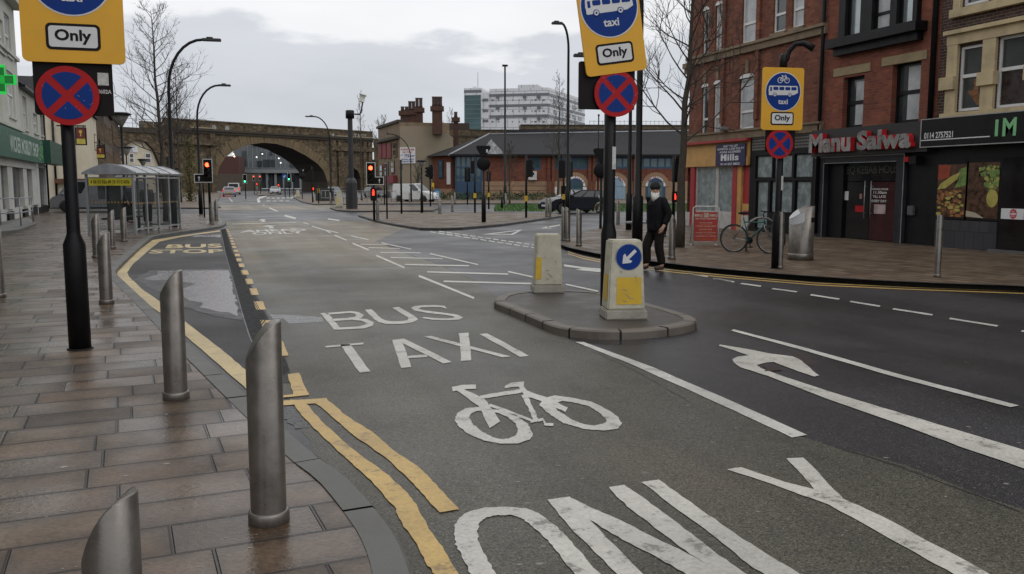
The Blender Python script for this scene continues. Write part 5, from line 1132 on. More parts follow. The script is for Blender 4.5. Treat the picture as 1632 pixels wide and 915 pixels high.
m = MB(); q0, q1, qm = BF.p(aX(764), ev+.15, .55), BF.p(aX(804), ev+.15, .55), BF.p(aX(783), BF.px(783, 222)[1], .2); m.add([q0, q1, qm, BF.p(aX(783), BF.px(783, 222)[1], -4)], [[0, 1, 2], [0, 2, 3], [1, 3, 2]]); obj('lead_gable', m, off, M('streaked_lead', (.26, .265, .27), .6, var=.7, scale=3))
m = MB(); m.box(BF, -.6, ev-.1, .0, aEnd2, ev+.12, .72); obj('gutter', m, off, BLACK)
m = MB(); h = BF.rect(842, 273, 855, 287); m.box(BF, h[0], h[1], .0, h[2], h[3], .5); obj('air_conditioner', m, off, M('ac_grey', (.45, .45, .44), .5))
# hedge in front of office
hd = MB().mat(HEDM)
for a in range(1500):
    px, py = random.uniform(695, 888), random.uniform(318.5, 320.5); p = G(px, py, .02); z = random.uniform(.05, .85); s_ = random.uniform(.12, .3); d1 = Vector((random.uniform(-1, 1), random.uniform(-1, 1), random.uniform(-1, 1)))*s_; d2 = Vector((random.uniform(-1, 1), random.uniform(-1, 1), random.uniform(-1, 1)))*s_
    hd.add([p+Vector((0, 0, z)), p+Vector((0, 0, z))+d1, p+Vector((0, 0, z))+d2], [[0, 1, 2]])
tag(obj('hedge', hd, None, None, G(790, 319.5, 0)), 'low dark green hedge along the front of the brick office', 'hedge')

# ---- white multi-storey building far behind
def far_pt(x, d):
    v = ray(x, 294); v.z = 0; v.normalize(); return v*d
MO = far_pt(873, 300); M1 = Fr((MO.x, MO.y, 0), heading(122)); M2 = Fr((MO.x, MO.y, 0), heading(39))
ms = thing('office_block', 'white panelled multi-storey block with grey window bands and round vents on the hill', 'building', MO)
MWH = BRICK('white_panels', [(.70, .71, .73), (.73, .74, .76), (.71, .72, .74)], (.42, .43, .45), (heading(122), Vector((0, 0, 1))), bw=4, rh=3, mw=.25, rough=.6, bump=0, stain=.1, rowvar=0)
MGB = M('grey_window_band', (.15, .16, .175), .4, var=.2, scale=.2)
a0 = M1.px(780, 170)[0]; t0 = M1.px(850, 140)[1]; a2 = M2.px(932, 170)[0]
m = MB(); m.box(M1, a0, 0, -20, 0, t0, 0); m.box(M2, 0, 0, -20, a2, t0, .0); obj('wall', m, ms, MWH)
for y in (151, 168, 185): b = M1.px(830, y)[1]; bpart('window_band', ms, M1, a0, b-.42, .0, .15, b+.42, .15, MGB); bpart('window_band', ms, M2, .16, b-.42, .0, a2, b+.42, .15, MGB)
m = MB()
for y in (153, 170, 187):
    for x in (793.5, 836.5, 859): a, b = M1.px(x, y); obj('round_vent', MB().lathe(M1.p(a, b-.3, .1), [(.62, 0), (.62, .4)], 12, axis=M1.n), ms, M('vent_grey', (.13, .135, .14), .5))
m = MB()
for y in (159.5, 177, 194):
    for x in (785, 795, 806, 817, 827.5, 837.5, 848, 853.5, 860, 866.5): a, b = M1.px(x, y); w = .16 if x not in (785, 853.5, 866.5) else .38; bpart('small_window', ms, M1, a-w, b-.2, .0, a+w, b+.2, .1, M('window_dot_grey', (.10, .105, .115), .4))
m = MB()
for i in range(3):
    b = M1.px(830, (160, 177, 194)[i])[1]
    for k in range(5): a = a2*(.12+.17*k); bpart('side_window', ms, M2, a, b-.7, .0, a+a2*.1, b+.7, .12, M('side_window_grey', (.22, .25, .26), .3))
h = M1.rect(821, 134, 853, 140); m = MB(); m.box(M1, h[0], t0, -14, h[2], h[3]+.2, -4); obj('plant_room', m, ms, MWH)
m = MB(); hx = M1.rect(743.5, 142, 771, 205); m.box(M1, hx[0], 0, -16, hx[2], hx[3], 3); m.box(M1, hx[2], 0, -16, a0, M1.px(775, 148)[1], 1.5); hh = M1.rect(750, 137, 759, 142); m.box(M1, hh[0], hx[3], -8, hh[2], hh[3], -2); obj('stair_tower', m, ms, MWH)
m = MB(); g0_, g1_ = M1.px(757, 205)[1], M1.px(757, 153.5)[1]; m.box(M1, hx[0]+.2, g0_-6, 3, hx[2]-.2, g1_, 3.12); b = M1.px(757, 147)[1]; tg = obj('tower_glazing', m, ms, M('teal_glass', (.055, .115, .125), .15, var=.3, scale=.15))
m = MB()
for k in range(8): b = g0_+(g1_-g0_)*k/7; m.box(M1, hx[0]+.2, b-.12, 3.1, hx[2]-.2, b+.12, 3.22)
obj('floor_line', m, tg, M('teal_line', (.12, .19, .19), .4))
m = MB(); b = M1.px(757, 147)[1]; bpart('tower_band', ms, M1, hx[0], b-.45, 3, hx[2], b+.45, 3.1, MGB)
for y in (160, 177, 193): b = M1.px(775, y)[1]; bpart('tower_band', ms, M1, hx[2], b-.45, 1.5, a0, b+.45, 1.65, MGB)
m = MB(); m.tube([M1.p(hh[0]+1.5, hh[3], -4), M1.p(hh[0]+1.5, hh[3]+5, -4)], .1, 4); obj('aerial', m, ms, GALV)
# low far hill line behind the viaduct to close the horizon
struct('hills', MB().poly([(-800, 700, -1), (900, 700, -1), (900, 760, 6), (300, 760, 14), (0, 760, 9), (-800, 760, 12)]), M('far_hill', (.09, .10, .10), .9))

# ---- grey glass building seen through the arch
TO = far_pt(372, 275); TF = Fr((TO.x, TO.y, 0), heading(100))
gl = thing('glass_building', 'grey glass fronted building with open deck seen through the viaduct arch', 'building', TO)
GG = M('grey_cladding', (.13, .145, .155), .5, var=.2, scale=.2); GGD = M('dark_grey_glass', (.05, .06, .068), .15, var=.4, scale=.2); GGL = M('pale_grey_deck', (.22, .235, .24), .5, var=.12, scale=.3)
tx = lambda x, y=260: TF.px(x, y)[0]
ty = lambda y, x=450: TF.px(x, y)[1]
m = MB(); m.box(TF, tx(370), ty(300), -25, tx(560), ty(229), -3); m.box(TF, tx(374), ty(310), -25, tx(560), ty(302), 2); obj('wall', m, gl, GG)
m = MB(); n = 14
crv = [(tx(398)+(tx(560)-tx(398))*k/n, ty(229)+(ty(220)-ty(229))*math.sin(math.pi*k/n)*.9) for k in range(n+1)]
m.prism(TF, [(crv[0][0], ty(232))]+crv+[(crv[-1][0], ty(232))], -25, -2.5); obj('curved_roof', m, gl, GGL)
m = MB(); m.box(TF, tx(372), ty(276), -6, tx(560), ty(270.5), 2.4); m.box(TF, tx(372), ty(268.5), 2, tx(560), ty(267.8), 2.2)
for k in range(14): a = tx(372)+(tx(545)-tx(372))*k/13; m.box(TF, a-.35, ty(300), 1, a+.35, ty(276), 1.8)
obj('deck', m, gl, GGL)
m = MB()
for x0, x1, y0, y1 in ((408, 416, 256, 266), (418, 428, 254, 266), (430, 436, 254, 266), (384, 390, 240, 264), (414, 417, 241, 247), (428, 432, 241, 247), (460, 500, 256, 267), (374, 381, 279, 294), (383, 390, 279, 294), (400, 415, 280, 300), (418, 436, 278, 300), (440, 520, 279, 300)): h = TF.rect(x0, y0, x1, y1); bpart('window', gl, TF, h[0], h[1], -2.9 if y0 < 270 else .2, h[2], h[3], -2.6 if y0 < 270 else .8, GGD)
m = MB()
for k in range(24): a = tx(386)+(tx(555)-tx(386))*k/23; m.box(TF, a-.1, ty(268), -3, a+.1, ty(232), -2.7)
obj('mullion', m, gl, GGL)
m = MB()
for x, y in ((411, 251), (420, 246), (446, 253), (449, 260)): a, b = TF.px(x, y); obj('deck_lamp', MB().ell(TF.p(a, b, 3), (.22, .22, .2), 6, 4), gl, M('lit_deck_lamp', (.9, .9, .85), .4, emit=(1, .97, .9), estr=1.6))
bb_ = thing('brick_building', 'red brick building glimpsed at the left edge of the viaduct arch', 'building', far_pt(360, 262))
bf2 = Fr(tuple(far_pt(340, 262).to_2d())+(0,), heading(100)); h = bf2.rect(345, 249, 381, 305); bpart('wall', bb_, bf2, h[0], 0, -12, h[2], h[3], 0, M('far_red_brick', (.085, .038, .032), .9, var=.2)); bpart('lower_wall', bb_, bf2, h[0], 0, .0, h[2]+6, bf2.px(360, 277)[1], 1.5, M('far_brown_wall', (.09, .07, .055), .9, var=.2))
m = MB()
for x, y in ((374, 249.5), (372.5, 246)): a, b = bf2.px(x, y); obj('window_light', MB().ell(bf2.p(a, b, .5), (.22, .22, .22), 6, 4), bb_, M('lit_warm_lamp', (1, .7, .4), .4, emit=(1, .75, .5), estr=2.2))
# ================================================================== STREET OBJECTS
X_, Y_, Z_ = Vector((1, 0, 0)), Vector((0, 1, 0)), Vector((0, 0, 1))
# ---- stainless bollards
def bollard(r, h, cut, label, group, collar=True):
    t = thing('bollard', label, 'bollard', (0, 0, 0), group)
    m = MB(); sg = 28; n = 7
    top = [h-cut*((1-math.cos(2*math.pi*k/sg))/2)**2.0 for k in range(sg)]
    for lo_ in (0,):
        vs = [(r*math.cos(2*math.pi*k/sg), r*math.sin(2*math.pi*k/sg), -.03) for k in range(sg)]+[(r*math.cos(2*math.pi*k/sg), r*math.sin(2*math.pi*k/sg), top[k]-.006) for k in range(sg)]
        m.add(vs, [[k, (k+1) % sg, sg+(k+1) % sg, sg+k] for k in range(sg)], True)
    rings = []
    for q in (1, .94, .7, .4, .0):
        for k in range(sg):
            c = math.cos(2*math.pi*k/sg)*q; hh = h-cut*((1-c)/2)**2.0-(.006 if q == 1 else 0); rings.append((r*q*math.cos(2*math.pi*k/sg), r*q*math.sin(2*math.pi*k/sg), hh))
    m.add(rings, [[i*sg+k, i*sg+(k+1) % sg, (i+1)*sg+(k+1) % sg, (i+1)*sg+k] for i in range(4) for k in range(sg)], False)
    obj('post', m, t, STEEL)
    if collar: obj('collar', MB().lathe((0, 0, 0), [(r*1.16, -.02), (r*1.16, .045), (r*1.10, .058), (r*1.0, .06)], 28), t, STEEL)
    return t
GB = 'stainless steel bollards along the pavement'
bp = bollard(.086, 1.0, .185, 'brushed steel bollard in the middle of the brown paving next to the yellow bay edge', GB)
def place(proto, first, px, py, label, rot=0, z=.1, scale=None):
    p = G(px, py, z)
    if first: proto.location = p; proto.rotation_euler = (0, 0, rot); proto['label'] = label; return proto
    return dup(proto, p, rot, label, scale)
BOL = [(429, 830, 'tall brushed steel bollard standing closest to the start of the double yellow lines'), (281, 635, 'brushed steel bollard on the brown paving beside the wide yellow bay line'), (170, 484, 'steel bollard just past the black sign pole at the corner of the bus bay'),
       (154.5, 411, 'steel bollard at the near left end of the glass bus shelter'), (179, 396, 'steel bollard in front of the middle of the shelter end panel'), (198, 385, 'steel bollard right beside the shelter corner post by the kerb'), (-2, 474, 'steel bollard cut off by the left edge of the picture'),
       (338, 357.5, 'steel bollard at the kerb corner under the red traffic light beside the bus lane'), (345, 351, 'steel bollard with yellow band just behind the kerb corner bollard')]
for i, (x, y, lab) in enumerate(BOL): place(bp, i == 0, x, y, lab, R(0))
q = Vector((0, 0, CAM_H))+ray(172, 783)*(3.15/FPX); bz = bollard(.10, q.z-.1, .27, 'short steel bollard whose slanted top alone shows at the bottom edge of the picture', GB); bz.location = (q.x, q.y, .1); bz.rotation_euler = (0, 0, R(-14))
GR_ = 'slim steel bollards across the junction'
bq = bollard(.075, 1.0, .2, 'x', GR_)
BR_ = [(898.5, 383.5, 'leftmost slim bollard at the rounded pavement corner behind the pale island bollard'), (904.5, 384.5, 'slim bollard overlapping the leftmost one at the rounded pavement corner'), (922.5, 392, 'slim bollard on the kerb corner just left of the black island sign pole'), (985, 357.5, 'lone slim bollard on the far edge of the pavement behind the walking man'),
       (1070.5, 413, 'slim bollard at the kerb immediately behind the walking man'), (871, 345.5, 'slim bollard on the centre pavement in front of the dark hatchback bonnet'), (876.5, 346, 'slim bollard paired beside the hatchback bonnet'), (602, 350, 'slim bollard directly under the red traffic light at the centre pavement tip'),
       (653, 326, 'slim bollard in front of the white van'), (721, 337, 'slim bollard on the centre pavement between signal poles'), (725, 324, 'slim bright topped bollard near the office hedge'), (806, 328, 'slim bollard beside the tall mast on the grass edge'), (527, 325, 'slim bollard among the guard rails by the viaduct')]
for i, (x, y, lab) in enumerate(BR_): place(bq, i == 0, x, y, lab, R(180))
dup(bq, G(701, 340.5), R(180), 'stubby steel bollard with shiny white top on the centre pavement', (1.2, 1.2, .95))
bo = bollard(.055, 1.12, .09, 'slim steel bollard with rounded hook top in front of the takeaway', GR_)
place(bo, True, 1493.5, 442, 'slim steel bollard standing alone on the kerb in front of the takeaway', R(180)); place(bo, False, 1243, 428.5, 'slim steel bollard right beside the distant bus lane sign pole', R(180))

# ---- bus lane signs
def circ(r, n=40): return [(r*math.cos(2*math.pi*k/n), r*math.sin(2*math.pi*k/n)) for k in range(n)]
def bus_sign(base, poleR, footR, footH, poleTop, pb, label, s=1., roll=0., yaw=0., boardoff=(0, 0), discoff=(0, 0), plate_dx=0., lamp=False, front=.13, plate=(.96, 1.40), board=(.70, .56)):
    t = thing('bus_lane_sign', label, 'sign', base, 'bus and taxi lane signs on black poles'); near = base[0] < 0
    m = MB(); m.lathe(base, [(footR, -.02), (footR, footH), (poleR*1.05, footH+.10), (poleR, footH+.14), (poleR, poleTop)], 20); obj('pole', m, t, BLACK)
    if footH > .5: obj('base_plate', MB().lathe(base, [(footR*1.2, -.01), (footR*1.2, .006), (footR*1.02, .012)], 20), t, BLKM)
    f0 = Fr(base, Vector((math.cos(yaw), math.sin(yaw), 0)))
    w, h = plate[0]*s, plate[1]*s
    pc = f0.at(plate_dx, pb+h/2, front).roll(roll)
    q = MB(); q.prism(pc, rrect(-w/2, -h/2, w/2, h/2, .06*s), -.015, .012); pl = obj('yellow_plate', q, t, SIGNY)
    m = MB()
    for b in (-h*.3, h*.3): m.box(pc, -.2*s, b-.02, -.06, .2*s, b+.02, -.016)
    obj('bracket', m, pl, BLKM)
    cc = pc.at(0, h*.115); r = .385*s
    m = MB(); m.poly([cc.p(a, b, .015) for a, b in circ(r*1.045)]); obj('white_ring', m, pl, SIGNW)
    m = MB(); m.poly([cc.p(a, b, .018) for a, b in circ(r)]); bd = obj('blue_disc', m, pl, SIGNB)
    m = MB(); k = r
    # bus
    bus = [(-.84, -.02), (-.86, .04), (-.84, .27), (-.80, .31), (.78, .31), (.83, .28), (.86, -.05), (.62, -.17), (-.80, -.20), (-.84, -.17)]
    m.poly([cc.p(a*k, b*k, .021) for a, b in bus])
    # bicycle
    for x in (-.2, .2): m.ring(cc.at(x*k, .60*k), circ(.155*k, 18), circ(.12*k, 18), .018, .0205)
    for a, b in (((-.2, .6), (-.08, .80)), ((-.08, .80), (.14, .80)), ((-.08, .78), (.02, .6)), ((.14, .8), (.02, .6)), ((.2, .6), (.12, .86)), ((.02, .6), (-.2, .6)), ((-.13, .85), (-.03, .85)), ((.06, .88), (.13, .86))):
        dx, dy = b[0]-a[0], b[1]-a[1]; l_ = math.hypot(dx, dy); nx, ny = -dy/l_*.018, dx/l_*.018
        m.quad(*[cc.p(u*k, v*k, .021) for u, v in ((a[0]+nx, a[1]+ny), (b[0]+nx, b[1]+ny), (b[0]-nx, b[1]-ny), (a[0]-nx, a[1]-ny))])
    text(m, 'taxi', cc, -.28*k, -.66*k, .28*k, -.40*k, .021, bold=.02); obj('white_symbols', m, bd, SIGNW)
    m = MB()
    m.poly([cc.p(a*k, b*k, .024) for a, b in ((-.77, .02), (-.67, .02), (-.67, .24), (-.77, .24))])
    for x0, x1 in ((-.59, -.30), (-.24, .05), (.11, .40), (.46, .77)): m.poly([cc.p(a*k, b*k, .024) for a, b in rrect(x0, .08, x1, .25, .04, 3)])
    for x in (-.49, .38): m.poly([cc.p(x*k+a, -.17*k+b, .024) for a, b in circ(.115*k, 16)])
    obj('blue_windows', m, bd, SIGNB)
    m = MB()
    for x in (-.49, .38): m.ring(cc.at(x*k, -.17*k), circ(.085*k, 14), circ(.04*k, 14), .024, .027)
    obj('white_wheels', m, bd, SIGNW)
    oc = pc.at(0, -h*.315); ow, oh = .26*s, .135*s
    m = MB(); m.poly([oc.p(a, b, .015) for a, b in rrect(-ow, -oh, ow, oh, .05*s)]); ob = obj('only_box', m, pl, SIGNK)
    m = MB(); m.poly([oc.p(a, b, .018) for a, b in rrect(-ow+.028*s, -oh+.028*s, ow-.028*s, oh-.028*s, .03*s)]); obj('white_panel', m, ob, SIGNW)
    m = MB(); text(m, 'Only', oc, -.175*s, -.075*s, .175*s, .075*s, .021, bold=.03); obj('lettering', m, ob, SIGNK)
    bc = f0.at(boardoff[0], pb-board[1]*s/2+.06*s+boardoff[1], front-.05)
    bw_, bh_ = board[0]*s/2, board[1]*s/2
    q = MB(); q.prism(bc, rrect(-bw_, -bh_, bw_, bh_, .03*s), -.012, .012); obj('black_board', q, t, SIGNK)
    dc = f0.at(discoff[0], pb-.36*s+.02*s+discoff[1], front)
    R_ = .305*s
    q = MB(); q.mat(SIGNR).prism(dc, circ(R_), -.006, .008); nd = obj('no_stopping_disc', q, t)
    m = MB()
    for k4 in range(4):
        pts = []; a0_, a1_ = R(k4*90-45)+.155, R(k4*90+45)-.155
        ri = R_*.80; pts = [(ri*math.cos(a0_+(a1_-a0_)*j/10), ri*math.sin(a0_+(a1_-a0_)*j/10)) for j in range(11)]; c = R_*.17; am = R(k4*90); pts.append((c*math.cos(am)*1.0, c*math.sin(am)*1.0))
        m.poly([dc.p(a, b, .011) for a, b in pts])
    obj('blue_quarters', m, nd, SIGNB)
    rnd = random.Random(int(base[0]*100)); m = MB()
    for _ in range(34 if s > .99 else 12):
        a, rr = rnd.random()*6.28, rnd.random()**.5*R_*.95; w0 = rnd.uniform(.002, .006); m.poly([dc.p(rr*math.cos(a)+w0*math.cos(j*1.5+a)*rnd.uniform(.6, 1.8), rr*math.sin(a)+w0*math.sin(j*1.5+a)*rnd.uniform(.6, 1.5), .0125) for j in range(4)])
    obj('paint_chips', m, nd, M('sign_chip_grey', (.35, .33, .36), .6))
    if near:
        q = MB(); q.box(bc, bw_*.62, .02, .012, bw_*.9, .14, .014); obj('grey_label', q, t, M('pale_sticker', (.5, .5, .48), .6, var=.3, scale=30)); q = MB(); text(q, '0602A', bc, bw_*.6, -.06, bw_*.96, -.02, .014, .02); obj('lettering', q, t, M('pale_sticker', (.5, .5, .48)))
    m = MB(); m.quad(*[f0.p(a, b, poleR+.004) for a, b in ((poleR*.1, pb-1.25*s), (poleR*.75, pb-1.25*s), (poleR*.75, pb-.95*s), (poleR*.1, pb-.95*s))]); near or obj('sticker', m, t, M('pale_sticker', (.5, .5, .48), .6, var=.3, scale=30))
    if lamp:
        z = poleTop; m = MB(); m.lathe(base, [(poleR*1.15, z-.05), (poleR*1.15, z+.22), (poleR*.6, z+.26)], 12); b = Vector(base)
        pts = [b+Vector((0, 0, z+.1)), b+Vector((.07, 0, z+.14)), b+Vector((.10, -.02, z+.30)), b+Vector((.18, -.10, z+.43)), b+Vector((.30, -.2, z+.44)), b+Vector((.44, -.32, z+.33))]; m.tube(pts, [.05, .05, .05, .05, .06, .07], 8); obj('sign_lamp', m, t, BLACK)
    return t
B1 = G(128, 556); 
bus_sign(B1, .062, .104, HZ(B1, 380)-.16, 4.3, HZ(B1, 99)-.12, 'large yellow bus taxi sign on a black pole standing on the brown paving', s=.92, plate_dx=.12, boardoff=(.09, -.0), discoff=(.04, .0), yaw=R(-2), plate=(.98, 1.42), board=(.76, .60))
B2 = G(968.5, 496); 
bus_sign(B2, .075, .10, HZ(B2, 362)-.18, 4.25, HZ(B2, 112)-.16, 'yellow bus taxi sign tilted askew on the black traffic island pole', s=.95, roll=R(8.5), plate_dx=-.06, boardoff=(-.08, .09), discoff=(.03, .08), yaw=R(-6), plate=(.85, 1.40), board=(.78, .62))
B3 = G(1237, 428)
bus_sign(B3, .065, .10, HZ(B3, 340)-.18, HZ(B3, 116), HZ(B3, 206.5)-.12, 'small looking yellow bicycle bus taxi sign with curved lamp outside the boarded black shop', s=.92, plate_dx=-.06, boardoff=(-.06, .05), discoff=(-.09, .05), yaw=R(-8), lamp=True, board=(.66, .56), plate=(.93, 1.28))

# ---- keep left bollards on the island
def keep_left(base, h, w0, w1, u, label, arrow=True):
    t = thing('island_bollard', label, 'bollard', base, 'white plastic bollards on the traffic island'); f = Fr(base, u)
    m = MB(); L0 = [(-w0, 0), (w0, 0), (w1, h), (-w1, h)]
    d0, d1 = w0*.85, w1*.8
    B_ = [f.p(-w0, .12, d0), f.p(w0, .12, d0), f.p(w0, .12, -d0), f.p(-w0, .12, -d0)]; T_ = [f.p(-w1, h, d1), f.p(w1, h, d1), f.p(w1, h, -d1), f.p(-w1, h, -d1)]
    m.add(B_+T_, [[0, 1, 5, 4], [1, 2, 6, 5], [2, 3, 7, 6], [3, 0, 4, 7], [4, 5, 6, 7], [3, 2, 1, 0]]); obj('shell', m, t, M('dirty_white_plastic', (.50, .47, .37), .55, var=.16, scale=5, dirt=.5), bevel=.018)
    obj('foot', MB().box(f, -w0*1.12, 0, -d0*1.12, w0*1.12, .118, d0*1.12), t, M('dirty_foot', (.36, .34, .29), .6, var=.2, dirt=.5), bevel=.015)
    P = lambda x, y, s=0: f.p((w0+(w1-w0)*y)*x, .12+(h-.12)*y, (d0+(d1-d0)*y)+.004+s)
    if arrow:
        obj('yellow_panel', MB().poly([P(-.55, .08), P(.82, .08), P(.84, .47), P(-.55, .47)]), t, YELP)
        q = lambda x, y, s=0: f.p(-(d0+(d1-d0)*0)*0-(w0+(w1-w0)*y)-.004-s, .12+(h-.12)*y, (d0+(d1-d0)*y)*x)
        obj('side_yellow_panel', MB().poly([q(-.6, .12), q(.7, .12), q(.7, .5), q(-.6, .5)]), t, YELP)
        c = Fr(P(.12, .76), u); r = w1*.80
        m = MB(); m.poly([c.p(a, b, .006) for a, b in circ(r*1.06, 28)]); rg = obj('ring', m, t, M('grey_ring', (.25, .27, .32), .5))
        m = MB(); m.poly([c.p(a, b, .009) for a, b in circ(r, 28)]); obj('blue_disc', m, rg, SIGNB)
        a_ = Fr(c.o, c.u, c.n).roll(R(225)); m = MB(); m.poly([a_.p(x*r, y*r, .013) for x, y in ((-.75, .13), (.12, .13), (.02, .42), (.22, .42), (.72, 0), (.22, -.42), (.02, -.42), (.12, -.13), (-.75, -.13))]); obj('arrow', m, rg, SIGNW)
    else:
        q = lambda x, y: f.p((w0+(w1-w0)*y)*x, .12+(h-.12)*y, (d0+(d1-d0)*y)+.004)
        obj('yellow_panel', MB().poly([q(-.97, .12), q(-.55, .12), q(-.55, .55), q(-.97, .55)]), t, YELP)
    m = MB(); rnd = random.Random(3)
    for _ in range(7):
        x, y = rnd.uniform(-.6, .7), rnd.uniform(.1, .9); dx, dy = rnd.uniform(-.3, .3), rnd.uniform(-.12, .12); m.quad(P(x, y, .001), P(x+dx, y+dy, .001), P(x+dx+.02, y+dy+.006, .001), P(x+.03, y+.012, .001))
    obj('scuffs', m, t, M('scuff_grey', (.25, .24, .21), .7))
    return t
kb = G(1003, 509); kh = HZ(kb, 391)-.1; sc_ = (kb-Vector((0, 0, 1.75))).length/FPX
keep_left(kb+Vector((0, .18, 0)), kh+.06, 30*sc_, 25*sc_, heading(104), 'white keep left bollard with blue arrow disc beside the island sign pole')
kb2 = G(879, 467); kh2 = HZ(kb2, 378)-.1; sc2 = (kb2-Vector((0, 0, 1.75))).length/FPX
keep_left(kb2+Vector((0, .18, 0)), kh2+.04, 22.5*sc2, 19*sc2, heading(104), 'plain grubby white bollard at the rear end of the traffic island', False)
def small_keep(px, py, hpx, lab):
    b = G(px, py); h = HZ(b, py-hpx)-.1; keep_left(b, max(h, .8), .24, .17, heading(104), lab, False)
t = []
for px, py, hp, lab in ((541, 331, 26, 'white and yellow island bollard near the camera mast'), (475, 315.5, 13, 'white bollard at the tip of the far splitter pavement'), (952, 337, 26, 'white and yellow bollard behind the hatchback beside the island sign pole')):
    small_keep(px, py, hp, lab)

# ---- lamps, poles and masts
def lamp_post(base, h, ax, arm, label, r=.075, bend=1.6, head=.75, foot=True, group='tall curved street lamps'):
    t = thing('street_lamp', label, 'street lamp', base, group); b = Vector(base); d = Vector((ax[0], ax[1], 0)).normalized()
    pts = [b, b+Z_*1.3, b+Z_*1.35, b+Z_*(h-bend)]; rad = [r*1.5, r*1.5, r, r*.75]
    for k in range(1, 9): a = math.pi/2*k/8; pts.append(b+d*arm*(1-math.cos(a))+Z_*(h-bend+bend*math.sin(a))); rad.append(r*.72)
    obj('column', MB().tube(pts, rad, 10), t, BLACK)
    e = pts[-1]; f = Fr(e, d); m = MB(); m.box(f, -.05, -.05, -.13, head, .05, .13); m.box(f, .1, .05, -.06, .35, .11, .06); obj('lantern', m, t, M('lantern_grey', (.035, .036, .04), .5), bevel=.02)
    return t
D = lambda px, d_: Vector((far_pt(px, d_).x, far_pt(px, d_).y, .1))
def lamp_px(px, d_, ytop, ax, arm, lab, **k): b = D(px, d_); return lamp_post(b, HZ(b, ytop)-.1, ax, arm, lab, **k)
lamp_px(275.5, 37, 61, heading(95), 1.35, 'tallest curved street lamp arching to the right above the glass bus shelter', bend=1.9, head=.65)
lamp_px(318.5, 52.5, 135, heading(95), 1.25, 'curved street lamp arching right beside the left red traffic light', bend=1.8, head=.6)
lamp_px(527, 80, 186, heading(-78), 1.3, 'curved street lamp arching left in front of the viaduct arch', bend=1.9, head=.75)
lamp_px(904.5, 42, 37.5, heading(-78), .35, 'curved street lamp reaching left behind the signal cluster and hatchback', bend=1.2, head=.45)
lamp_px(1003, 32.5, 90, heading(-78), 1.6, 'curved street lamp mostly hidden behind the tilted island sign', bend=.9, head=.5)
lamp_px(1017, 25, -90, heading(-78), 1.2, 'thick black lamp column rising out of the picture behind the walking man', bend=1.6, r=.1)
lamp_px(300, 95, 196, heading(88), 1.9, 'slender curved lamp against the viaduct stonework by the ivy tree', r=.06, bend=2.4, head=.01)
lamp_px(655, 84, 214, heading(-78), 1.9, 'slim curved lamp in front of the brown furniture gable', r=.06, bend=2.2, head=.3)
mt = thing('mast', 'very tall thin black mast rising before the white office block', 'street lamp', D(805, 74)); b = Vector(mt.location); hh = HZ(b, 106)
obj('column', MB().tube([b, b+Z_*1.5, b+Z_*1.55, b+Z_*(hh-.1)], [.14, .14, .10, .07], 10), mt, BLACK); obj('lantern', MB().box(Fr(b+Z_*(hh-.1), heading(100)), -.22, 0, -.12, .22, .14, .12), mt, BLACK)
fp = thing('flagpole', 'thin plain pole rising behind the office roof near the island sign', 'pole', D(953, 66)); b = Vector(fp.location); obj('pole', MB().tube([b, b+Z_*HZ(b, 186)], [.07, .05], 8), fp, BLACK); obj('cap', MB().ell(b+Z_*HZ(b, 186), (.09, .09, .09), 8, 6), fp, BLACK)
# post-top lanterns
def post_top(px, d_, ytop, lab, s=1.):
    b = D(px, d_); h = HZ(b, ytop)-.1; t = thing('post_top_lantern', lab, 'street lamp', b, 'post top lanterns with flared hoods')
    obj('post', MB().tube([b, b+Z_*1.1, b+Z_*1.15, b+Z_*(h-.6*s)], [.085, .085, .06, .05], 10), t, BLACK)
    obj('bowl', MB().lathe(b, [(.05, h-.62*s), (.09*s, h-.55*s), (.34*s, h-.12*s)], 14), t, M('lantern_bowl', (.16, .15, .13), .3)); obj('hood', MB().lathe(b, [(.36*s, h-.12*s), (.45*s, h-.09*s), (.30*s, h-.01), (.02, h)], 16), t, BLACK)
post_top(198, 43, 179, 'flared post top lantern rising directly behind the bus shelter roof', 1.05); post_top(203.5, 74, 233, 'smaller flared lantern in front of the trophy shop arch sign', 1.2); post_top(229.5, 100, 253, 'tiny distant flared lantern between the trophy shop windows', 1.3)
post_top(672, 52, 255, 'flared post top lantern in front of the white van', .75)
# CCTV mast
cb = D(560, 61); ct = thing('camera_mast', 'fat black pole carrying a white security camera on a bracket', 'security camera', cb); H_ = HZ(cb, 177)-.1
obj('column', MB().lathe(cb, [(.39, -.02), (.39, 1.75), (.34, 1.92), (.19, 2.1), (.165, H_-.5), (.16, H_-.45)], 8, smooth=False), ct, M('mast_grey_black', (.022, .023, .026), .5, var=.3)); obj('head_box', MB().lathe(cb, [(.29, H_-.5), (.29, H_+.02), (.24, H_+.05)], 12), ct, BLACK)
f = Fr(cb+Z_*(H_-.2), heading(100)); m = MB(); m.tube([f.p(.3, 0), f.p(.62, -.02), f.p(.75, .15), f.p(.86, .8)], .05, 6); ar = obj('bracket', m, ct, BLACK)
m = MB(); g = Fr(f.p(.82, 1.0), heading(100)).roll(R(-15)); m.box(g, -.18, -.2, -.2, .18, .25, .3); m.box(g, -.24, .25, -.25, .24, .3, .45); obj('camera', m, ar, WHITEP)

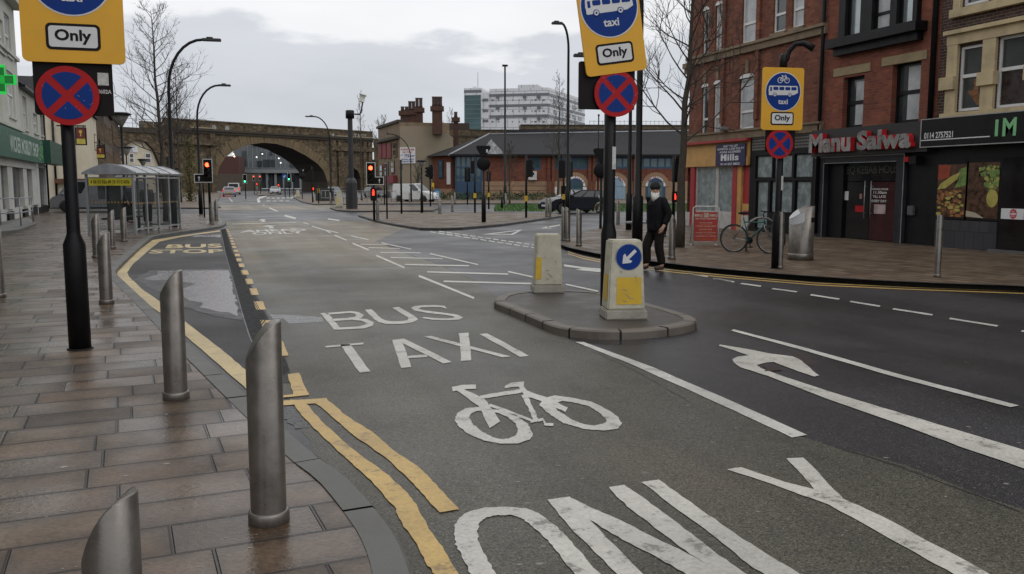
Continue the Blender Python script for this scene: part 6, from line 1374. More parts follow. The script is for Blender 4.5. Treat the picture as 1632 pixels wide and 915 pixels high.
# ---- traffic signals
def head3(mb_parts, f, par, lit=None, s=1., board=True, extra=None, boardm=None):
    """f: frame whose n is the way the lights face; origin at head centre"""
    w, h = .17*s, .46*s
    bx = obj('signal_head', MB().box(f, -w, -h, -.20*s, w, h, 0), par, BLKM, bevel=.02)
    if board:
        m = MB(); W2, H2 = .25*s, .60*s
        if extra == 'L': out_ = [(-W2-.46*s, -H2), (W2, -H2), (W2, H2), (-W2, H2), (-W2, -H2+.44*s), (-W2-.46*s, -H2+.44*s)]
        elif extra == 'R': out_ = [(W2+.44*s, -H2), (W2+.44*s, -H2+.44*s), (W2, -H2+.44*s), (W2, H2), (-W2, H2), (-W2, -H2)]
        else: out_ = [(W2, -H2), (W2, H2), (-W2, H2), (-W2, -H2)]
        m.prism(f, out_, -.05, -.03); bo_ = obj('backing_board', m, par, BLKM)
        A = sum(a[0]*b_[1]-b_[0]*a[1] for a, b_ in zip(out_, out_[1:]+out_[:1])); sg = 1 if A > 0 else -1
        inn = []
        for i in range(len(out_)):
            p0, p1, p2 = Vector(out_[i-1]), Vector(out_[i]), Vector(out_[(i+1) % len(out_)]); d1, d2 = (p1-p0).normalized(), (p2-p1).normalized(); n1_, n2_ = Vector((-d1.y, d1.x))*sg, Vector((-d2.y, d2.x))*sg; q = p1+(n1_+n2_)*.035*s; inn.append((q.x, q.y))
        m = MB(); m.ring(f, out_, inn, -.03, -.024); obj('white_border', m, bo_, SIGNW)
        if extra:
            cx_ = (-W2-.2*s) if extra == 'L' else (W2+.2*s); g = f.at(cx_, -H2+.22*s); obj('arrow_head', MB().box(g, -.18*s, -.17*s, -.2*s, .18*s, .17*s, -.02), par, BLKM)
            m = MB(); m.poly([g.p(x*s, y*s, -.015) for x, y in ((-.02, -.12), (.02, -.12), (.02, .03), (.07, .0), (.0, .12), (-.07, .0), (-.02, .03))]); obj('arrow_symbol', m, par, SIGNW)
    for i, nm in enumerate(('red', 'amber', 'green')):
        c = f.at(0, (.30-.30*i)*s)
        vis = MB(); n = 9
        for k in range(n):
            a0_, a1_ = math.pi*(-.12+1.24*k/n), math.pi*(-.12+1.24*(k+1)/n); r = .125*s
            vis.quad(c.p(r*math.cos(a0_), r*math.sin(a0_), 0), c.p(r*math.cos(a1_), r*math.sin(a1_), 0), c.p(r*math.cos(a1_), r*math.sin(a1_), .18*s), c.p(r*math.cos(a0_), r*math.sin(a0_), .18*s))
        v = obj('visor', vis, bx, BLKM)
        m = MB(); m.lathe(c.p(0, 0, .0), [(.108*s, .0), (.10*s, .012), (.0, .03)], 16, axis=c.n); obj('lens', m, bx, (REDL if lit == 'red' and i == 0 else GRNL if lit == 'green' and i == 2 else AMBL))
def signal(px, py, ytop, face, lab, lit=None, extra=None, board=True, dx=0., s=1., ped=None, yellow=None, d_=None, polew=.057, twin=False, low=None, spike=True):
    b = G(px, py) if d_ is None else D(px, d_); t = thing('traffic_light', lab, 'traffic light', b, 'traffic lights around the junction'); b = Vector(t.location)
    H = HZ(b, ytop); fdir = heading(face); u = Vector((-fdir.y, fdir.x, 0)); f = Fr(b, u, fdir)
    obj('pole', MB().tube([b-Z_*.02, b+Z_*(H+.05 if spike else H-.4)], polew, 10), t, BLACK)
    head3(None, f.at(dx, H-.1-.58*s, .14), t, lit, s, board, extra)
    if twin: head3(None, Fr(b, -u, -fdir).at(-.12, H-.1-.6*s, .16), t, None, s*.95, False)
    if ped:
        g = f.at(.0, ped if ped > 0 else -ped, .12); pbx = obj('pedestrian_head', MB().box(g, -.14, -.28, -.16, .14, .28, 0), t, BLKM, bevel=.02)
        m = MB(); m.ell(g.p(0, .20, .012), (.04, .04, .04), 8, 6); m.box(g, -.05, .02, .0, .05, .15, .02); m.box(g, -.04, -.1+.06, .0, .04, .02, .02); obj('red_man', m, pbx, REDG)
    if yellow: obj('push_button', MB().box(Fr(b, RT).at(0, yellow), -.08, -.14, -.12, .08, .14, .08), t, YELP)
    return t
CAMF = 199  # faces back towards the camera
signal(335.5, 352.5, 254, CAMF, 'left traffic light showing red with a forward arrow box by the bus lane kerb', 'red', 'L', s=.88)
signal(596.5, 351, 259.5, CAMF, 'traffic light showing red with arrow box at the tip of the centre pavement', 'red', 'R', s=.86, ped=1.18, dx=-.1)
signal(838.5, 347, 252, 55, 'black signal on a thin pole seen from behind at the corner of the centre pavement', None, None, s=.9, board=False, dx=-.18, yellow=.95)
signal(686, 328.5, 263, 60, 'double black signal in front of the office left end', None, None, s=.9, board=True, twin=True, yellow=None, spike=True)
signal(640, 340.5, 259, 20, 'stubby black signal box seen from behind before the furniture sale board', None, None, s=.42, board=False)
signal(757, 339, 254, 25, 'thin signal pole with yellow button box before the blue glazed corner', None, None, s=.8, board=False, yellow=1.0, dx=.1)
signal(779, 333, 271, 30, 'small black signal tucked right of the hooded sign post', None, None, s=.75, board=False, yellow=.95)
signal(745, 326, 268, 25, 'distant black signal against the blue glazed office corner', None, None, s=.95, board=True)
signal(898, 344, 252, 45, 'black signal with yellow button beside the thick lamp column and hatchback', None, None, s=1., board=False, yellow=1.0, dx=.1, ped=1.3)
signal(907.5, 343, 254, -20, 'black signal on the right side of the lamp column behind the three bollards', None, None, s=.9, board=False, dx=-.05)
signal(1072.5, 352, 253, CAMF+170, 'black signal with a lit red man low on its pole right of the walking man', None, None, s=.9, board=True, dx=-.17)
t = thing('pedestrian_signal', 'low pedestrian signal lit with a red man in front of the bare tree', 'traffic light', G(1072, 351)+Vector((.02, -.12, 0))); b = Vector(t.location); f = Fr(b, RT, -heading(19)); z = HZ(b, 317)
obj('case', MB().box(f, -.13, z-.27, -.1, .13, z+.24, .02), t, BLKM, bevel=.02); m = MB(); m.ell(f.p(0, z+.10, .03), (.045, .02, .045), 8, 6); m.box(f, -.055, z-.13, .02, .055, z+.05, .04); obj('red_man', m, t, REDG); obj('post', MB().tube([b, b+Z_*(z-.2)], .03, 8), t, BLACK)
# far signals
for px, d_, yt, lit, lab in ((391, 105, 278, 'green', 'distant traffic light showing green at the left kerb near the viaduct'), (405, 165, 279.5, 'red', 'far red traffic light under the arch, left one of a close pair'), (415, 165, 279.5, 'red', 'far red traffic light under the arch, right one of a close pair'), (461, 120, 276, 'green', 'distant green traffic light beside a blue arrow sign under the arch')):
    signal(px, 300, yt, CAMF, lab, lit, None, d_=d_, s=.9 if lit == 'green' else .8)
signal(497.5, 318, 268, 25, 'black signal seen from behind where the arch meets its right pier', None, None, d_=84, s=1.15, board=False, dx=.1, ped=None)
signal(468, 310, 277, 15, 'black signal back between the green light and the arch centre', None, None, d_=125, s=.95, board=True)
signal(428, 315, 288, 10, 'faint far signal standing left of the arch centre', None, None, d_=170, s=.7, board=False)
def redpost(px, py, y, lab):
    b = G(px, py); t = thing('pedestrian_signal', lab, 'traffic light', b, 'small red pedestrian signals'); z = HZ(b, y); f = Fr(b, RT, -heading(19)); obj('case', MB().box(f, -.13, z-.22, -.1, .13, z+.22, .02), t, BLKM); obj('post', MB().tube([b, b+Z_*(z-.2)], .04, 6), t, GALV)
    m = MB(); m.ell(f.p(0, z+.05, .03), (.09, .02, .13), 8, 6); obj('red_lamp', m, t, REDG)
redpost(499.5, 321.5, 303.5, 'red pedestrian signal on a grey post beside the viaduct guard rail'); redpost(444.5, 312, 297, 'tiny red signal left of the oncoming silver car'); redpost(410, 310, 295, 'tiny red signal below the far pair of red traffic lights')
def bluepost(px, d_, y):
    b = D(px, d_); t = thing('keep_left_sign', 'small round blue arrow sign beside the distant green light', 'sign', b); z = HZ(b, y); f = Fr(b, RT, -heading(19)); obj('post', MB().tube([b, b+Z_*(z-.3)], .06, 8), t, BLACK); m = MB(); m.disc(f.at(0, z, .08), .33, 0, 20); dd = obj('blue_disc', m, t, M('bright_sign_blue', (.01, .10, .35), .4)); a_ = f.at(0, z, .08).roll(R(225)); m = MB(); m.poly([a_.p(x*.3, y_*.3, .01) for x, y_ in ((-.7, .13), (.1, .13), (.0, .45), (.7, 0), (.0, -.45), (.1, -.13), (-.7, -.13))]); obj('arrow', m, dd, SIGNW)
bluepost(454, 119, 282.5)
# posts that carry hooded sign backs
def hood_post(px, py, yt, yd, lab, s=1., foot=0):
    b = G(px, py); t = thing('hooded_sign_post', lab, 'sign', b, 'hooded round signs seen from behind'); zt, zd = HZ(b, yt), HZ(b, yd); f = Fr(b, RT, -heading(19)); r = .30*s
    obj('post', MB().lathe(b, [(.10 if foot else .055, -.02), (.10 if foot else .055, foot or .05), (.052, (foot or .05)+.05), (.052, zt-.35*s)], 12), t, BLACK)
    m = MB(); m.lathe(f.p(0, zd, .0), [(r, -.10), (r*1.0, .05), (r*.86, .09), (0, .10)], 24, axis=f.n); obj('round_sign', m, t, BLKM)
    hp = [(-.30*s, zt), (.30*s, zt), (.32*s, zt-.10*s), (.13*s, zt-.42*s), (.05*s, zd+r-.02), (-.05*s, zd+r-.02), (-.13*s, zt-.42*s), (-.32*s, zt-.10*s)]
    obj('hood', MB().prism(f, hp, -.14, .1), t, BLKM, bevel=.02); m = MB(); m.quad(*[f.p(a, b_, .108) for a, b_ in ((.12*s, zt-.3*s), (.2*s, zt-.3*s), (.2*s, zt-.16*s), (.12*s, zt-.16*s))]); obj('label_sticker', m, t, SIGNW)
hood_post(771, 354, 236, 264.5, 'hooded sign post with a fat foot in the middle of the centre pavement', 1.0, 1.15)
hood_post(957, 364, 241, 276, 'hooded sign post squeezed between the island pole and the hatchback', .95)
hood_post(482, 317, 269, 282, 'distant hooded sign post before the right half of the arch', 1.2)
def thin_post(px, py, yt, lab, r=.04, plate=None):
    b = G(px, py); t = thing('sign_post', lab, 'post', b, 'plain thin sign posts'); z = HZ(b, yt); obj('post', MB().tube([b-Z_*.02, b+Z_*z], r, 8), t, BLACK); obj('cap', MB().ell(b+Z_*z, (r*1.1, r*1.1, r), 8, 5), t, BLACK)
    if plate: f = Fr(b, RT, -heading(19)); h = plate; obj('sign_plate', MB().box(f, h[0], h[1], -.06, h[2], h[3], -.04), t, h[4])
thin_post(617, 348.5, 265, 'thin black post beside the red light on the centre pavement'); thin_post(613, 326, 268, 'thin post with small red plate before the furniture shop front', .05, (-.12, 3.0, .12, 3.35, M('faded_red_plate', (.16, .05, .05), .6))); thin_post(326, 346, 262, 'thin black post between the lamp and the left red traffic light'); thin_post(508, 324, 296, 'short post with yellow tag by the guard rail', .05, (-.1, .9, .1, 1.3, YELP)); thin_post(300, 318, 262, 'thin post behind the shelter end near the ivy tree'); thin_post(690, 322, 300, 'short post with yellow box at the office hedge', .05, (-.1, 1.2, .12, 1.8, YELP))
thin_post(800, 331, 317, 'stump of a post on the grass verge', .09)

# ---- guard rails by the viaduct
gr = thing('guard_rail', 'grey pedestrian guard rail in front of the viaduct pier', 'railing', G(545, 322)); m = MB()
pts = [G(x, y) for x, y in ((512, 321), (540, 322), (570, 322), (600, 322), (632, 322))]
for p, q in zip(pts[:-1], pts[1:]):
    for z in (.35, 1.05): m.tube([p+Z_*z, q+Z_*z], .03, 5)
    for k in range(5): r_ = p+(q-p)*(k/4); m.tube([r_, r_+Z_*1.05], .025, 5)
obj('rails', m, gr, GALV)
cab = thing('street_cabinet', 'dark green street cabinet among the guard rails by the viaduct', 'cabinet', G(518, 320)); f = Fr(cab.location, RT, -heading(19)); obj('body', MB().box(f, -.9, 0, -.4, .9, 1.25, .3), cab, M('cabinet_dark', (.03, .034, .034), .6), bevel=.03); obj('door', MB().box(f, -.8, .12, .3, -.02, 1.15, .32).box(f, .02, .12, .3, .8, 1.15, .32), cab, M('cabinet_door', (.036, .04, .04), .6))

# ---- bus shelter
def shelter(o, u, L_, D_, H_, lab, n=4, ends=True):
    """u along the kerb side, n = towards the road"""
    f = Fr(o, u); t = thing('bus_shelter', lab, 'bus shelter', o); AL = M('shelter_aluminium', (.34, .355, .37), .45, metal=.4, var=.15); PG = SHG
    m = MB(); w = .035
    for i in range(n+1): a = L_*i/n; m.box(f, a-w, 0, -.07, a+w, H_, 0)
    for c in (-D_,): 
        for i in (0, n): a = L_*i/n; m.box(f, a-w, 0, c, a+w, H_, c+.07)
    for b in (.14, H_-.12): m.box(f, w, b, -.055, L_-w, b+.05, -.015)
    for a in (0, L_):
        for b in (.14, H_-.14): m.box(f, a-.02, b, -D_+.07, a+.02, b+.05, -.07)
    m.box(f, -.06, H_, -D_-.05, L_+.06, H_+.05, .05)
    fr_ = obj('frame', m, t, AL)
    for i in range(n):
        a0_, a1_ = L_*i/n+w, L_*(i+1)/n-w; obj('glass_panel', MB().box(f, a0_, .19, -.04, a1_, H_-.12, -.03), t, PG)
    for a in (0, L_): obj('end_glass', MB().box(f, a-.005, .19, -D_+.07, a+.005, H_-.14, -.07), t, PG)
    m = MB(); nn = 10; cur = []
    for k in range(nn+1): x = k/nn; cur.append((-D_-.08+(D_+.16)*x, H_+.05+.34*math.sin(math.pi*(.06+.88*x))-.06))
    for k in range(nn):
        (c0, b0), (c1, b1) = cur[k], cur[k+1]
        m.quad(f.p(-.08, b0, c0), f.p(L_+.08, b0, c0), f.p(L_+.08, b1, c1), f.p(-.08, b1, c1))
    obj('curved_roof', m, t, M('shelter_roof', (.36, .37, .39), .3, var=.15, scale=2))
    for a in (-.09, L_+.07): obj('roof_end', MB().prism(Fr(f.p(a, 0, 0), f.n, f.u), [(c, b) for c, b in cur]+[(.08, H_), (-D_-.08, H_)], -.0, .02), t, M('roof_end_grey', (.30, .31, .34), .45))
    m = MB()
    for k in range(n*1+1):
        a = L_*k/n; m.tube([f.p(a, b+.012, c) for c, b in cur], .018, 4)
    obj('roof_rib', m, t, AL)
    return t, f
SHG = M('shelter_glass', (.9, .92, .92), .03, var=.04, trans=1., rvar=.01)
SHG.node_tree.nodes['Principled BSDF'].inputs['IOR'].default_value = 1.0001
SHG.node_tree.nodes['Principled BSDF'].inputs['Alpha'].default_value = .2
SHG.node_tree.nodes['Principled BSDF'].inputs['Transmission Weight'].default_value = 0
SHG.node_tree.nodes['Principled BSDF'].inputs['Base Color'].links and SHG.node_tree.links.remove(SHG.node_tree.nodes['Principled BSDF'].inputs['Base Color'].links[0])
SHG.node_tree.nodes['Principled BSDF'].inputs['Base Color'].default_value = (.055, .065, .068, 1)
s0 = G(217.5, 373.5); s1 = G(289, 364.5); su = (s1-s0); SL = su.length; 
sH = HZ(s0, 278)-.1
bs_, sf = shelter(s0, su, SL, 1.62, sH, 'glass bus shelter with curved grey roof and yellow route strip beside the bay')
# end panel details: yellow strip with route numbers (panel faces the approaching bus)
ef = Fr(sf.p(-.03, 0, -1.55), sf.n, -sf.u)
sb = bpart('route_strip', bs_, ef, .06, sH-.37, 0, 1.48, sH-.13, .02, M('route_yellow', (.52, .46, .04), .5))
m = MB(); text(m, '4 56 53 52a 69 75 X13 X76', ef, .12, sH-.30, 1.42, sH-.19, .024, bold=.02); obj('route_numbers', m, sb, SIGNK)
m = MB()
for k in range(13): m.quad(*[ef.p(.10+.11*k+a, 1.02+b, .012) for a, b in ((0, .04), (.04, 0), (.08, .04), (.04, .08))])
for k in range(30): m.quad(*[sf.p(.1+k*(SL-.2)/30+a, .98+b, -.025) for a, b in ((0, .04), (.04, 0), (.08, .04), (.04, .08))])
obj('glass_dots', m, bs_, M('dot_brown', (.26, .18, .07), .6))
obj('bench', MB().box(sf, .5, .46, -1.4, SL-.5, .52, -1.15).box(sf, .7, 0, -1.3, .78, .46, -1.22).box(sf, SL-.78, 0, -1.3, SL-.7, .46, -1.22), bs_, M('bench_dark', (.04, .035, .03), .6))
obj('timetable', MB().box(sf, .55, 1.15, -1.5, 1.0, 1.85, -1.46), bs_, M('poster_blue_grey', (.20, .26, .28), .5, var=.4))
obj('advert_panel', MB().box(sf, SL*.36, .4, -1.6, SL*.6, 1.75, -1.52), bs_, M('poster_dark_teal', (.06, .085, .085), .4, var=.5))
b2 = D(214, 87); shelter(b2, heading(-4), 4, 1.5, 2.3, 'small distant bus shelter with grey frame past the side street', 2); 
b3 = D(222, 90)

# ---- litter bin, bench, bike stands, A board, bicycle
bb3 = G(1275.5, 414); bn_ = thing('litter_bin', 'stainless litter bin with scooped hood and paper notice outside the restaurant', 'bin', bb3); rB = .265
hB = HZ(bb3, 328)-.1; f = Fr(bb3, RT, -heading(19))
m = MB(); sg = 28; ring0 = []
for k in range(sg):
    a = 2*math.pi*k/sg; c, s_ = math.cos(a), math.sin(a); ring0.append(f.p(rB*c, hB*.995-.26*max(0, (.55-c))**1.25*.62, rB*s_))
base_ = [f.p(rB*math.cos(2*math.pi*k/sg), .14, rB*math.sin(2*math.pi*k/sg)) for k in range(sg)]
m.add(base_+ring0, [[k, (k+1) % sg, sg+(k+1) % sg, sg+k] for k in range(sg)], True); m.add(ring0, [list(range(sg))])
obj('body', m, bn_, STEEL); obj('base', MB().lathe(bb3, [(rB*1.05, 0), (rB*1.05, .13), (rB, .15)], 28), bn_, STEEL)
m = MB()
for k in range(8): 
    a0_, a1_ = R(5+7*k), R(5+7*(k+1)); m.quad(*[f.p(rB*1.01*math.cos(a), z, rB*1.01*math.sin(a)) for a, z in ((a0_, hB*.70), (a1_, hB*.70), (a1_, hB*.79), (a0_, hB*.79))])
obj('opening', m, bn_, BLKM)
m = MB(); n = 8
for k in range(n):
    a0_, a1_ = R(95+12*k), R(95+12*(k+1)); zt = lambda a: hB*.995-.26*max(0, (.55-math.cos(a)))**1.25*.62
    m.quad(*[f.p(rB*1.012*math.cos(a), z, rB*1.012*math.sin(a)) for a, z in ((a0_, zt(a0_)-.24+.02*k), (a1_, zt(a1_)-.24+.02*k), (a1_, zt(a1_)-.01), (a0_, zt(a0_)-.01))])
m.poly([p+Z_*.006 for p in ring0[9:22]]); obj('paper_notice', m, bn_, M('wet_paper', (.52, .54, .56), .5, var=.08))
be = G(1005, 377); bt = thing('bench', 'grey metal bench partly hidden behind the walking man', 'bench', be); f = Fr(be, heading(112)); obj('seat', MB().box(f, -.15, .42, -.25, 1.15, .48, .25), bt, M('bench_grey', (.24, .26, .27), .5), bevel=.02)
for a in (.1, .9): obj('leg', MB().tube([f.p(a-.08, .42, 0), f.p(a+.1, .12, 0), f.p(a+.22, 0, 0)], .04, 6), bt, GALV)
# A board
ab = G(1124, 391); at_ = thing('a_board', 'red barbecue take away menu board in a white frame by the bare tree', 'sign', ab)
f = Fr(ab, heading(112)); sc3 = (ab-Vector((0, 0, 1.75))).length/FPX
w_ = 19.5*sc3; z0, z1_ = .12, HZ(ab, 338)-.1; zt = HZ(ab, 329)-.1
obj('panel', MB().box(f, -w_+.03, z0, -.02, w_-.03, z1_, .02), at_, M('board_red', (.38, .035, .03), .45, var=.1))
m = MB(); m.tube([f.p(-w_, 0, 0), f.p(-w_, zt-.04, 0), f.p(-w_+.06, zt, 0), f.p(w_-.06, zt, 0), f.p(w_, zt-.04, 0), f.p(w_, 0, 0)], .02, 6); m.tube([f.p(-w_, z0-.01, 0), f.p(w_, z0-.01, 0)], .015, 6); m.tube([f.p(-w_, 0, 0), f.p(-w_, 0, -.5)], .015, 5); m.tube([f.p(w_, 0, 0), f.p(w_, 0, -.5)], .015, 5); m.tube([f.p(-w_, 0, -.5), f.p(-w_, zt*.95, 0)], .015, 5); m.tube([f.p(w_, 0, -.5), f.p(w_, zt*.95, 0)], .015, 5); obj('frame', m, at_, M('white_tube', (.6, .6, .58), .4, var=.06, dirt=.15))
m = MB(); hz_ = z1_-z0; m.mat(M('board_cream', (.55, .47, .38), .5))
text(m, 'BBQ', f, -w_*.9, z0+hz_*.83, -w_*.28, z0+hz_*.93, .024, .04); text(m, 'BBQ', f, w_*.28, z0+hz_*.83, w_*.9, z0+hz_*.93, .024, .04); text(m, 'FAST FOOD TAKE AWAY', f, -w_*.85, z0+hz_*.74, w_*.85, z0+hz_*.80, .024, .03)
for k, tx_ in enumerate(('ROTATIE CHICKEN', 'CHICKEN DONER KEBAB', 'CHICKEN TIKKA', 'CHICKEN PITTA BURGERS', 'BURGERS & HOT CHICKEN')):
    w2 = w_*(.5 if k in (0, 2) else .8); text(m, tx_, f, -w2, z0+hz_*(.61-.115*k), w2, z0+hz_*(.645-.115*k), .024, .02)
m.mat(M('board_orange', (.55, .20, .03), .5)); text(m, 'OPEN 11.30am TILL LATE', f, -w_*.8, z0+hz_*.04, w_*.8, z0+hz_*.08, .024, .02)
for k in range(4): m.box(f, -w_*.5, z0+hz_*(.56-.115*k), .02, w_*.5, z0+hz_*(.57-.115*k), .023)
m.mat(M('board_picture', (.45, .33, .25), .5, var=.5, scale=20)); m.box(f, -w_*.2, z0+hz_*.82, .02, w_*.2, z0+hz_*.97, .024)
obj('lettering', m, at_)
# bike stands
def stand(px, py, lab):
    b = G(px, py); t = thing('bike_stand', lab, 'bike stand', b, 'steel hoop bike stands'); u = heading(109)
    pts = [b, b+Z_*.55]+[b+u*(.36-.36*math.cos(math.pi*k/8))+Z_*(.55+.30*math.sin(math.pi*k/8)) for k in range(1, 8)]+[b+u*.72+Z_*.55, b+u*.72]
    obj('hoop', MB().tube(pts, .03, 10), t, STEEL)
    for p in (b, b+u*.72): obj('foot_plate', MB().lathe(p, [(.07, 0), (.07, .012)], 12), t, STEEL)
stand(1189, 402, 'steel hoop bike stand that the green bicycle leans against')
# bicycle: rear wheel to the left
def bicycle(b0, b1, lab):
    t = thing('bicycle', lab, 'bicycle', b0); u = (b1-b0); u.z = 0; wbs = u.length; u.normalize(); f = Fr(b0, u); k = wbs/1.05; r = .335
    TEAL = M('teal_bike_frame', (.016, .10, .082), .35, var=.15, dirt=.2); CHR = M('bike_alloy', (.34, .34, .35), .3, metal=.7)
    P = lambda a, b, c=0: f.p(a*k, b, c)
    for nm, a in (('rear_wheel', 0), ('front_wheel', 1.05)):
        c = P(a, r); m = MB(); n = 28; ring = [f.p(a*k+r*math.cos(2*math.pi*i/n), r+r*math.sin(2*math.pi*i/n)) for i in range(n+1)]; m.tube(ring, .022, 6, cap=False); w = obj(nm, m, t, RUB)
        m = MB(); ring = [f.p(a*k+(r-.025)*math.cos(2*math.pi*i/n), r+(r-.025)*math.sin(2*math.pi*i/n)) for i in range(n+1)]; m.tube(ring, .009, 5, cap=False)
        for i in range(20): an = 2*math.pi*i/20; m.tube([c+f.n*(.03*(-1)**i), f.p(a*k+(r-.03)*math.cos(an), r+(r-.03)*math.sin(an))], .0022, 3)
        m.lathe(c-f.n*.05, [(.025, 0), (.025, .1)], 8, axis=f.n); obj('rim_and_spokes', m, w, CHR)
    bbk, seat, head_, headl = P(.43, .29), P(.27, .80), P(.83, .86), P(.87, .70)
    m = MB()
    for p, q, rr in ((bbk, seat, .016), (bbk, headl, .019), (seat-Z_*.06, P(.86, .74), .016), (head_, headl, .02)): m.tube([p, q], rr, 8)
    fm_ = obj('frame', m, t, TEAL)
    m = MB()
    for s_ in (-.05, .05): m.tube([bbk, P(0, r, s_)], .01, 6); m.tube([seat-Z_*.08, P(0, r, s_)], .009, 6); m.tube([headl, headl+Vector((0, 0, -.08))+f.n*s_, P(1.05, r, s_)], .012, 6)
    obj('stays_and_fork', m, fm_, CHR)
    m = MB(); m.tube([seat, P(.25, .93)], .013, 6); sp_ = obj('seat_post', m, t, CHR); obj('saddle', MB().ell(P(.25, .955), (.14, .07, .035), 12, 6, Matrix((tuple(f.u), tuple(f.n), (0, 0, 1))).transposed().to_3x3()), sp_, BLKM)
    m = MB(); m.tube([head_, P(.82, .96), P(.90, 1.0)], .013, 6); m.tube([P(.84, 1.02, -.28), P(.9, 1.0, -.1), P(.9, 1.0, .1), P(.84, 1.02, .28)], .013, 6); obj('handlebar', m, t, BLKM)
    m = MB(); m.lathe(bbk-f.n*.05, [(.085, 0), (.085, .012)], 18, axis=f.n); m.tube([bbk+f.n*.07, bbk+f.n*.08+f.u*.08-Z_*.15], .012, 6); m.tube([bbk-f.n*.07, bbk-f.n*.08-f.u*.08+Z_*.15], .012, 6)
    for s_, d_ in ((1, 1), (-1, -1)): q = bbk+f.n*(.11*s_)+f.u*(.08*d_)-Z_*(.15*d_); m.box(Fr(q, f.u), -.045, -.012, -.04, .045, .012, .04)
    obj('crank_and_pedals', m, t, BLKM); return t
bk0, bk1 = G(1169, 401.5), G(1228, 404)
bicycle(bk0, bk1, 'teal and silver bicycle locked to the steel hoop outside the boarded shop')

# ---- trees
BARK = M('wet_bark', (.055, .046, .034), .85, var=.35, scale=8, bump=.4, bscale=30); TWIG = M('dark_twig', (.05, .04, .034), .85, var=.25)
def bare_tree(base, h, lab, seed, r0=.12, spread=2.2, first=.25, nb=22, lean=(0, 0), up=.75, sub=5, twig=3, side=None, tw=.008, cat='tree', grp='bare winter street trees'):
    rn = random.Random(seed); t = thing('bare_tree', lab, cat, base, grp); b = Vector(base); n = 12
    lead = [b+Vector((lean[0]*(k/n)**1.3+rn.uniform(-.04, .04)*(k > 0), lean[1]*(k/n)**1.3+rn.uniform(-.04, .04)*(k > 0), h*k/n)) for k in range(n+1)]
    rad = [r0*(1.25 if k == 0 else 1)*(1-k/n)**.8+.008 for k in range(n+1)]
    obj('trunk', MB().tube(lead, rad, 9), t, BARK)
    m = MB()
    def branch(p, d, L_, r, lvl, upc):
        k = 5 if lvl < 2 else 3; pts = [p]; d = d.normalized()
        for i in range(k):
            d = (d+Vector((rn.uniform(-.22, .22), rn.uniform(-.22, .22), rn.uniform(-.1, .2)+upc*.18))).normalized(); pts.append(pts[-1]+d*L_/k)
        m.tube(pts, [r*(1-.8*i/k) for i in range(k+1)], 5 if lvl == 0 else 3, cap=False)
        if lvl < 2:
            for j in range(sub if lvl == 0 else twig):
                s = rn.uniform(.25, .98); i = min(k-1, int(s*k)); q = pts[i]+(pts[i+1]-pts[i])*(s*k-i); dd = (pts[i+1]-pts[i]).normalized(); pr = dd.orthogonal(); pr.rotate(Matrix.Rotation(rn.random()*6.28, 3, dd)) if 0 else None
                an = rn.random()*6.28; x = dd.orthogonal().normalized(); y = dd.cross(x); pr = x*math.cos(an)+y*math.sin(an)
                branch(q, dd*.75+pr*.8, L_*rn.uniform(.3, .6)*(1.1-s*.4), max(tw, r*.5), lvl+1, upc)
    for i in range(nb):
        s = first+(1-first)*(i+rn.random()*.8)/nb; s = min(.985, s); k = int(s*n); p = lead[k]+(lead[min(n, k+1)]-lead[k])*(s*n-k); an = i*2.4+rn.uniform(-.5, .5); el = up*rn.uniform(.7, 1.25)
        L_ = spread*(1-(s-first)/(1-first)*.72)*rn.uniform(.7, 1.15)
        branch(p, Vector((math.cos(an), math.sin(an), math.tan(min(1.2, el)))), L_*1.25, max(tw*1.4, r0*.32*(1-s*.6)), 0, up)
    obj('crown', m, t, TWIG); return t
tb = G(1082, 394); bare_tree(tb, HZ(tb, -70), 'bare tree with dark trunk growing between the walking man and the corner building', 11, r0=.115, spread=2.2, first=.36, nb=28, lean=(.25, -.1), up=.55, sub=8, twig=5, tw=.0048)
tb = D(262, 43); bare_tree(tb, HZ(tb, 20), 'tall bare conical tree behind the bus shelter', 5, r0=.11, spread=2.5, first=.3, nb=44, up=.5, lean=(-.25, 0), sub=7, twig=4, tw=.0062)
tb = D(287, 88); bare_tree(tb, HZ(tb, 104), 'bushy bare tree standing before the left part of the viaduct', 9, r0=.12, spread=2.4, first=.35, nb=30, up=.95, sub=8, twig=4, tw=.013)
tb = D(272, 75); bare_tree(tb, HZ(tb, 150), 'smaller bare tree before the trophy shop arch', 10, r0=.10, spread=2.2, first=.3, nb=22, up=.8, sub=6, twig=3, tw=.012)
tb = D(576, 95); bare_tree(tb, HZ(tb, 153), 'thin young bare tree in front of the viaduct end pier', 21, r0=.09, spread=1.5, first=.25, nb=24, up=.8, sub=5, twig=3, tw=.013)
tb = D(890, 62); bare_tree(tb, HZ(tb, 128), 'thin bare tree beside the lamp column before the slate office roof', 22, r0=.09, spread=1.9, first=.3, nb=26, up=.6, sub=6, twig=3, tw=.010)
tb = D(812, 76); bare_tree(tb, HZ(tb, 232), 'small bare sapling against the brick office wall', 23, r0=.07, spread=1.6, first=.2, nb=22, up=.8, sub=6, twig=3, tw=.012)
tb = D(720, 330); bare_tree(tb, HZ(tb, 176), 'distant bare tree on the skyline beside the teal glass tower', 24, r0=.2, spread=5, first=.55, nb=14, up=.9, sub=5, twig=2, tw=.05)
tb = D(610, 210); bare_tree(tb, HZ(tb, 192), 'distant bushy bare tree behind the furniture shop roof', 25, r0=.2, spread=4.5, first=.4, nb=20, up=.7, sub=6, twig=3, tw=.04)
tb = D(666, 100); bare_tree(tb, HZ(tb, 268), 'low scrubby bare bush against the brown furniture gable', 26, r0=.08, spread=1.8, first=.1, nb=20, up=1.0, sub=5, twig=2, tw=.015)
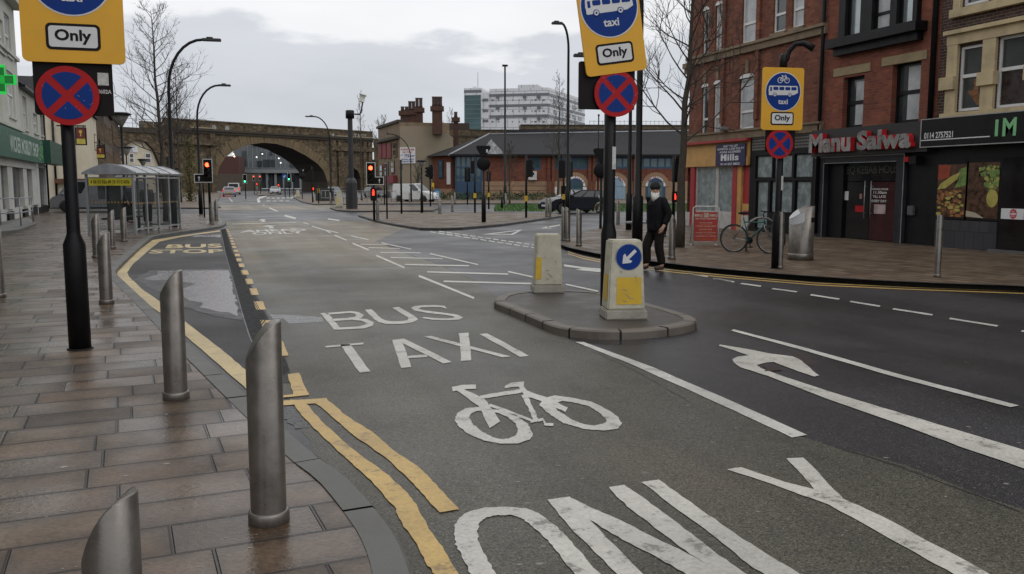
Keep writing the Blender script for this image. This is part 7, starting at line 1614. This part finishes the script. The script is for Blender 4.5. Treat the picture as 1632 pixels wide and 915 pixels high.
# ivy clad tree and dark bush
def leafy(base, h, r, n, lab, mat, ls=.16, seed=1):
    rn = random.Random(seed); t = thing('ivy_tree', lab, 'tree', base); b = Vector(base); obj('trunk', MB().tube([b, b+Z_*h*.9], [.1, .04], 6), t, BARK); m = MB()
    for _ in range(n):
        z = rn.random(); a = rn.random()*6.28; q = r*(.35+.65*math.sin(math.pi*min(1, z*.95+.08)))*rn.random()**.5*(.7+.3*math.sin(z*17+a*2)); p = b+Vector((math.cos(a)*q, math.sin(a)*q, h*z)); d1, d2 = [Vector((rn.uniform(-1, 1), rn.uniform(-1, 1), rn.uniform(-1, 1)))*ls for _ in range(2)]; m.add([p, p+d1, p+d2], [[0, 1, 2]])
    obj('crown', m, t, mat)
tb = D(303, 92); leafy(tb, HZ(tb, 226), 1.0, 1400, 'slim yellowish ivy clad tree before the viaduct', M('yellow_green_leaf', (.11, .10, .03), .8, var=.5, scale=5))
tb = D(272, 84); leafy(tb, HZ(tb, 252), 1.5, 900, 'dark evergreen bush just right of the shelter roof', M('dark_evergreen', (.018, .025, .018), .8, var=.4), .2, 2)

# ---- vehicles
def car(loc, head, lab, paint, kind='hatch', cat='car', name='parked_car', lights=None, W_=.88):
    t = thing(name, lab, cat, loc); fwd = heading(head); f = Fr(loc, fwd)   # u = forward, v = up, n = right-hand side
    if kind == 'hatch': low = [(-2.05, .28), (-2.1, .55), (-2.08, .95), (1.0, .98), (1.75, .86), (2.1, .68), (2.14, .4), (2.1, .25)]; belt = [(-2.02, .93), (1.02, .97)]; roof = [(-1.6, 1.38), (-.1, 1.43)]; ax = (-1.28, 1.32); wr = .31
    elif kind == 'van': low = [(-2.1, .3), (-2.14, .9), (-2.12, 1.05), (1.2, 1.05), (1.9, .92), (2.12, .7), (2.14, .3)]; belt = [(-2.12, 1.04), (1.25, 1.04)]; roof = [(-2.06, 1.80), (.35, 1.82)]; ax = (-1.35, 1.35); wr = .32
    else: low = [(-2.65, .35), (-2.7, 1.1), (2.1, 1.09), (2.55, .95), (2.66, .75), (2.66, .32)]; belt = [(-2.69, 1.09), (2.2, 1.08)]; roof = [(-2.66, 2.0), (1.45, 2.02)]; ax = (-1.6, 1.75); wr = .35; W_ = .98
    # lower body outline with wheel arches
    bot = []
    for a in ax: bot += [(a-wr-.07, .25)]+[(a-(wr+.07)*math.cos(math.pi*k/6), .27+(wr+.09)*math.sin(math.pi*k/6)) for k in range(1, 6)]+[(a+wr+.07, .25)]
    outl = bot+low[::-1]
    m = MB(); m.prism(f, outl, -W_, W_); body = obj('body', m, t, paint, bevel=.045)
    x0, x1 = belt[0], belt[1]; r0_, r1_ = roof; wi = W_-.03; wt = W_-.16 if kind == 'hatch' else W_-.10
    c8 = [f.p(x0[0], x0[1], -wi), f.p(x1[0], x1[1], -wi), f.p(x1[0], x1[1], wi), f.p(x0[0], x0[1], wi), f.p(r0_[0], r0_[1], -wt), f.p(r1_[0], r1_[1], -wt), f.p(r1_[0], r1_[1], wt), f.p(r0_[0], r0_[1], wt)]
    obj('cabin', MB().add(c8, [[0, 1, 5, 4], [1, 2, 6, 5], [2, 3, 7, 6], [3, 0, 4, 7], [4, 5, 6, 7]]), t, paint, bevel=.06)
    CG = M('car_glass', (.02, .025, .028), .05, var=.2, spec=.9, rvar=.02)
    def face(i0, i1, i2, i3, q, off=.012):
        a, b_, c, d = c8[i0], c8[i1], c8[i2], c8[i3]; nrm = (b_-a).cross(d-a).normalized(); ctr = sum(c8, Vector())/8
        if nrm.dot(a-ctr) < 0: nrm = -nrm
        return [(a*(1-s)+b_*s)*(1-r)+(d*(1-s)+c*s)*r+nrm*off for s, r in q]
    sq = lambda s0, s1, r0, r1: [(s0, r0), (s1, r0), (s1, r1), (s0, r1)]
    obj('windscreen', MB().poly(face(1, 2, 6, 5, sq(.06, .94, .08, .90))), t, CG)
    sides = [(.06, .36), (.40, .66), (.70, .93)] if kind == 'hatch' else [(.72, .93)]
    for s0, s1 in sides:
        for idx in ((0, 1, 5, 4), (3, 2, 6, 7)): obj('side_window', MB().poly(face(*idx, sq(s0, s1, .10, .88))), t, CG)
    if kind == 'hatch' or lights == 'rear': obj('rear_window', MB().poly(face(0, 3, 7, 4, sq(.08, .92, .15, .85))), t, CG)
    for a in ax:
        for s in (-1, 1):
            c = f.p(a, wr, s*(W_-.17)); w = obj('wheel', MB().lathe(c, [(wr*.66, 0), (wr*.97, .0), (wr, .03), (wr, .15), (wr*.97, .18), (wr*.66, .18)], 20, axis=f.n*s), t, RUB)
            m = MB(); m.lathe(c+f.n*(s*.13), [(wr*.66, 0), (wr*.66, .04), (wr*.6, .045), (.0, .02)], 16, axis=f.n*s)
            obj('rim', m, w, M('alloy_rim', (.35, .35, .36), .35, metal=.6))
            m = MB()
            for k in range(10):
                an = 2*math.pi*(k+.3)/10; m.add([c+f.n*(s*.178)+f.u*(math.cos(an+d)*wr*q)+Z_*(math.sin(an+d)*wr*q) for d, q in ((-.16, .28), (.16, .28), (.2, .56), (-.2, .56))], [[0, 1, 2, 3]])
            obj('rim_gap', m, w, BLKM)
    fr = low[-2][0]; fl = Fr(f.p(fr, 0, 0), f.n, f.u); rl = Fr(f.p(low[1][0], 0, 0), -f.n, -f.u)
    zl = .66 if kind == 'hatch' else .78
    for s in (-1, 1):
        obj('headlight', MB().box(fl, s*(W_-.22)-.17, zl-.08, -.28, s*(W_-.22)+.17, zl+.06, .0), t, M('headlight_glass', (.5, .5, .5), .15), bevel=.02)
        obj('tail_light', MB().box(rl, s*(W_-.12)-.09, .75, -.1, s*(W_-.12)+.09, 1.0 if kind == 'hatch' else 1.2, .02), t, M('tail_red_lit', (.4, .02, .02), .3, emit=(1, .04, .02), estr=.9) if lights == 'rear' else M('tail_red', (.3, .02, .02), .3))
        c = f.p(belt[1][0]-.35, belt[1][1]+.08, s*(W_+.08)); obj('door_mirror', MB().ell(c, (.09, .09, .07), 8, 6), t, paint)
    obj('grille', MB().box(fl, -.5, .32, -.05, .5, .52, .015), t, BLKM); obj('number_plate', MB().box(fl, -.26, .42, .015, .26, .53, .03), t, SIGNW); obj('rear_plate', MB().box(rl, -.26, .55, .0, .26, .66, .03), t, M('plate_yellow', (.55, .42, .05), .5))
    obj('sill', MB().box(f, ax[0]+wr+.08, .2, -W_+.03, ax[1]-wr-.08, .3, W_-.03), t, BLKM)
    return t
PNAVY = M('dark_navy_car_paint', (.008, .010, .016), .25, var=.1, spec=.2, rvar=.03); PWHT = M('white_van_paint', (.62, .63, .63), .3, var=.04, rvar=.04); PGRY = M('grey_van_paint', (.24, .245, .265), .3, metal=.2, var=.06, rvar=.04); PSIL = M('silver_car_paint', (.36, .38, .40), .28, metal=.5, var=.05, rvar=.04); PBLU = M('pale_blue_car_paint', (.16, .21, .26), .28, metal=.4, var=.05, rvar=.04)
hb = G(916, 339.5, .0); car(hb, -96, 'dark navy hatchback parked beside the grass verge behind the bollards', PNAVY)
wv = G(662, 322.5, .02); car(wv, 132, 'small white panel van parked before the furniture gable', PWHT, 'van', 'van', 'parked_van')
gv = D(156, 63.5); gv.z = 0; car(gv, -82, 'long grey panel van across the side street behind the black sign pole', PGRY, 'long', 'van', 'parked_van')
car(D(439, 160)*1.0-Z_*.1, 186, 'silver car coming through the viaduct arch beside the grey posts', PSIL, name='oncoming_car'); car(D(531.5, 126)-Z_*.1, 182, 'pale blue car facing the camera beside the viaduct pier', PBLU, name='oncoming_car')
car(D(365, 135)-Z_*.1, 2, 'silver car with glowing red rear lights driving away at the left of the road', PSIL, lights='rear', name='departing_car'); car(D(373, 165)-Z_*.1, 4, 'pale van ahead of the red lit car under the arch', PWHT, 'long', 'van', lights='rear', name='departing_van')
car(D(598, 112)-Z_*.1, 170, 'silver car half hidden behind the red light at the furniture shop', PSIL, name='parked_car')

# ---- people
def skin(verts, edges, rads, sub=2):
    me = bpy.data.meshes.new('s'); me.from_pydata(verts, edges, []); o = bpy.data.objects.new('s', me); COL.objects.link(o)
    o.modifiers.new('k', 'SKIN'); sk = me.skin_vertices[0].data
    for i, r in enumerate(rads): sk[i].radius = (r, r) if not isinstance(r, tuple) else r
    sk[0].use_root = True
    s_ = o.modifiers.new('b', 'SUBSURF'); s_.levels = s_.render_levels = sub
    bpy.context.view_layer.update(); e = o.evaluated_get(bpy.context.evaluated_depsgraph_get()); mm = bpy.data.meshes.new_from_object(e)
    vs = [v.co.copy() for v in mm.vertices]; fs = [list(p.vertices) for p in mm.polygons]
    bpy.data.objects.remove(o); bpy.data.meshes.remove(mm); return vs, fs
def chain(specs):
    V, E, Rr, idx = [], [], [], {}
    for key, p, r, par in specs:
        idx[key] = len(V); V.append(p); Rr.append(r)
        if par is not None: E.append((idx[par], idx[key]))
    return V, E, Rr
def person(loc, face, lab, pose, cols, headyaw=0., beard=True, hat=True, s=1., cat='person'):
    """local axes: x forward, y to the person's left, z up"""
    fw_ = heading(face); lf = Vector((-fw_.y, fw_.x, 0)); T = lambda p: Vector(loc)+fw_*(p[0]*s)+lf*(p[1]*s)+Z_*(p[2]*s)
    P = dict(pose); SKN = M('skin', (.46, .27, .19), .55, var=.12, scale=9)
    def hand(side):
        w, e = Vector(P['wr'+side]), Vector(P['el'+side]); d = (w-e).normalized(); sg = 1 if side == 'L' else -1
        sp = [('palm'+side, tuple(w+d*.055), (.040, .024), 'wr'+side)]
        fwd = Vector((1, 0, 0)); 
        for i, (o_, L_) in enumerate(((.030, .068), (.010, .078), (-.010, .072), (-.030, .056))):
            k0 = w+d*.095+fwd*o_; k1 = k0+d*L_*.5+Vector((0, -sg*.008, 0)); k2 = k1+d*L_*.42+Vector((.004, -sg*.022, 0))
            sp += [('f%d%s0' % (i, side), tuple(k0), .0105, 'palm'+side), ('f%d%s1' % (i, side), tuple(k1), .0095, 'f%d%s0' % (i, side)), ('f%d%s2' % (i, side), tuple(k2), .0075, 'f%d%s1' % (i, side))]
        t0 = w+d*.04+fwd*.038; t1 = t0+d*.035+fwd*.018+Vector((0, -sg*.01, 0)); t2 = t1+d*.03+Vector((0, -sg*.012, 0))
        return sp+[('t%s0' % side, tuple(t0), .013, 'wr'+side), ('t%s1' % side, tuple(t1), .011, 't%s0' % side), ('t%s2' % side, tuple(t2), .008, 't%s1' % side)]
    hd = Vector(P['head']); 
    specs = [('pel', P['pel'], .13, None), ('spi', P['spi'], .125, 'pel'), ('che', P['che'], .145, 'spi'), ('nec', P['nec'], .062, 'che'), ('hb', tuple(hd+Vector((0, 0, -.09))), .062, 'nec'), ('hm', tuple(hd), .088, 'hb'), ('ht', tuple(hd+Vector((-.01, 0, .085))), .072, 'hm')]
    for sd in 'LR':
        specs += [('sh'+sd, P['sh'+sd], .045, 'che'), ('el'+sd, P['el'+sd], .045, 'sh'+sd), ('wr'+sd, P['wr'+sd], .029, 'el'+sd)]+hand(sd)
        specs += [('hi'+sd, P['hi'+sd], .09, 'pel'), ('kn'+sd, P['kn'+sd], .06, 'hi'+sd), ('an'+sd, P['an'+sd], .042, 'kn'+sd), ('to'+sd, P['to'+sd], .035, 'an'+sd)]
    vs, fs = skin(*chain(specs)); body = obj('person', MB().add([T(v) for v in vs], fs, True), None, SKN, origin=loc); tag(body, lab, cat)
    cm = {}
    def cloth(nm, sp, mat):
        vs, fs = skin(*chain(sp)); return obj(nm, MB().add([T(v) for v in vs], fs, True), body, mat)
    jk = [('spi', P['spi'], (.205, .235), None), ('pel', (P['pel'][0], P['pel'][1], P['pel'][2]-.03), (.20, .235), 'spi'), ('hem', (P['pel'][0], P['pel'][1], P['pel'][2]-.16), (.205, .235), 'pel'), ('che', P['che'], (.18, .22), 'spi'), ('nec', (P['nec'][0], P['nec'][1], P['nec'][2]+.0), .085, 'che')]
    for sd in 'LR':
        e, w = Vector(P['el'+sd]), Vector(P['wr'+sd]); jk += [('sh'+sd, P['sh'+sd], .105, 'che'), ('el'+sd, P['el'+sd], .085, 'sh'+sd), ('cu'+sd, tuple(e+(w-e)*.95), .058, 'el'+sd)]
    cloth('jacket', jk, cols[0])
    tr = [('pel', P['pel'], .15, None)]
    for sd in 'LR':
        k, a = Vector(P['kn'+sd]), Vector(P['an'+sd]); tr += [('hi'+sd, P['hi'+sd], .122, 'pel'), ('kn'+sd, P['kn'+sd], .10, 'hi'+sd), ('cu'+sd, tuple(k+(a-k)*.95), .085, 'kn'+sd)]
    cloth('trousers', tr, cols[1])
    for sd in 'LR':
        a, to = Vector(P['an'+sd]), Vector(P['to'+sd]); d = (to-a); d.z = 0; d.normalize()
        cloth('shoe', [('h', tuple(a-d*.03+Vector((0, 0, -.03))), .052, None), ('m', tuple(a*.5+to*.5+Vector((0, 0, -.01))), .05, 'h'), ('t', tuple(to+d*.03), .042, 'm')], cols[2])
    # face
    hy = Matrix.Rotation(headyaw, 3, 'Z'); HP = lambda x, y, z: T(hd+hy @ Vector((x, y, z)))
    rot = Matrix((tuple(fw_), tuple(lf), (0, 0, 1))).transposed().to_3x3() @ hy
    m = MB()
    for y in (-.032, .032): m.ell(HP(.082, y, .022), (.012*s, .014*s, .009*s), 8, 6, rot)
    obj('eyes', m, body, M('eye_dark', (.03, .02, .018), .3))
    obj('nose', MB().ell(HP(.098, 0, -.012), (.022*s, .016*s, .028*s), 8, 6, rot), body, SKN)
    obj('mouth', MB().ell(HP(.088, 0, -.055), (.012*s, .025*s, .006*s), 8, 5, rot), body, M('lip', (.22, .08, .07), .5))
    for y in (-.092, .092): obj('ear', MB().ell(HP(-.005, y, .0), (.022*s, .012*s, .032*s), 8, 6, rot), body, SKN)
    if beard:
        rn = random.Random(4); m = MB(); m.ell(HP(.055, 0, -.125), (.066*s, .078*s, .095*s), 12, 9, rot)
        for _ in range(260):
            a, z = rn.uniform(-1.5, 1.5), rn.uniform(-.20, -.06); q = HP(.05+.066*math.cos(a)*(1-abs(z+.1)*2.2), .082*math.sin(a)*(1-abs(z+.1)*2.2), z); dn = Vector((rn.uniform(-.012, .012), rn.uniform(-.012, .012), -rn.uniform(.015, .035))); m.add([q, q+Vector((.006, .004, 0)), q+dn], [[0, 1, 2]])
        for y in (-.068, .068): m.ell(HP(.03, y, -.06), (.026*s, .018*s, .05*s), 8, 6, rot)
        obj('beard', m, body, M('white_beard', (.80, .77, .72), .9, var=.1, scale=30))
    if hat: 
        m = MB(); m.ell(HP(-.012, 0, .085), (.108*s, .103*s, .105*s), 16, 10, rot); m.lathe(HP(-.010, 0, .05), [(.104*s, 0), (.109*s, .01), (.109*s, .05), (.104*s, .06)], 18); obj('knitted_hat', m, body, M('black_knit', (.014, .014, .015), .9, bump=.4, bscale=150))
    else: obj('hair', MB().ell(HP(-.022, 0, .05), (.10*s, .098*s, .09*s), 14, 9, rot), body, cols[3])
    return body
JK = M('black_jacket', (.007, .007, .009), .8, var=.4, scale=7, bump=1.0, bscale=8, spec=.2); TRS = M('dark_trousers', (.014, .011, .010), .85, var=.3, scale=6, bump=.8, bscale=10, spec=.2); SHO = M('brown_shoe', (.045, .024, .018), .5)
walk = dict(pel=(0, 0, .93), spi=(.01, 0, 1.14), che=(.02, 0, 1.34), nec=(.04, 0, 1.50), head=(.065, 0, 1.63), shL=(.0, .20, 1.42), elL=(-.10, .27, 1.15), wrL=(.02, .27, .92), shR=(.02, -.20, 1.42), elR=(-.08, -.25, 1.15), wrR=(-.04, -.19, .93),
            hiL=(0, .09, .90), knL=(.02, .10, .49), anL=(-.08, .10, .10), toL=(.08, .10, .045), hiR=(0, -.09, .90), knR=(.19, -.10, .51), anR=(.16, -.10, .11), toR=(.34, -.10, .045))
pb_ = G(1046, 431, 0.0); ps = HZ(pb_, 290.5)/1.80
person(pb_, -95, 'man with white beard in black hat and dark coat stepping off the kerb', walk, (JK, TRS, SHO), headyaw=R(62), s=ps)
stand_ = dict(pel=(0, 0, .95), spi=(0, 0, 1.15), che=(.01, 0, 1.36), nec=(.02, 0, 1.51), head=(.03, 0, 1.64), shL=(.0, .19, 1.43), elL=(-.03, .25, 1.16), wrL=(.05, .24, .93), shR=(.0, -.19, 1.43), elR=(-.03, -.25, 1.16), wrR=(.05, -.24, .93), hiL=(0, .09, .92), knL=(.02, .10, .50), anL=(-.0, .10, .09), toL=(.14, .11, .04), hiR=(0, -.09, .92), knR=(.02, -.10, .50), anR=(.0, -.10, .09), toR=(.14, -.11, .04))
NVY = M('dark_blue_coat', (.025, .03, .045), .8, var=.3); GRC = M('grey_coat', (.07, .07, .075), .8, var=.3); HAI = M('grey_hair', (.22, .20, .18), .9); HAI2 = M('dark_hair', (.03, .022, .018), .9)
q_ = D(205, 41); person(q_, 120, 'person in a dark blue coat with grey hair waiting behind the shelter end panel', stand_, (NVY, TRS, SHO, HAI), headyaw=0, beard=False, hat=False)
q_ = D(233, 39.5); person(q_, 160, 'person in a grey coat with dark hair waiting inside the glass shelter', stand_, (GRC, TRS, SHO, HAI2), headyaw=.3, beard=False, hat=False, s=.96)
# blue sandwich board by office
sbp = G(697, 319.5); sbt = thing('notice_stand', 'small bright blue pavement sign by the office hedge', 'sign', sbp); f = Fr(sbp, RT, -heading(19)); obj('panel', MB().box(f, -.32, .05, -.03, .32, 1.15, .03), sbt, M('sky_blue_board', (.03, .16, .32), .5)); obj('sheet', MB().box(f, -.2, .35, .03, .2, .95, .04), sbt, M('pale_blue_sheet', (.25, .36, .45), .5)); obj('foot', MB().box(f, -.32, 0, -.3, -.26, .05, .3).box(f, .26, 0, -.3, .32, .05, .3), sbt, BLKM)
